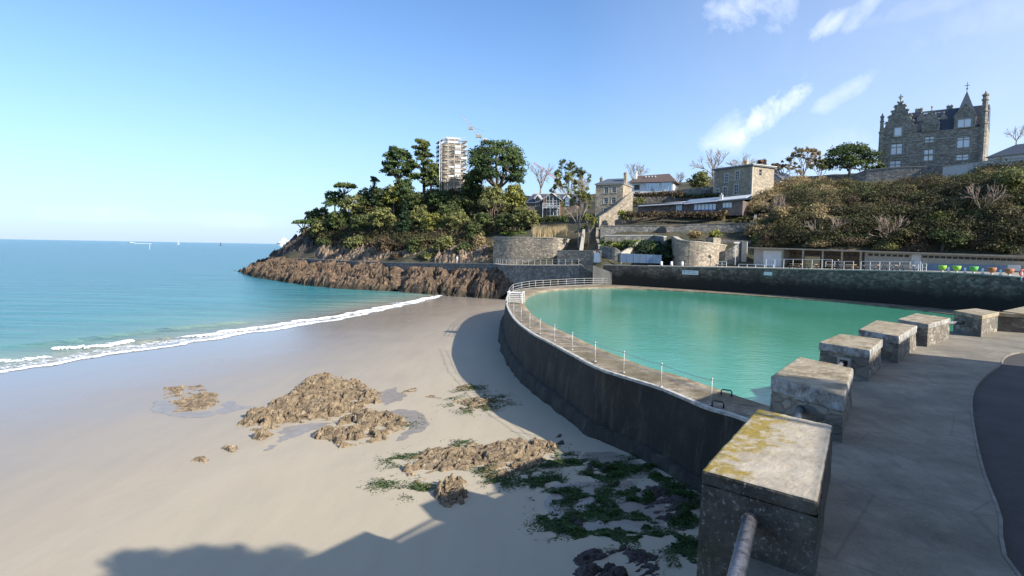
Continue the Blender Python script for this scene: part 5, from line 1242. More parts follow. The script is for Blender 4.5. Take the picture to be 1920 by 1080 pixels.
# pyramid turret roof
xt0, ztb = L_(1620 + 1075 / 6, 150 + 300 / 6, 3.5); xt1 = L_(1620 + 1275 / 6, 150 + 380 / 6, 3.5)[0]; xtp, ztp = L_(1620 + 1160 / 6, 150 + 125 / 6, 4.5)
zt0 = zpx(395, 1150)[1]; r = MB(); xa, xb = rm - hw3 * .95, xt1
r.v += [(xa, .6, zt0), (xb, .6, zt0), (xb, 7.4, zt0), (xa, 7.4, zt0), (xtp, 4.2, ztp)]; r.f += [(0, 1, 4), (1, 2, 4), (2, 3, 4), (3, 0, 4), (3, 2, 1, 0)]; r.m += [0] * 5
tr_ = r.build('turret_roof', M['slate2'], ca)
MB().box(xa + .1, .7, He, xb - .1, 7.3, zt0 - .002).build('turret_wall', wallm, ca)
fn_ = MB().tube([(xtp, 4.2, ztp - .3), (xtp, 4.2, ztp + 2.0)], .07, 6); fn_.ball((xtp, 4.2, ztp + .5), .2); fn_.box(xtp - .45, 4.14, ztp + 1.2, xtp + .45, 4.26, ztp + 1.32); fn_.build('finial', M['slate'], tr_)
# corner turrets
def pinnacle(px6, yt, yb_, rad, nm='corner_turret'):
    x_, zt_ = zpx(yt, px6); z_b = Zb; zw = He + .5
    m2 = MB(); n_ = 10
    def ring(z, r_): return [(x_ + r_ * math.cos(2*math.pi*k/n_), r_ * math.sin(2*math.pi*k/n_), z) for k in range(n_ + 1)]
    segs = [(z_b, rad), (zw, rad), (zw + .05, rad * 1.25), (zw + .5, rad * 1.25), (zw + .55, rad * .85)]
    zz = zw + .55; k = 0
    while zz < zt_ - 1.8:
        zz = min(zz + 2.2, zt_ - 1.6); segs += [(zz, rad * .78), (zz + .05, rad * 1.0), (zz + .3, rad * 1.0), (zz + .35, rad * .74)]; zz += .35
    segs += [(zt_ - .9, rad * .72), (zt_ - .85, rad * .95), (zt_ - .5, rad * .95), (zt_ - .4, rad * .5), (zt_ + .3, .03)]
    m2.grid([ring(z, r_) for z, r_ in segs]); m2.build(nm, wallm, ca)
pinnacle(208, 385, 0, .5); pinnacle(1373, 135, 0, .72)
# terrace balustrade wall before it, sunlit pale wall to the right
t1 = wall_run('terrace_wall', [(*PY(a, b, y).xy, PY(a, b, y).z) for a, b, y in [(1592, 330, 146), (1625, 318, 143), (1680, 313, 140), (1740, 311, 137), (1770, 310, 134), (1800, 314, 131)]], .6, 17, M['rubble2'], 'curved stone terrace wall below the mansion', 'wall', True, side=1, capmat=M['castletrim'])
t2 = wall_run('terrace_wall', [(*PY(a, b, y).xy, PY(a, b, y).z) for a, b, y in [(1768, 312, 131), (1800, 308, 128), (1860, 300, 124), (1925, 295, 119), (1990, 295, 112)]], .6, 22, M['offwhite'], 'pale sunlit terrace wall running right from the mansion', 'wall', True, side=1, capmat=M['trim'])
A = PY(1852, 296, 132); B = PY(1990, 292, 120); A.z = B.z = A.z - 3
nh, Wd = root_at('slate_roofed_house', A, B, 'long grey slate roof at the right edge beside the mansion', 'house')
ze = PY(1900, 291, 128).z - A.z; zt = PY(1900, 272, 131).z - A.z
MB().box(0, 0, 0, Wd, 7, ze).build('wall', M['offwhite'], nh)
r = MB(); r.v += [(-.4, -.5, ze + .003), (Wd, -.5, ze + .003), (Wd, 7.5, ze + .003), (-.4, 7.5, ze + .003), (3.2, 3.5, zt), (Wd, 3.5, zt)]; r.f += [(0, 1, 5, 4), (2, 3, 4, 5), (3, 0, 4), (3, 2, 1, 0), (1, 2, 5)]; r.m += [0] * 5; r.build('roof', M['slate2'], nh)
# ------------------------------------------------------------------ walls, terraces and quay in the middle
def W(pts):       # [(px, py, Y)] -> visible top line
    out = []
    for a, b, y in pts:
        q = PY(a, b, y); out.append((q.x, q.y, q.z))
    return out
def smooth(pts, n): return [tuple(q) for q in catmull(pts, n)]
wall_run('coast_path_wall', smooth(W([(518, 480.5, 205), (560, 484, 186), (620, 487.5, 171), (690, 490.5, 159), (740, 492, 151), (800, 493, 145), (870, 493.5, 138), (925, 494, 132)]), 40), .5, 3.0,
         M['rubble2'], 'low pale-topped wall of the coast path round the rocky point', side=1, cap=True, capmat=M['concrete'])
wall_run('quay_wall', smooth(W([(925, 494, 131), (950, 496.5, 124), (1000, 497, 118), (1045, 497, 113), (1087, 497, 108.5)]), 16), .9, -1.0, M['rubble2'], 'dark stone quay wall between the rocks and the ramp', side=1, cap=True, capmat=M['trim'])
qr = smooth(W([(930, 495.5, 130), (950, 496.5, 123.6), (1000, 497, 118), (1045, 497, 113), (1085, 497, 109)]), 17)
ro = empty('quay_railing', qr[8], 0, 'thin white railing along the top of the stone quay', 'railing'); c0 = Vector(qr[8])
for q in qr: MB().tube([Vector(q) - c0, Vector(q) - c0 + Vector((0, 0, 1.1))], .035, 6).build('post', M['rail'], ro)
for hh_ in (1.08, .6): MB().tube([Vector(q) - c0 + Vector((0, 0, hh_)) for q in qr], .025, 5).build('rail', M['rail'], ro)
# quay walk surface behind
A_ = resample([(a, b, c - .1) for a, b, c in qr], 30); V = np.concatenate([A_, A_ + [2, 11, .05]]); idx = np.arange(60).reshape(2, 30)
tag(npmesh('quay_pavement', V, np.stack([idx[:-1, :-1], idx[:-1, 1:], idx[1:, 1:], idx[1:, :-1]], -1).reshape(-1, 4), M['pave'], None, False), kind='structure')
# ramp down to the pool
ra = [PY(1086, 497.5, 108), PY(1112, 497.5, 106)]; rb = [PZ(1150, 533.5, 4.32), PZ(1215, 536.5, 4.32)]
rm_ = [PY(1112, 512, 104.5), PY(1150, 509, 103.5)]
mb = MB(); L1 = [ra[0], ra[0].lerp(rb[0], .5), rb[0]]; L2 = [ra[1], ra[1].lerp(rb[1], .5), rb[1]]
for i in range(2):
    mb.quad(L1[i], L1[i+1], L2[i+1], L2[i]); d_ = Vector((0, 0, -6)); mb.quad(L1[i] + d_, L1[i+1] + d_, L1[i+1], L1[i]); mb.quad(L2[i], L2[i+1], L2[i+1] + d_, L2[i] + d_)
mb.quad(L1[2], L1[2] + d_, L2[2] + d_, L2[2])
tag(mb.build('ramp', M['pave']), 'pale concrete ramp sloping from the promenade down to the pool edge', 'ramp')
wall_run('ramp_wall', [(v.x, v.y, v.z + .35) for v in (L1[0], L1[1], L1[2])], .3, -1, M['rubble2'], 'low wall edging the seaward side of the ramp', side=1)
wall_run('terrace_wall', smooth(W([(925, 443.5, 134), (960, 444, 131), (1010, 444.5, 129), (1040, 445.5, 128), (1058, 447, 129), (1068, 448.5, 132), (1073, 450, 137)]), 26), .8, 5.5, M['rubble'],
         'tall curved stone wall left of the ramp, its rounded right end sunlit', side=1, cap=True, capmat=M['trim'])
wall_run('terrace_wall', W([(1045, 469, 121), (1080, 469.2, 118), (1113, 469.5, 115)]), .6, 6, M['rubble'], 'low stone wall in front of the tall curved one', side=1, cap=True, capmat=M['trim'])
q = PY(1119, 492, 113); ro = empty('wall_door', (q.x, q.y, q.z), R(-20), 'small blue-grey door at the foot of the terrace walls', 'door')
MB().vprism([(-.55, 0), (.55, 0), (.55, 1.6), (.3, 1.85), (-.3, 1.85), (-.55, 1.6)], -.1, .1).build('leaf', M['blue'], ro); MB().box(-.75, -.05, 0, -.57, .2, 2.0).box(.57, -.05, 0, .75, .2, 2.0).box(-.75, -.052, 2.0, .75, .2, 2.2).build('frame', M['rubble2'], ro)
wall_run('steep_path_wall', W([(1097, 430, 132), (1094, 450, 124), (1091, 469, 119)]), .5, 7, M['trim'], 'narrow pale wall climbing steeply beside the hidden steps', side=-1)
wall_run('steep_path_wall', W([(1118, 425, 134), (1117, 445, 126), (1122, 460, 119)]), .5, 7, M['rubble'], 'pale brick-edged wall on the right side of the hidden steps', side=1)
wall_run('terrace_wall', smooth(W([(1124, 461, 116), (1140, 463, 114), (1155, 465, 113), (1163, 470, 113)]), 10), .6, 6.5, M['rubble2'], 'grey rubble wall left of the blue panel fence', side=1)
wall_run('stair_wall', W([(1165, 474, 112.5), (1185, 462, 114), (1203, 451, 116)]), .45, 7, M['trim'], 'sunlit sloping stair wall rising above the blue panel fence', side=1)
# blue panel fence
a = PY(1165, 475, 111.5); b = PY(1240, 475, 108); zf = PY(1200, 493, 109.7).z; rz = math.atan2(b.y - a.y, b.x - a.x); Lf = (Vector(b.xy) - Vector(a.xy)).length
ro = empty('panel_fence', (a.x, a.y, zf), rz, 'blue-grey panel fence at the foot of the ivy slope', 'fence'); hz2 = a.z - zf; n = 6
for i in range(n): MB().box(Lf * i / n + .04, -.04, 0, Lf * (i + 1) / n - .04, .04, hz2 + .0 - .03 * i).build('panel', M['blue'], ro)
for i in range(n + 1): MB().box(Lf * i / n - .04, -.06, 0, Lf * i / n + .04, .06, hz2 + .08 - .03 * i).build('post', M['steel'], ro)
# rounded bastion wall
bp_ = smooth(W([(1259, 446, 117), (1262, 443, 110), (1272, 448.5, 106.5), (1290, 451, 105), (1310, 452.5, 104.6), (1330, 454.5, 105.2), (1346, 456.5, 107), (1358, 458.5, 110), (1372, 461, 116)]), 40)
wall_run('bastion_wall', bp_, .7, 6.9, M['rubble'], 'tall rounded stone bastion wall, right part warmly sunlit', side=1, cap=True, capmat=M['trim'])
mb = MB(); mb.quad(*[(x, y, z - .8) for x, y, z in bp_]); tag(mb.build('bastion_terrace_ground', M['earth']), kind='structure')
wall_run('planter_wall', W([(1323, 446, 111), (1338, 445, 110), (1351, 446.5, 111), (1352, 450, 115)]), .5, 8, M['rubble'], 'small sunlit block wall on top of the bastion', side=1)
wall_run('long_terrace_wall', W([(1126, 422.5, 124), (1206, 422.5, 122), (1245, 423, 121), (1265, 423.5, 120.6), (1288, 420.5, 119.8), (1350, 419, 118), (1411, 418, 116)]), .7, 8, M['rubble2'], 'long grey upper terrace wall with a round dark drain hole', side=1, cap=True, capmat=M['rubble2'])
q = PY(1242, 433, 121.3); mb = MB(); mb.tube([(q.x, q.y, q.z), (q.x - .25, q.y - .9, q.z)], .85, 16); tag(mb.build('drain_hole', M['dark']), 'round dark drain opening in the long upper terrace wall', 'drain')
wall_run('end_buttress', W([(1409, 417, 115.7), (1416, 420, 114.5), (1420, 423, 117)]), .8, 8, M['rubble'], 'sunlit end pier of the long terrace wall', side=1)
wall_run('boundary_wall', W([(1411, 419, 116.5), (1414, 405, 120), (1417, 388, 126)]), .5, 12, M['trim'], 'pale boundary wall climbing the edge of the scrub slope', side=-1)
wall_run('terrace_wall', W([(1134, 440.5, 119), (1180, 440.5, 118), (1226, 440.5, 117), (1245, 443, 113)]), .5, 8, M['rubble2'], 'lower terrace wall with a pale coping below the long upper wall', side=1, cap=True, capmat=M['offwhite'])
wall_run('terrace_wall', W([(1352, 449, 113), (1380, 450.5, 112), (1408, 451.5, 111)]), .5, 7.5, M['rubble2'], 'grey wall right of the sunlit bastion', side=1)
wall_run('side_wall', W([(1346, 473, 108), (1360, 470, 107), (1376, 462, 106.5), (1392, 453, 107)]), .5, 7.5, M['rubble2'], 'shaded wall rising to the right behind the lamp post', side=1)
wall_run('gate_pier', W([(1391, 453, 106.5), (1401, 453, 106), (1402, 453.5, 108)]), .7, 7.5, M['trim'], 'pale stone gate pier at the foot of the scrub slope', side=1)
wall_run('sloping_garden_wall', W([(1124, 406, 133), (1141, 396, 134), (1158, 384, 135.5), (1175, 368, 137), (1187, 359, 139)]), .6, 12.5, M['rubble'], 'warm sunlit garden wall sloping up beside the tall stone house', side=1)
# lamp post, bollards
q = PY(1378, 497, 103); ro = empty('lamp_post', tuple(q), 0, 'white lamp post in front of the shaded wall', 'lamp post'); hL = PY(1378, 455, 103).z - q.z
MB().tube([(0, 0, 0), (0, 0, hL)], .10, 8, .06).build('pole', M['rail'], ro, True); MB().box(-.4, -.35, hL - .12, .5, .05, hL + .12).build('lamp_head', M['rail'], ro)
for (px, n_) in ((1240, 'left'), (1259, 'middle'), (1279, 'right')):
    q = PY(px, 498, 100.3); q.z = float(np.interp(px, [1200, 1400], [7.75, 7.95])); ro = empty('bollard', tuple(q), 0, n_ + ' one of three short white bollards on top of the sea wall', 'bollard', 'white bollards on the sea wall')
    mb = MB().tube([(0, 0, 0), (0, 0, .62)], .20, 10); mb.ball((0, 0, .62), .2, .2, .12); mb.build('post', M['white'], ro, True); MB().tube([(0, 0, 0), (0, 0, .07)], .27, 10).build('base', M['concrete'], ro)
# signs on the sea wall, with their own marks
def wall_sign(px, py, w_, h_, y, marks, label):
    P = np.array([q[:2] for q in wp]); q = PY(px, py, y)
    # project onto the wall plan
    best = None
    for i in range(len(P) - 1):
        d = ray(px, py); a, b = P[i], P[i+1]; A2_ = np.array([[d.x, -(b[0]-a[0])], [d.y, -(b[1]-a[1])]]); t, s_ = np.linalg.solve(A2_, a)
        if -.01 <= s_ <= 1.01: best = (t, a, b); break
    t, a, b = best; d = ray(px, py); z = CZ + d.z * t; rz = math.atan2(b[1]-a[1], b[0]-a[0])
    ro = empty('wall_sign', (d.x * t, d.y * t, z), rz, label, 'sign', 'signs on the sea wall'); ro.location += Vector((-math.cos(rz + math.pi/2), -math.sin(rz + math.pi/2), 0)) * .14
    MB().box(-w_/2, -.03, -h_/2, w_/2, .03, h_/2).build('board', M['white'], ro)
    if marks:
        mb = MB()
        mb.box(-w_*.42, -.036, -h_*.02, -w_*.30, -.031, h_*.3); mb.box(-w_*.38, -.036, -h_*.32, -w_*.34, -.031, -h_*.021)
        rs_ = random.Random(3); x = -w_*.24
        for row_ in (h_*.10, -h_*.26):
            x = -w_*.24
            while x < w_*.40:
                l = rs_.uniform(.12, .34); mb.box(x, -.036, row_, min(x + l, w_*.44), -.031, row_ + h_*.17); x += l + .08
        mb.build('lettering', M['blue'], ro)
wall_sign(1295, 511, 2.7, .66, 96, True, 'long white sign with a blue symbol and text on the sea wall')
wall_sign(1441, 513, 1.25, .5, 87, False, 'small plain white sign on the sea wall right of the long one')
# ------------------------------------------------------------------ the row of beach cabins
a = PY(1414, 497, 104); b = PY(1950, 500, 76); zb = 7.95
ro = empty('beach_cabins', (a.x, a.y, zb), math.atan2(b.y - a.y, b.x - a.x), 'long low row of beach cabins with a flat pale roof and small dark vents', 'building')
ux = Vector((b.x - a.x, b.y - a.y)).normalized(); Lc = (Vector(b.xy) - Vector(a.xy)).length; O = Vector(a.xy)
def CX(px, py=480):
    n = Vector((ux.y, -ux.x)); d = ray(px, py); t = O.dot(n) / Vector((d.x, d.y)).dot(n); q = Vector((d.x * t, d.y * t)); return ((q - O).dot(ux), CZ + d.z * t - zb)
cabw = plain('cabin_cream', (.34, .29, .21), .8, .2, 2); cabb = plain('cabin_brown', (.20, .13, .08), .8, .3, 2); cabg = plain('cabin_grey_white', (.46, .42, .36), .7, .15, 2)
HR0 = CX(1416, 463.5)[1]; HR1 = CX(1920, 479.5)[1]; L19 = CX(1920)[0]
def HR(x): return HR0 + (HR1 - HR0) * x / L19
m2 = MB(); m2.v += [(-.5, -1.3, HR(0) - .2), (Lc, -1.3, HR(Lc) - .2), (Lc, 3, HR(Lc) - .2), (-.5, 3, HR(0) - .2), (-.5, -1.3, HR(0)), (Lc, -1.3, HR(Lc)), (Lc, 3, HR(Lc)), (-.5, 3, HR(0))]
m2.f += [(3, 2, 1, 0), (4, 5, 6, 7), (0, 1, 5, 4), (1, 2, 6, 5), (2, 3, 7, 6), (3, 0, 4, 7)]; m2.m += [0] * 6; m2.build('roof', cabw, ro)
def cab(x0, x1, y, zlo, zhi, mat, name, th=.1):
    m2 = MB(); h0 = zhi if zhi is not None else None
    m2.v += [(x0, y, zlo), (x1, y, zlo), (x1, y + th, zlo), (x0, y + th, zlo)] + [(x, yy, (HR(x) - .21) if zhi is None else zhi) for x, yy in ((x0, y), (x1, y), (x1, y + th), (x0, y + th))]
    m2.f += [(3, 2, 1, 0), (4, 5, 6, 7), (0, 1, 5, 4), (1, 2, 6, 5), (2, 3, 7, 6), (3, 0, 4, 7)]; m2.m += [0] * 6; return m2.build(name, mat, ro)
c1 = CX(1471)[0]; c2 = CX(1619)[0]
cab(-.1, c1 - .15, 0, 0, None, cabg, 'wall', 2.5); sh_ = cab(CX(1432)[0], CX(1468)[0], -.09, 0, CX(1450, 470)[1], M['white'], 'shutter', .06)
cab(c1 - .14, c2, 2.2, 0, None, cabb, 'back_wall', .2); cab(c2 + .01, Lc, .6, 0, None, cabg, 'wall', 2.0)
for px in (1472, 1511, 1548, 1584, 1619): x = CX(px)[0]; cab(x - .12, x + .12, -1.1, 0, None, cabw, 'post', .22)
for px in np.linspace(1480, 1612, 14): x = CX(px)[0]; MB().box(x - .25, 2.12, HR(x) - .95, x + .25, 2.19, HR(x) - .68).build('vent', M['dark'], ro)
for px in np.linspace(1630, 1915, 26):
    if 1700 < px < 1724: continue
    x = CX(px)[0]; MB().box(x - .27, .40, HR(x) - .72, x + .27, .447, HR(x) - .42).build('vent', M['dark'], ro)
cab(c2 + .02, Lc, .45, HR1 - 1.35, None, cabg, 'fascia', .08)
lit = plain('sunlit_panel', (.45, .32, .15), .8, .2, 2); cab(CX(1512)[0], CX(1541)[0], -.6, 0, CX(1525, 481)[1], lit, 'panel', .08)  # warm sunlight put into the panel's colour
x0_, x1_ = CX(1708)[0], CX(1726)[0]; cab(x0_, x1_, .30, .3, HR(x0_) - .25, M['white'], 'kiosk', .12); MB().box(x0_ + .2, .24, 1.1, x1_ - .9, .295, 1.6).build('hatch', M['dark'], ro)
cab(CX(1740)[0], CX(1900)[0], .30, 0, 1.2, M['blue'], 'blue_front', .1)
cab(CX(1890)[0], CX(1915)[0], .22, .5, 1.3, M['white'], 'white_shutter', .06)
# terrace furniture on the promenade: long white rails, tables, benches
def at_wall(px, inset, zo=0):
    """a spot on the promenade behind the wall line, seen in the direction of that pixel"""
    P = np.array([q for q in wp]); d = ray(px, 500)
    for i in range(len(P) - 1):
        a_, b_ = P[i], P[i+1]; A2_ = np.array([[d.x, -(b_[0]-a_[0])], [d.y, -(b_[1]-a_[1])]])
        t, s_ = np.linalg.solve(A2_, a_[:2])
        if 0 <= s_ <= 1: break
    q = Vector((d.x * t, d.y * t)); z = a_[2] + (b_[2] - a_[2]) * s_
    dv = Vector((d.x, d.y)).normalized(); q += dv * inset
    return Vector((q.x, q.y, z - .1 + zo)), math.atan2(b_[1]-a_[1], b_[0]-a_[0])
def rail_run(px0, px1, inset, hgt, n, label, name='terrace_railing', mid=True):
    p0, rz = at_wall(px0, inset); p1, _ = at_wall(px1, inset); c = (p0 + p1) / 2; ro = empty(name, tuple(c), 0, label, 'railing')
    for i in range(n): v = p0.lerp(p1, i / (n - 1)) - c; MB().tube([v, v + Vector((0, 0, hgt))], .035, 6).build('post', M['white'], ro)
    for h_ in ((hgt, hgt * .55) if mid else (hgt,)): MB().tube([p0 - c + Vector((0, 0, h_)), p1 - c + Vector((0, 0, h_))], .035, 6).build('rail', M['white'], ro)
rail_run(1436, 1560, 3.5, 1.35, 8, 'white terrace railing before the cabin with the white shutter', mid=False)
rail_run(1614, 1726, 3.0, 1.15, 7, 'long white railing before the middle cabins'); rail_run(1548, 1600, 5.0, 1.1, 4, 'short white railing right of the warm sunlit panel')
rail_run(1345, 1362, 1.2, .9, 3, 'short white rail end left of the lamp post foot'); rail_run(1385, 1450, 1.0, .55, 5, 'low white rail on the sea wall right of the lamp post', mid=False)
def table(px, inset, label):
    p, rz = at_wall(px, inset); ro = empty('picnic_table', tuple(p), rz, label, 'table', 'picnic tables on the promenade')
    MB().box(-.8, -.35, .70, .8, .35, .76).build('table_top', M['wood'], ro)
    for s_ in (-1, 1):
        MB().box(-.8, s_ * .62 - .13, .42, .8, s_ * .62 + .13, .46).build('bench', M['wood'], ro)
        m2 = MB(); m2.tube([(s_ * .6, -.62, 0), (s_ * .6, -.2, .7)], .05, 4).tube([(s_ * .6, .62, 0), (s_ * .6, .2, .7)], .05, 4); m2.build('trestle', M['darkwood'], ro)
for px, ins, lb_ in [(1492, 1.4, 'picnic table before the second cabin bay, farthest left'), (1520, 1.4, 'picnic table in front of the warm sunlit panel'), (1560, 2.2, 'picnic table beside the person in dark clothes'), (1592, 1.3, 'picnic table at the last brown cabin bay'),
                     (1635, 1.3, 'picnic table under the left end of the long white railing'), (1668, 1.3, 'picnic table under the middle of the long white railing'), (1700, 1.3, 'picnic table before the small kiosk')]: table(px, ins, lb_)
rail_run(1722, 1737, 1.2, .95, 3, 'white gate-like rail at the right end of the tables')
# coloured tubs on stands
def tub(px, mat, label, s=1.0):
    p, rz = at_wall(px, .8); ro = empty('round_planter', tuple(p), rz, label, 'planter', 'coloured round planters on the promenade')
    m2 = MB(); n_ = 12
    m2.grid([[(r_ * s * math.cos(2*math.pi*k/n_), r_ * s * math.sin(2*math.pi*k/n_), z * s) for k in range(n_ + 1)] for r_, z in ((.05, .35), (.30, .38), (.44, .60), (.50, .95), (.46, .97), (.40, .70))]); m2.build('tub', mat, ro, True)
    MB().tube([(0, 0, 0), (0, 0, .4)], .13, 8).build('stand', M['offwhite'], ro); MB().tube([(0, 0, 0), (0, 0, .05)], .3, 10).build('foot', M['concrete'], ro)
for px, mt, lb_ in [(1767, 'lime', 'lime green round planter, leftmost of the coloured row'), (1794, 'lime', 'second lime green planter of the coloured row'), (1826, 'green', 'brighter green planter left of the orange ones'), (1860, 'orange', 'orange planter right of the green ones'), (1893, 'orange', 'orange planter nearest the right edge')]:
    tub(px, M[mt], lb_, .85)
for px, lb_ in [(1779, 'white bollard between the two lime planters'), (1810, 'white bollard between the lime and the green planter'), (1843, 'white bollard left of the first orange planter'), (1877, 'white bollard between the two orange planters')]:
    p, rz = at_wall(px, .25, .1); ro = empty('bollard', tuple(p), 0, lb_, 'bollard', 'white bollards on the sea wall'); MB().tube([(0, 0, 0), (0, 0, .55)], .11, 8).build('post', M['white'], ro); MB().tube([(0, 0, 0), (0, 0, .05)], .17, 8).build('base', M['concrete'], ro)
p, rz = at_wall(1917, -.2, -.3); ro = empty('life_ring_post', tuple(p), 0, 'red lifebuoy post at the right end of the sea wall', 'lifebuoy'); MB().tube([(0, 0, 0), (0, 0, 1.1)], .06, 8).build('post', M['white'], ro); MB().tube([(.28*math.cos(t), -.08, .8 + .28*math.sin(t)) for t in np.linspace(0, 2*math.pi, 17)], .07, 6).build('ring', M['red'], ro)
# cable stay running down the wall at the right
# ------------------------------------------------------------------ trees and scrub
def leaves(clumps, n, size, rng, shell=.30, up=.25, rough=.5):
    """clumps: rows (x, y, z, rx, ry, rz); returns triangles and a tone per leaf"""
    C = np.array(clumps, float); wgt = (C[:, 3] * C[:, 4] * C[:, 5]) ** (2 / 3.); k = rng.choice(len(C), n, p=wgt / wgt.sum())
    d = rng.normal(0, 1, (n, 3)); d /= np.linalg.norm(d, axis=1)[:, None] + 1e-9
    d[:, 2] = np.where(d[:, 2] < -.35, -d[:, 2] * .5, d[:, 2])
    # lumpy outline with gaps: radius varies with direction
    seed = (k * 7.3)
    lump = fbm(d[:, 0] * 2.2 + seed, d[:, 1] * 2.2 + d[:, 2] * 2.9 + seed * .7, 3, 11)
    r = (rng.uniform(0, 1, n) ** shell) * (1 + (lump - .5) * 2 * rough)
    P = C[k, :3] + d * C[k, 3:6] * r[:, None]
    s = size * rng.uniform(.55, 1.45, n)
    nrm = d * .6 + rng.normal(0, .55, (n, 3)) + [0, 0, up]; nrm /= np.linalg.norm(nrm, axis=1)[:, None]
    a = np.cross(nrm, rng.normal(0, 1, (n, 3))); a /= np.linalg.norm(a, axis=1)[:, None] + 1e-9; b = np.cross(nrm, a)
    t = np.stack([P + a * s[:, None], P - a * s[:, None] * .5 + b * s[:, None] * .75, P - a * s[:, None] * .5 - b * s[:, None] * .75], 1)
    ct = rng.uniform(0, 1, len(C)); tone = np.clip(rng.uniform(0, 1, n) * .20 + lump * .30 + ct[k] * .50, 0, 1)  # random leaf tone plus painted crown shade: hollows and some clumps darker
    return t.reshape(-1, 3), tone
def leafmesh(name, T, tone, mat, parent=None):
    n = len(T) // 3; o = npmesh(name, T, np.arange(3 * n).reshape(n, 3), mat, parent, False)
    at = o.data.attributes.new('tone', 'FLOAT', 'POINT'); at.data.foreach_set('value', np.repeat(tone, 3).astype(np.float32)); return o
def branch(mb, p, d, L, r, depth, rng, spread=.55, tips=None, up=.12, seg=3, kids=(2, 4), shr=.72):
    pts = [p]; q = p.copy(); dd = d.copy()
    for i in range(seg):
        dd = (dd + Vector(rng.normal(0, .12, 3)) + Vector((0, 0, up * .3))).normalized(); q = q + dd * L / seg; pts.append(q.copy())
    mb.tube(pts, r, 5 if depth > 1 else 3, r * .62, cap=False)
    if depth == 0:
        if tips is not None: tips.append(q.copy())
        return
    for k in range(int(rng.integers(*kids)) + 1):
        at_ = pts[-1] if k < 2 else pts[int(rng.integers(1, seg + 1))]
        a = Vector(rng.normal(0, 1, 3)); a = (a - a.dot(dd) * dd).normalized(); nd = (dd + a * spread * rng.uniform(.6, 1.4) + Vector((0, 0, up))).normalized()
        branch(mb, at_, nd, L * shr * rng.uniform(.75, 1.1), r * .62, depth - 1, rng, spread, tips, up, seg, kids, shr)
TS = [0]
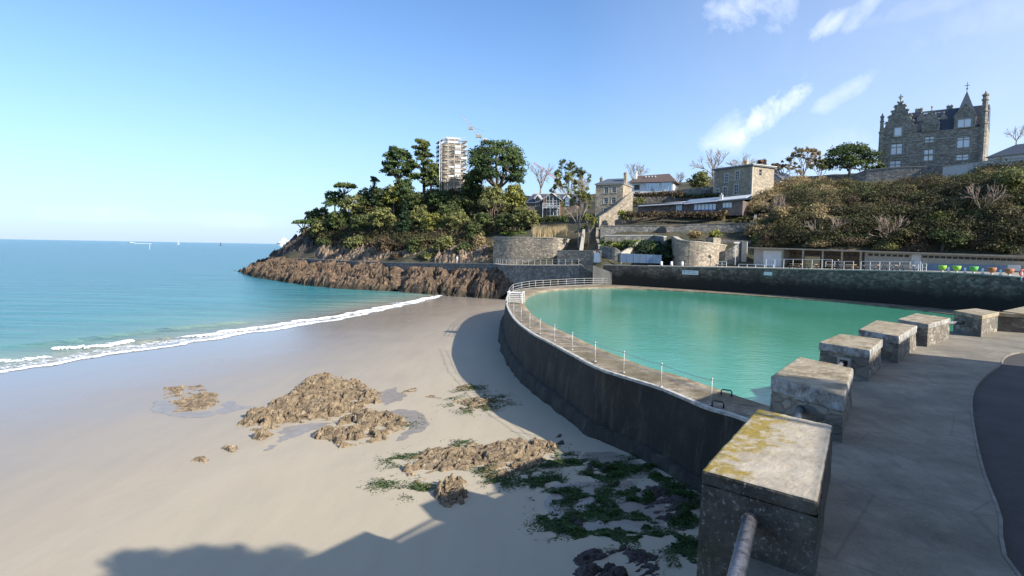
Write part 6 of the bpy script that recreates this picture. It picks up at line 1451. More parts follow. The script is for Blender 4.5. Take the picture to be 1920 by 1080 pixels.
def tree(px, pyb, pyt, wpx, Y, kind, mat, label, name=None, cat='tree', n=None, size=None, group=None, bark='bark', dx=0.0):
    TS[0] += 1; rng = np.random.default_rng(100 + TS[0] * 13)
    b = PY(px, pyb, Y); s = Y / 1150.0; H = (pyb - pyt) * s; Wt_ = wpx * s
    ro = empty(name or {'pine': 'pine_tree', 'dome': 'pine_tree', 'umbrella': 'umbrella_pine', 'cone': 'cypress_tree', 'bare': 'bare_tree', 'sparse': 'tree', 'bush': 'shrub', 'round': 'tree', 'hedge': 'hedge'}[kind], tuple(b), 0, label, cat, group)
    size = size or .0017 * Y; U_ = rng.uniform
    cl_ = []; mb = MB(); tr = Vector((0, 0, -2.0 if kind not in ('bush', 'hedge') else 0))
    if kind == 'round':
        k = 22; cz0 = H * .50
        for i in range(k):
            a = i * 2.4 + U_(-.3, .3); zz = -.55 + 1.5 * (i + .5) / k; zz = min(zz, .93)
            f = math.sqrt(max(.05, 1 - zz * zz)) if zz > 0 else 1.0; rr = U_(.55, .80) * f
            q = Wt_ * U_(.13, .22); cl_.append((Wt_/2 * rr * math.cos(a), Wt_/2 * rr * math.sin(a), cz0 + zz * H * .42, q, q, min(q * .85, H * .16)))
        cl_.append((0, 0, cz0, Wt_ * .3, Wt_ * .3, H * .28))
        mb.tube([tr, Vector((0, 0, H * .3)), Vector((.1 * Wt_, 0, H * .7))], .045 * H, 7, .015 * H, cap=False)
        for c in cl_[::2]: mb.tube([Vector((0, 0, H * .3)), Vector((c[0] * .6, c[1] * .6, c[2] * .8 + H * .05)), Vector(c[:3])], .016 * H, 4, .006 * H, cap=False)
    elif kind == 'pine':
        lean = U_(-.06, .06) * H
        top = Vector((lean, 0, H * .93)); mid = Vector((lean * .3, 0, H * .5)); mb.tube([tr, mid, top], .032 * H, 7, .010 * H, cap=False)
        k = 30
        for i in range(k):
            t = .30 + .66 * ((i + .5) / k) ** .85; a = i * 2.4 + U_(-.5, .5); prof = math.sin(math.pi * min(1, (t - .16) / .90)) ** .5
            rr = Wt_ / 2 * prof * U_(.25, .82); c = (lean * t + rr * math.cos(a), rr * math.sin(a), H * t + U_(-.04, .04) * H); q = Wt_ * U_(.12, .20)
            cl_.append((*c, q, q, q * U_(.45, .75))); mb.tube([Vector((lean * (t - .12), 0, H * (t - .12))), Vector((c[0] * .55, c[1] * .55, c[2] - .045 * H)), Vector(c)], .012 * H, 5, .004 * H, cap=False)
        cl_.append((top.x, 0, H * .95, Wt_ * .17, Wt_ * .17, H * .05))
    elif kind == 'dome':
        k = 34; tw = Vector((.03 * Wt_, 0, H * .34)); mb.tube([tr, Vector((-.02 * Wt_, 0, H * .15)), tw], .045 * H, 8, .03 * H, cap=False)
        lim = []
        for i in range(6):
            a = 1.05 * i + U_(-.2, .2); e_ = Vector((Wt_ * .30 * math.cos(a), Wt_ * .30 * math.sin(a), H * U_(.52, .68))); lim.append(e_)
            mb.tube([tw, tw.lerp(e_, .5) + Vector((0, 0, -.03 * H)), e_], .022 * H, 6, .010 * H, cap=False)
        mb.tube([tw, Vector((0, 0, H * .62)), Vector((0, 0, H * .85))], .026 * H, 6, .010 * H, cap=False)
        for i in range(k):
            a = i * 2.4 + U_(-.3, .3); zz = -.42 + 1.36 * (i + .5) / k; f = math.sqrt(max(.04, 1 - min(zz, .97) ** 2)); rr = Wt_ / 2 * U_(.60, .84) * f
            c = Vector((rr * math.cos(a), rr * math.sin(a), H * (.60 + .34 * zz) + U_(-.03, .03) * H)); q = Wt_ * U_(.13, .20); cl_.append((*c, q, q, q * U_(.5, .8)))
            e_ = min(lim, key=lambda v: (v - c).length); mb.tube([e_, e_.lerp(c, .6) + Vector((0, 0, -.01 * H)), c], .008 * H, 4, .003 * H, cap=False)
    elif kind == 'umbrella':
        k = 12; zc = H * .80; mb.tube([tr, Vector((Wt_ * .03, 0, H * .35)), Vector((-.03 * Wt_, 0, H * .6))], .05 * H, 6, .03 * H, cap=False)
        for i in range(k):
            a = i * 2.4; rr = Wt_ / 2 * math.sqrt((i + .3) / k) * .78; c = (rr * math.cos(a), rr * math.sin(a), zc + H * .08 * (1 - (2 * rr / Wt_) ** 2))
            cl_.append((*c, Wt_ * .17, Wt_ * .17, H * .10)); mb.tube([Vector((-.03 * Wt_, 0, H * .55)), Vector((c[0] * .6, c[1] * .6, H * .68)), Vector((c[0], c[1], c[2] - .05 * H))], .018 * H, 4, .008 * H, cap=False)
    elif kind == 'cone':
        k = 14
        for i in range(k):
            t = (i + .5) / k; q = Wt_ / 2 * (1 - t) ** .8; a = i * 2.4; cl_.append((q * .35 * math.cos(a), q * .35 * math.sin(a), H * t, q * .75 + .15, q * .75 + .15, H * .09))
        mb.tube([tr, Vector((0, 0, H * .8))], .03 * H, 6, .01 * H, cap=False)
    elif kind in ('bush', 'hedge'):
        k = 9 if kind == 'bush' else max(8, int(Wt_ / 1.1))
        for i in range(k):
            if kind == 'bush':
                a = U_(0, 6.28); rr = U_(0, .60); cl_.append((Wt_/2 * rr * math.cos(a), Wt_/2 * rr * math.sin(a), H * U_(.15, .68) * (1 - rr * .45), Wt_ * U_(.16, .27), Wt_ * U_(.16, .27), H * U_(.2, .3)))
            else:
                t = (i + .5) / k - .5; cl_.append((t * Wt_, -t * dx + U_(-.2, .2), H * .48, Wt_ / k * .9, .8, H * .46 * U_(.85, 1.12)))
        for i in range(5): mb.tube([Vector((U_(-.2, .2) * Wt_, 0, -.5)), Vector((U_(-.3, .3) * Wt_, U_(-.2, .2) * min(Wt_, 3), H * .6))], .02 * H, 4, .008 * H, cap=False)
    if kind in ('bare', 'sparse'):
        tips = []; fork = Vector((U_(-.03, .03) * H, 0, H * .26))
        mb.tube([tr, fork * .5, fork], .030 * H, 7, .022 * H, cap=False)
        kk = 6
        for i in range(kk):
            a = 6.28 * i / kk + U_(-.3, .3); el = U_(.5, 1.35); wr = Wt_ / H * .75
            d = Vector((math.cos(a) * math.cos(el) * wr, math.sin(a) * math.cos(el) * wr, math.sin(el))).normalized()
            branch(mb, fork, d, H * .34, .015 * H, 3 if kind == 'bare' else 3, rng, .55, tips, .10, 3, (2, 4) if kind == 'bare' else (1, 3), .66)
        # scale crown to the wanted outline
        V = np.array(mb.v); top = V[:, 2].max(); wid = max(np.percentile(np.abs(V[:, 0]), 99.5), .1)
        sz = H / top; sxy = (Wt_ / 2) / wid; V[:, 2] = np.where(V[:, 2] > 0, V[:, 2] * sz, V[:, 2]); f = np.clip(V[:, 2] / (H * .3), 0, 1); V[:, 0] *= 1 + (sxy - 1) * f; V[:, 1] *= 1 + (sxy - 1) * f
        mb.v = [tuple(v) for v in V]
        mb.build('trunk', M[bark], ro)
        if kind == 'sparse':
            tp = np.array([[t.x * sxy, t.y * sxy, t.z * sz] for t in tips]); ii = rng.choice(len(tp), min(len(tp), 150), replace=False)
            cl_ = [(*tp[i], Wt_ * .06, Wt_ * .06, H * .05) for i in ii]
            T, tn = leaves(cl_, n or 1800, size * .62, rng, .6, .2, .5); leafmesh('crown', T, tn, M[mat], ro)
        return ro
    mb.build('trunk' if kind not in ('bush', 'hedge') else 'stems', M[bark], ro)
    n = n or int(min(15000, max(900, (6.0 if kind == 'dome' else 4.2) * Wt_ * H / (size * size))))
    T, tn = leaves(cl_, n, size, rng, .32 if kind not in ('pine', 'dome') else .40); leafmesh('crown' if kind not in ('bush', 'hedge') else 'foliage', T, tn, M[mat], ro)
    return ro
def hit(px, py, y0=84, y1=260):
    ys_ = np.arange(y0, y1, .5); d = ray(px, py); t = ys_ / d.y; X_ = d.x * t; Z_ = CZ + d.z * t; L_z = landz(X_, ys_) + 0.0
    k = np.argmax(Z_ < L_z)
    if Z_[k] >= L_z[k]: return None
    return Vector((X_[k], ys_[k], Z_[k]))
def scrub(name, poly, step, hrange, n_per, size, mat, label, seed=1, jit=.5, cat='scrub', flat=.7):
    rng = np.random.default_rng(seed); P = np.array(poly); x0, y0 = P.min(0); x1, y1 = P.max(0); cl_ = []
    for gx in np.arange(x0, x1, step):
        for gy in np.arange(y0, y1, step * .62):
            a = gx + rng.uniform(-jit, jit) * step; b = gy + rng.uniform(-jit, jit) * step
            if polysd(np.array(a), np.array(b), poly) < 0: continue
            h_ = hit(a, b)
            if h_ is None: continue
            r = rng.uniform(*hrange) * h_.y / 110.0; cl_.append((h_.x, h_.y, h_.z + r * .25, r * rng.uniform(.9, 1.5), r * rng.uniform(.9, 1.4), r * flat * rng.uniform(.7, 1.3)))
    n = int(n_per * len(cl_)); T, tn = leaves(cl_, n, size, rng, .25, .3, .5)
    o = leafmesh(name, T, tn, M[mat]); return tag(o, label, cat, None, 'stuff')
G_ = 'trees on the wooded headland'
HT = [
 (548+22, 455, 411, 50, 200, 'umbrella', 'pine', 'leftmost low spreading pine at the sea end of the headland'),
 (600, 440, 388, 46, 203, 'round', 'oak', 'dark round tree just right of the leftmost spreading pine'),
 (583, 420, 396, 26, 208, 'round', 'oak', 'small dark tree above the leftmost spreading pine'),
 (646, 395, 342, 46, 196, 'umbrella', 'pinelit', 'small umbrella pine silhouetted on the left skyline'),
 (628, 398, 358, 44, 199, 'round', 'pine', 'dark tree beneath the small umbrella pine'),
 (662, 418, 363, 50, 190, 'round', 'olive', 'pale olive rounded tree right of the umbrella pine'),
 (694, 400, 350, 48, 193, 'round', 'oak', 'dark rounded tree left of the tall pines'),
 (700, 372, 332, 18, 195, 'sparse', 'pine', 'spindly little tree on the skyline left of the tall pines'),
 (745, 372, 276, 60, 187, 'dome', 'pine', 'broad dark tall pine, left of the two beside the scaffolded tower'),
 (796, 372, 263, 50, 186, 'pine', 'pinelit', 'tall narrow pine directly left of the scaffolded tower'),
 (808, 368, 305, 38, 184, 'round', 'pinelit', 'olive tree overlapping the left foot of the scaffolded tower'),
 (738, 398, 346, 40, 181, 'round', 'gold', 'bright yellow-green tree below the broad dark pine'),
 (759, 446, 372, 40, 168, 'cone', 'cypress', 'dark conical cypress in the middle of the headland slope'),
 (810, 448, 398, 44, 165, 'round', 'gold', 'yellow-green rounded tree right of the conical cypress'),
 (855, 450, 396, 58, 163, 'round', 'olive', 'wide olive-green tree low on the slope above the cliff'),
 (929, 404, 264, 114, 172, 'dome', 'pine', 'largest tree of the headland, tall broad pine with visible dark limbs'),
 (886, 392, 318, 46, 178, 'round', 'pine', 'dark tree filling between the tower and the largest pine'),
 (964, 408, 343, 44, 170, 'round', 'gold', 'golden tree at the right foot of the largest pine'),
 (925, 428, 372, 60, 162, 'sparse', 'olive', 'leggy half bare tree below the largest pine'),
 (945, 442, 400, 40, 152, 'round', 'oak', 'round dark green tree above the curved stone wall'),
 (975, 445, 386, 46, 150, 'round', 'olive', 'rounded olive tree left of the villa garden'),
 (998, 440, 392, 30, 147, 'round', 'olive', 'narrow olive tree nearest the dry reeds'),
 (905, 440, 398, 40, 156, 'round', 'oak', 'dark rounded tree under the leggy half bare one'),
 (780, 402, 362, 44, 178, 'round', 'oak', 'dark tree below the narrow tall pine'),
 (825, 400, 356, 52, 176, 'round', 'pine', 'dark green tree in front of the tower foot'),
 (862, 412, 366, 50, 172, 'round', 'oak', 'dark green tree right of the tower foot'),
 (716, 440, 388, 54, 174, 'round', 'olive', 'grey-olive tree in the middle of the left slope'),
 (675, 448, 402, 46, 182, 'round', 'oak', 'dark low tree on the left slope below the pale olive tree'),
 (635, 442, 396, 48, 190, 'round', 'oak', 'dark dense tree left of the pale olive tree'),
 (786, 430, 385, 40, 171, 'round', 'olive', 'dull olive tree right of the cypress top'),
 (838, 432, 384, 46, 168, 'round', 'oak', 'dark rounded tree above the wide olive tree'),
 (890, 462, 418, 40, 152, 'round', 'oak', 'dark tree above the dry straw-coloured bushes'),
 (922, 410, 348, 56, 167, 'round', 'olive', 'olive tree hiding the trunk foot of the largest pine'),
 (757, 392, 334, 48, 181, 'round', 'pine', 'dark tree between the feet of the two tall pines'),
 (718, 402, 352, 44, 183, 'round', 'oak', 'dark tree at the left foot of the broad dark pine'),
 (604, 455, 412, 44, 192, 'round', 'olive', 'olive tree filling the slope right of the leftmost pine'),
]
for t in HT: tree(*t, group=G_)
for t in [(903, 478, 428, 44, 147, 'bush', 'brush', 'dry straw-coloured bush hanging over the cliff, upper one'), (925, 492, 446, 46, 141, 'bush', 'brush', 'dry straw-coloured bush above the coast path end, lower one'),
          (884, 488, 462, 30, 147, 'bush', 'brush', 'small dry bush left of the two straw-coloured ones')]: tree(*t, cat='shrub', group='dry bushes on the headland')
scrub('headland_undergrowth', [(556, 455), (600, 415), (640, 385), (700, 362), (800, 350), (880, 352), (960, 378), (1000, 400), (1000, 436), (935, 440), (885, 450), (800, 458), (700, 452), (620, 446)], 15, (.9, 1.7), 260, .30, 'scrub', 'dark tangled undergrowth between the headland trees', 21)
scrub('headland_undergrowth', [(590, 448), (660, 430), (720, 436), (800, 442), (880, 446), (905, 462), (830, 466), (760, 468), (690, 462), (650, 456), (610, 458)], 13, (.8, 1.8), 300, .26, 'brown', 'brownish low brush along the lip of the headland cliff', 22)
# centre
C_T = [
 (1012, 372, 306, 52, 190, 'bare', 'twig', 'thin bare winter tree right of the headland, before the red crane', 'bare_tree'),
 (1070, 400, 304, 72, 182, 'sparse', 'oak', 'arching dark-tipped tree behind the half-timbered villa', None),
 (1062, 392, 326, 54, 178, 'sparse', 'gold', 'yellowish twiggy tree behind the villa roof', None),
 (1086, 452, 352, 66, 128, 'sparse', 'olive', 'large half bare olive-green tree hiding the right side of the villa', None),
 (1104, 450, 404, 30, 126, 'sparse', 'gold', 'small twiggy tree at the left foot of the tall stone house', None),
 (1096, 420, 330, 34, 150, 'bare', 'twig', 'reddish bare tree rising left of the tall stone house', None),
 (1188, 360, 301, 52, 175, 'bare', 'twig', 'bare round-crowned tree behind the brown-roofed white house', None),
 (1275, 352, 322, 40, 178, 'bare', 'twig', 'faint bare tree just right of the white house', None),
 (1338, 350, 278, 86, 172, 'bare', 'twig', 'large bare spreading tree left of the square stone house', None),
 (1392, 340, 287, 58, 175, 'bare', 'twig', 'bare tree standing behind the square stone house chimney', None),
 (1312, 362, 322, 44, 156, 'round', 'olive', 'dark evergreen tree left of the square stone house', None),
 (1426, 345, 298, 28, 152, 'round', 'rust', 'narrow rust-brown tree right of the square stone house', None),
 (1468, 350, 304, 44, 150, 'sparse', 'brush', 'brown twiggy tree beside the pale gable', None),
 (1506, 352, 279, 56, 148, 'sparse', 'brush', 'pale many-stemmed tree with a small dark crown right of the gable', None),
 (1535, 345, 300, 40, 150, 'sparse', 'olive', 'olive tree between the many-stemmed tree and the dark evergreen', None),
 (1592, 335, 270, 100, 152, 'round', 'pine', 'wide dark evergreen tree left of the mansion', None),
 (1648, 330, 300, 26, 150, 'bush', 'oak', 'small dark shrub at the left foot of the mansion', None),
 (1905, 275, 236, 46, 165, 'bare', 'twig', 'faint bare tree at the right edge behind the slate roof', None)]
for t in C_T: tree(*t[:8], name=t[8], bark='twig' if t[5] == 'bare' else ('greybark' if t[5] == 'sparse' else 'bark'), n=5200 if t[5] == 'sparse' else None, cat='shrub' if t[5] == 'bush' else 'tree')
C_B = [
 (1032, 424, 402, 60, 146, 'hedge', 'oak', 'dark clipped hedge below the villa balcony', 'hedge'),
 (1262, 414, 394, 168, 125, 'hedge', 'brown', 'long brown hedge in front of the low pavilion', 'hedge'),
 (1354, 417, 389, 27, 123, 'bush', 'brush', 'round clipped tan bush at the right end of the brown hedge', 'shrub'),
 (1408, 408, 388, 24, 122, 'bush', 'brown', 'rounded brown bush near the top of the boundary wall', 'shrub'),
 (1384, 402, 374, 34, 124, 'bush', 'rust', 'dark reddish bush before the right end of the pavilion', 'shrub'),
 (1172, 414, 384, 30, 131, 'bush', 'gold', 'yellow-green bush against the sloping sunlit wall', 'shrub'),
 (1197, 384, 364, 30, 143, 'bush', 'olive', 'olive bush between the stone house and the pavilion roof', 'shrub'),
 (1235, 374, 358, 80, 146, 'hedge', 'brown', 'dull brown hedge above the left pavilion roof', 'hedge'),
 (1310, 374, 362, 76, 143, 'hedge', 'oak', 'dark hedge along the long garden wall', 'hedge'),
 (1145, 462, 448, 34, 116, 'bush', 'olive', 'low garden bush on the lower terrace, left', 'shrub'),
 (1180, 462, 448, 40, 115, 'bush', 'oak', 'dark garden bush on the lower terrace, right', 'shrub'),
 (1306, 449, 427, 40, 111, 'bush', 'brush', 'grey-green bush on top of the bastion', 'shrub'),
 (1340, 447, 428, 28, 111.5, 'bush', 'gold', 'bright yellow-green bush on top of the bastion', 'shrub'),
 (1222, 496, 450, 46, 112, 'bush', 'oak', 'dark ivy mass left of the sunlit bastion', 'ivy'),
 (1248, 496, 448, 34, 111, 'bush', 'cypress', 'darkest ivy directly against the bastion corner', 'ivy')]
for t in C_B: tree(*t[:8], cat=t[8], name='ivy' if t[8] == 'ivy' else None, dx=6 if t[5] == 'hedge' else 0)
scrub('garden_grass', [(1125, 464), (1165, 468), (1200, 452), (1190, 446), (1130, 450)], 7, (.3, .6), 160, .14, 'grass', 'sunlit grass on the lower terrace', 31, cat='grass')
scrub('garden_grass', [(944, 443), (985, 444), (985, 434), (950, 433)], 7, (.4, .7), 160, .18, 'grass', 'bright grass above the tall curved wall', 32, cat='grass')
scrub('slope_grass', [(1360, 418), (1412, 416), (1412, 404), (1372, 406)], 7, (.3, .5), 160, .14, 'scrub', 'dull green grass slope right of the tan bush', 33, cat='grass')
# reeds
rng = np.random.default_rng(77); T = []
for i in range(1500):
    px = rng.uniform(998, 1062); y = rng.uniform(129.5, 136); b = PY(px, 445, y); h_ = rng.uniform(1.2, 3.0); w_ = .05; ln = rng.normal(0, .18, 2)
    T += [(b.x - w_, b.y, b.z), (b.x + w_, b.y, b.z), (b.x + ln[0], b.y + ln[1], b.z + h_)]
leafm = leafmesh('dry_reeds', np.array(T), rng.uniform(0, 1, 1500), M['reed']); tag(leafm, 'tall dry reeds standing above the curved stone wall', 'reeds', None, 'stuff')
# the cliff on the right
SL = [(1500, 356), (1560, 352), (1650, 352), (1760, 345), (1930, 318), (1940, 476), (1760, 472), (1500, 466), (1470, 430)]
scrub('cliff_scrub', SL, 24, (1.3, 3.0), 1300, .15, 'scrub', 'dense dark green scrub covering the steep slope behind the beach cabins', 41, .7)
scrub('cliff_scrub', SL, 34, (.9, 2.3), 1000, .14, 'oak', 'dark glossy scrub mixed through the steep slope behind the cabins', 45, .8)
scrub('cliff_scrub', SL, 27, (.9, 2.3), 1000, .13, 'brown', 'brown dead brush showing between the green scrub on the slope', 46, .9)
scrub('cliff_scrub', SL, 46, (.7, 1.7), 900, .12, 'brush', 'dry tan patches scattered over the steep slope', 49, .9)
scrub('cliff_scrub', SL, 50, (.7, 1.7), 1000, .13, 'olive', 'paler olive scrub patches on the steep slope', 47, .9)
scrub('cliff_scrub', [(1418, 380), (1445, 352), (1500, 345), (1560, 350), (1570, 400), (1500, 440), (1470, 466), (1415, 466)], 15, (.8, 2.1), 900, .14, 'brush', 'tan dry brush on the left part of the scrub slope', 42, .7)
scrub('cliff_scrub', [(1418, 380), (1445, 352), (1500, 345), (1560, 350), (1570, 400), (1500, 440), (1470, 466), (1415, 466)], 26, (.7, 1.6), 900, .14, 'olive', 'olive scrub mixed with the tan dry brush', 48, .9)
scrub('cliff_scrub', [(1540, 350), (1620, 346), (1720, 346), (1800, 340), (1810, 354), (1700, 364), (1580, 368)], 10, (.4, 1.0), 420, .14, 'brush', 'pale dry grass along the top of the scrub slope', 43, flat=.5)
scrub('terrace_brush', [(1192, 458), (1250, 452), (1260, 490), (1240, 480), (1205, 474)], 8, (.6, 1.1), 240, .18, 'cypress', 'dark climbing growth behind the blue panel fence', 44)
CL = [(1582, 385, 345, 70, 116, 'bush', 'olive', 'pale olive bush high on the left of the scrub slope'), (1640, 400, 352, 74, 110, 'bush', 'scrub', 'large dark green bush at the centre of the scrub slope'), (1720, 392, 344, 70, 110, 'bush', 'olive', 'olive bush under the pale dry grass'),
      (1800, 400, 350, 80, 101, 'bush', 'scrub', 'broad dark bush right of centre on the scrub slope'), (1885, 378, 300, 100, 96, 'bush', 'olive', 'tall olive bush on the skyline at the right edge'), (1830, 356, 318, 60, 112, 'bush', 'scrub', 'dark bush below the pale terrace wall'),
      (1540, 432, 388, 60, 106, 'bush', 'brush', 'straw-coloured bush low on the left scrub slope'), (1470, 420, 372, 60, 112, 'bush', 'brush', 'tan bush above the left end of the cabins'), (1495, 372, 340, 50, 128, 'bush', 'olive', 'olive bush below the many-stemmed tree'),
      (1605, 460, 418, 70, 102, 'bush', 'oak', 'dark glossy bush directly behind the brown cabin bays'), (1690, 462, 420, 76, 98, 'bush', 'scrub', 'dark bush behind the middle cabins'), (1780, 466, 420, 80, 93, 'bush', 'oak', 'dark bush behind the kiosk end of the cabins'), (1880, 462, 410, 90, 89, 'bush', 'scrub', 'big shaded bush behind the right end of the cabins'),
      (1760, 430, 388, 64, 98, 'bush', 'gold', 'yellowish sunlit bush in the middle of the dark scrub'), (1528, 468, 436, 34, 103, 'bush', 'gold', 'small light green bush behind the second cabin bay'), (1440, 470, 424, 46, 109, 'bush', 'brown', 'brown bush beside the left end of the cabins')]
for t in CL: tree(*t, cat='shrub', group='bushes on the scrub slope')

scrub('headland_undergrowth', [(590, 462), (660, 452), (720, 456), (790, 468), (880, 462), (925, 462), (930, 474), (860, 472), (780, 478), (690, 472), (610, 470)], 22, (.6, 1.3), 300, .26, 'olive', 'olive bushes spilling over the headland cliff', 25, .9)
for t in [(1545, 470, 405, 80, 104, 'bare', 'twig', 'tangle of bare twigs low on the left scrub slope'), (1660, 470, 400, 80, 99, 'bare', 'twig', 'bare leafless shrub among the dark scrub behind the middle cabins'), (1455, 440, 360, 60, 113, 'bare', 'twig', 'bare twiggy shrub at the left edge of the scrub slope'), (1840, 420, 340, 90, 94, 'bare', 'twig', 'bare leafless shrub on the right part of the scrub slope')]: tree(*t, name='bare_shrub', bark='twig', cat='shrub')

scrub('headland_undergrowth', [(582, 452), (640, 440), (720, 440), (800, 446), (890, 446), (915, 458), (860, 462), (780, 466), (700, 462), (620, 462)], 12, (1.0, 2.1), 420, .24, 'scrub', 'dark bushes clinging along the upper part of the headland cliff', 26, .9)
for t in [(612, 470, 436, 44, 187, 'bush', 'oak', 'dark bush on the cliff lip below the leftmost trees'), (668, 474, 432, 50, 172, 'bush', 'olive', 'olive bush on the cliff lip left of the conical cypress'), (722, 476, 434, 56, 163, 'bush', 'brown', 'brownish bush hanging over the grey cliff'),
          (775, 478, 440, 50, 157, 'bush', 'oak', 'dark bush on the cliff below the cypress'), (832, 472, 436, 52, 151, 'bush', 'olive', 'olive bush spilling over the right cliff'), (868, 476, 446, 40, 147, 'bush', 'oak', 'dark bush left of the dry straw-coloured bushes'),
          (745, 490, 466, 36, 158, 'bush', 'brown', 'low brown bush in the grassy gap above the coast path'), (800, 488, 462, 40, 152, 'bush', 'olive', 'low olive bush above the middle of the coast path')]: tree(*t, cat='shrub', group='bushes along the headland cliff')
# ------------------------------------------------------------------ scaffolded tower
c = PY(846, 352, 188); s = 188 / 1150.0; ro = empty('stone_tower', tuple(c), R(18), 'pale stone tower wrapped in white scaffolding above the headland trees', 'tower')
Ht = 86 * s
MB().box(-2.8, -2.8, -4, 2.8, 2.8, Ht * .93).build('wall', plain('tower_stone', (.55, .45, .33), .85, .2, .5), ro)
MB().box(-1.6, -1.6, Ht * .93 + .003, 1.6, 1.6, Ht * 1.02).build('top_cabin', M['white'], ro)
MB().box(2.8, -2.6, -4, 5.0, 2.6, Ht * .30).build('annex', plain('tower_annex', (.6, .52, .42), .85, .2, .5), ro)
for z in (Ht * .2, Ht * .42, Ht * .62):
    w0 = MB().box(-.55, -2.86, z, .55, -2.78, z + 1.6).build('window', M['castletrim'], ro); MB().box(-.42, -2.88, z + .12, .42, -2.865, z + 1.48).build('pane', M['dark'], w0)
sf = empty('scaffolding', tuple(c), R(18), 'white tube scaffolding with many plank decks round the stone tower', 'scaffolding')
lv = 10; E = 3.8
for i, x in enumerate(np.linspace(-E, E, 5)):
    for y in (-E, E): MB().tube([(x, y, -2), (x, y, Ht * (1.02 if abs(x) < 3 else .92))], .09, 5).build('standard', M['white'], sf)
for y in (-2.1, 0, 2.1):
    for x in (-E, E): MB().tube([(x, y, -2), (x, y, Ht * .94)], .09, 5).build('standard', M['white'], sf)
boards = plain('scaffold_board', (.30, .26, .22), .8, .2, 1)
for k in range(1, lv + 1):
    z = Ht * .96 * k / lv; e2 = E + (.9 if k in (7, 8) else .0)
    mb = MB(); mb.box(-e2, -E - .35, z, E + (1.0 if k in (8,) else .1), -E + .6, z + .10); mb.box(E - .6, -E + .61, z, E + .35, E, z + .10); mb.box(-E - .35, -E + .61, z, -E + .6, E, z + .10); mb.build('deck', boards, sf)
    for hh_ in (1.0, .5): MB().tube([(-e2, -E - .3, z + hh_), (E + .2, -E - .3, z + hh_), (E + .3, E, z + hh_)], .035, 4).build('guard_rail', M['offwhite'], sf)
for k in range(lv - 3):
    z0, z1 = Ht * .96 * k / lv, Ht * .96 * (k + 1) / lv; sgn = 1 if k % 2 else -1
    MB().tube([(-sgn * E, -E - .2, z0), (sgn * E * .1, -E - .2, z1)], .05, 4).build('brace', M['white'], sf)
MB().box(-E - .75, -E - .7, -2, -E - .6, -E - .55, Ht * .95).build('hoist_mast', M['white'], sf)
MB().box(-2.0, -2.0, Ht * 1.02 + .003, 2.0, 2.0, Ht * 1.045).build('top_cover', M['white'], sf)
rs_ = random.Random(4)
for _ in range(9):
    i_, j_ = rs_.randrange(4), rs_.randrange(2, 9); x_ = -E + i_ * E / 2; z_ = Ht * .96 * j_ / lv
    MB().box(x_ + .1, -E - .42, z_ + .12, x_ + E / 2 - .1, -E - .38, z_ + rs_.uniform(.6, 1.3)).build('sheet', M['offwhite'] if rs_.random() < .6 else M['steel'], sf)
# cranes
def lattice(mb, a, b, w_, n, r):
    a, b = Vector(a), Vector(b); d = (b - a).normalized(); p = d.cross(Vector((0, 1, 0))).normalized(); q = d.cross(p)
    co = [p * w_ + q * w_, p * w_ - q * w_, -p * w_ - q * w_, -p * w_ + q * w_]
    for c_ in co: mb.tube([a + c_, b + c_ * .6], r, 4)
    for i in range(n):
        s0 = a.lerp(b, i / n); s1 = a.lerp(b, (i + 1) / n)
        for j in range(4): mb.tube([s0 + co[j] * (1 - .4 * i / n), s1 + co[(j + 1) % 4] * (1 - .4 * (i + 1) / n)], r * .7, 3, cap=False)
b0 = PY(909, 345, 235); t0 = PY(909, 247, 235); e0 = PY(866, 217, 228); j0 = PY(905, 262, 235)
ro = empty('tower_crane', tuple(b0), 0, 'thin white tower crane with its jib raised to the left above the headland', 'crane')
mb = MB(); lattice(mb, (0, 0, 0), t0 - b0 - Vector((0, 0, 3)), .4, 16, .08); mb.build('mast', M['steel'], ro)
mb = MB(); lattice(mb, j0 - b0, e0 - b0, .30, 16, .06); mb.build('jib', M['steel'], ro)
MB().tube([t0 - b0, (e0 - b0).lerp(j0 - b0, .45)], .05, 4).build('tie_cable', M['steel'], ro)
MB().box(-.9, -.6, (j0 - b0).z - .9, .6, .6, (j0 - b0).z + .5).build('cab', M['offwhite'], ro)
tz = (e0 - b0).lerp(j0 - b0, .42); MB().box(tz.x - .8, tz.y - .5, tz.z - 1.3, tz.x + .8, tz.y + .5, tz.z - .4).build('trolley', M['castletrim'], ro)
tz = (e0 - b0).lerp(j0 - b0, .80); MB().box(tz.x - 1.1, tz.y - .5, tz.z - .9, tz.x + 1.1, tz.y + .5, tz.z).build('winch_box', M['castletrim'], ro)
b0 = PY(1041, 380, 262); e0 = PY(1001, 305, 258); j0 = PY(1041, 334, 262)
ro = empty('tower_crane', tuple(b0), 0, 'faded red crane jib slanting over the bare trees beside the villa', 'crane')
mb = MB(); lattice(mb, (0, 0, 0), j0 - b0, .4, 10, .06); mb.build('mast', M['redroof'], ro); mb = MB(); lattice(mb, j0 - b0, e0 - b0, .35, 12, .05); mb.build('jib', M['redroof'], ro)
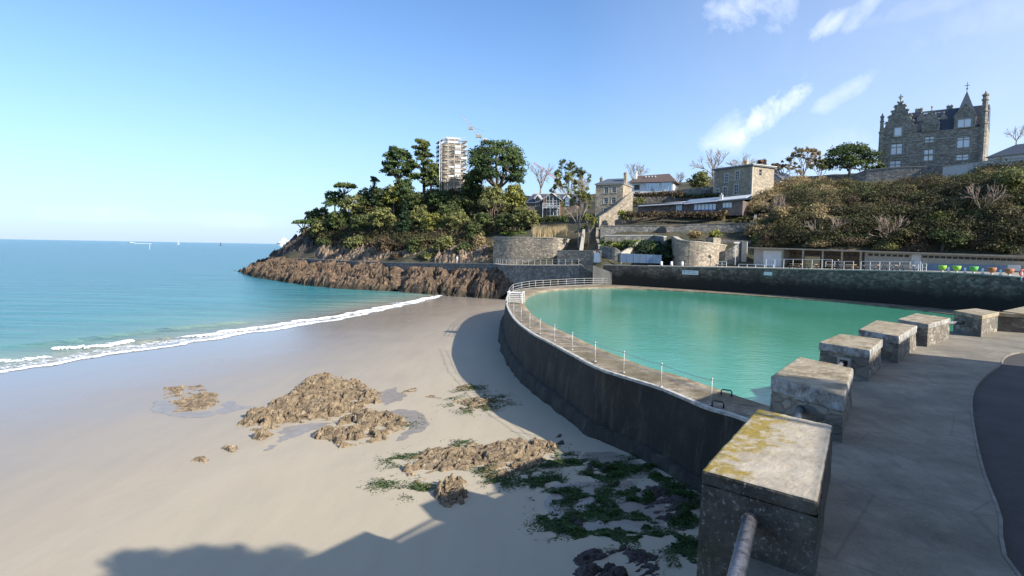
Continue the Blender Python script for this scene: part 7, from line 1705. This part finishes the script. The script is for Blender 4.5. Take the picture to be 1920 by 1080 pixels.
# ------------------------------------------------------------------ boats and marks at sea
dq = ray(548, 457); Ys = 2350.0
q = PY(556, 461, Ys); s = Ys / 1150.0
ro = empty('ferry', (q.x, q.y, 0), R(4), 'white ferry on the horizon, half hidden behind the tip of the headland', 'ferry')
hull = [(-74, 6), (-66, 0), (70, 0), (74, 12), (-70, 12)]
mb = MB(); L_h = 76
sec = []
for x, wv, z0 in [(-76, .3, 11), (-70, 4, 6), (-58, 9, 0), (-30, 12, -1), (40, 12, -1), (72, 11, 0)]: sec.append([(x, -wv, 13), (x, -wv * .9, z0), (x, wv * .9, z0), (x, wv, 13)])
mb.grid(sec); mb.quad(*sec[-1]); mb.build('hull', M['white'], ro)
mb = MB()
for x0_, x1_, z0, z1, wv in [(-62, 66, 13.1, 18, 11), (-56, 60, 18.1, 22, 10), (-50, 46, 22.1, 26, 9)]: mb.box(x0_, -wv, z0, x1_, wv, z1)
mb.build('superstructure', M['white'], ro)
MB().box(-53, -8, 26.2, -40, 8, 30).build('bridge', M['white'], ro); MB().box(10, -4, 26.2, 24, 4, 34).build('funnel', M['offwhite'], ro); MB().tube([(-46, 0, 30), (-46, 0, 38)], .5, 6).build('radar_mast', M['white'], ro)
for z in (15.2, 19.8, 23.8): MB().box(-50, -11.4 + (z - 15) * .22, z, 44, -11.1 + (z - 15) * .22, z + 1.1).build('window_band', M['blue'], ro)
q = PZ(246, 453.9, 0)
q = Vector((q.x, q.y, 0)); k_ = q.length / 3200.0; q = q / k_
ro = empty('fast_boat', tuple(q), R(6), 'small fast white boat trailing foam near the horizon, left of centre', 'boat')
mb = MB(); mb.grid([[(-16, 0, 2.5), (-16, 0, 2.4), (-16, 0, 2.5)], [(-6, -3, 3), (-6, 0, -.5), (-6, 3, 3)], [(14, -3.4, 3), (14, 0, -.5), (14, 3.4, 3)]]); mb.quad((14, -3.4, 3), (14, 0, -.5), (14, 3.4, 3)); mb.build('hull', M['white'], ro)
MB().box(-4, -2.5, 2.9, 9, 2.5, 6).build('cabin', M['white'], ro)
mb = MB()
for i in range(17):
    x = 14 + i * 4.2; wv = 2.5 + i * .18; mb.prism([(x, -wv), (x + 4.1, -wv), (x + 4.1, wv), (x, wv)], .05, 1.5 - i * .045 + .4 * math.sin(i * 1.7))
tag(mb.build('boat_wake', M['white']), kind='structure').matrix_world = Matrix.Translation(q) @ Matrix.Rotation(R(6), 4, 'Z')
q = PZ(413, 457.6, 0); q = Vector((q.x, q.y, 0)); q = q * (2400.0 / q.length)
ro = empty('sailing_boat', tuple(q), 0, 'tiny dark sailing boat on the horizon left of the ferry', 'boat'); mb = MB().vprism([(-5, 1), (5, 1), (4, 0), (-4, 0)], -1.3, 1.3); mb.build('hull', M['black'], ro); MB().tube([(0, 0, 1), (0, 0, 14)], .15, 5).build('mast', M['black'], ro); MB().vprism([(.2, 2.5), (4, 2.5), (.2, 13)], -.05, .05).build('sail', M['slate'], ro)
q = PZ(334, 456.4, 0); q = Vector((q.x, q.y, 0)); q = q * (2600.0 / q.length)
ro = empty('sailing_boat', tuple(q), 0, 'tiny white sail on the horizon in the middle of the open sea', 'boat'); MB().vprism([(-5, 1), (5, 1), (4, 0), (-4, 0)], -1.3, 1.3).build('hull', M['white'], ro); MB().tube([(0, 0, 1), (0, 0, 15)], .15, 5).build('mast', M['white'], ro); MB().vprism([(.2, 2.5), (5, 2.5), (.2, 14)], -.05, .05).build('sail', M['white'], ro)
q = PZ(281, 468, 0); ro = empty('sea_beacon', (q.x, q.y, 0), 0, 'thin pale beacon pole standing in the open sea', 'beacon'); MB().tube([(0, 0, -1), (0, 0, 7)], .28, 8).build('pole', M['offwhite'], ro); MB().ball((0, 0, 7.4), .6).build('topmark', M['offwhite'], ro)
# ------------------------------------------------------------------ people, each one skinned body
def person(p, rz, label, sitting=False, top='cloth', H_=1.74):
    k = H_ / 1.75
    ro = empty('person', tuple(p), rz, label, 'person')
    if sitting: J = [(0, 0, .50), (0, 0, .72), (0, .02, .98), (0, .01, 1.10), (0, -.01, 1.28), (.10, 0, .48), (.13, -.42, .50), (.13, -.40, .06), (.13, -.54, .04), (-.10, 0, .48), (-.13, -.42, .50), (-.13, -.40, .06), (-.13, -.54, .04),
                    (.19, .01, .96), (.25, -.06, .70), (.16, -.28, .62), (-.19, .01, .96), (-.25, -.06, .70), (-.16, -.28, .62)]
    else: J = [(0, 0, .95), (0, 0, 1.16), (0, .02, 1.40), (0, .01, 1.50), (0, -.02, 1.66), (.09, 0, .90), (.11, -.05, .49), (.12, .02, .08), (.12, -.12, .04), (-.09, 0, .90), (-.11, .07, .48), (-.12, .16, .09), (-.12, .04, .05),
               (.19, .01, 1.40), (.25, .05, 1.12), (.24, -.10, .88), (-.19, .01, 1.40), (-.25, -.03, 1.12), (-.24, .06, .88)]
    E_ = [(0, 1), (1, 2), (2, 3), (3, 4), (0, 5), (5, 6), (6, 7), (7, 8), (0, 9), (9, 10), (10, 11), (11, 12), (2, 13), (13, 14), (14, 15), (2, 16), (16, 17), (17, 18)]
    Rr = [.14, .125, .15, .06, .105, .09, .062, .042, .04, .09, .062, .042, .04, .065, .045, .035, .065, .045, .035]
    me = bpy.data.meshes.new('body'); me.from_pydata([tuple(c_ * k for c_ in j) for j in J], E_, []); o = bpy.data.objects.new('body', me); COL.objects.link(o); o.parent = ro; me.materials.append(M[top])
    sk = o.modifiers.new('skin', 'SKIN'); me.skin_vertices  if me.skin_vertices else None
    if not me.skin_vertices: bpy.context.view_layer.objects.active = o
    ly = me.skin_vertices[0] if me.skin_vertices else None
    if ly:
        for i, r_ in enumerate(Rr): ly.data[i].radius = (r_ * k, r_ * k * (.8 if i < 3 else 1))
        ly.data[0].use_root = True
    o.modifiers.new('sub', 'SUBSURF').levels = 1; o.modifiers['sub'].render_levels = 1
    hz_ = J[4][2] * k; MB().ball((0, (J[4][1] - .012) * k, hz_ + .02), .088 * k, .10 * k, .12 * k, 10, 7).build('head', M['skin'], ro, True)
    MB().ball((0, (J[4][1] + .018) * k, hz_ + .06), .097 * k, .10 * k, .10 * k, 10, 6).build('hair', M['darkwood'], ro, True)
    return ro
def path_pt(px, Yw): q = PY(px, 480, Yw); return Vector((q.x, q.y, 0))
for px, py, Yw, lb_, tp in [(568, 482.5, 186, 'person in dark clothes walking the coast path, leftmost of the walkers', 'cloth'), (590, 483.5, 182, 'person in a dark coat on the coast path beside the leftmost walker', 'redcloth'), (857, 492, 142, 'person in pale clothes walking alone on the right part of the coast path', 'offwhite')]:
    person(PY(px, py + 1.5, Yw), R(20), lb_, False, tp)
p, rz = at_wall(1571, 1.9); person(p, rz + .5, 'person in dark clothes seated on the promenade near the tables', True, 'cloth')
# ------------------------------------------------------------------ the town side behind and right of the camera (casts the shade over the footpath)
TW = [(4.0, -14.5), (8.0, -6.8), (10.6, -2.0), (12.3, 1.2), (14.2, 3.9), (15.6, 6.0), (17.4, 8.2), (19.8, 11.2)]
TZ = [14.2, 14.15, 14.1, 14.1, 14.05, 14.0, 13.95, 13.9]
town = wall_run('garden_retaining_wall', [(a_, b_, z_) for (a_, b_), z_ in zip(TW, TZ)], 2.4, 7.3, M['rubble2'], 'tall stone retaining wall on the town side of the road', side=-1, cap=True, capmat=M['trim'])

# a broad tree standing on that terrace behind the photographer
rng = np.random.default_rng(5); ro = empty('tree', (15.5, -5.5, 13.3), 0, 'broad dense tree on the town terrace above the retaining wall', 'tree')
cl_ = [(rng.uniform(11.0, 15.9) - 15.5, rng.uniform(.5, 2.2) + 5.5, 2.75 + rng.uniform(-.2, .5), .75, .75, .5) for _ in range(34)]
MB().tube([(0, 0, 0), (-.6, 4.4, 1.0), (-2.6, 6.8, 2.6)], .16, 7, .05, cap=False).build('trunk', M['bark'], ro)
T, tn = leaves(cl_, 16000, .10, rng); leafmesh('crown', T, tn, M['oak'], ro)
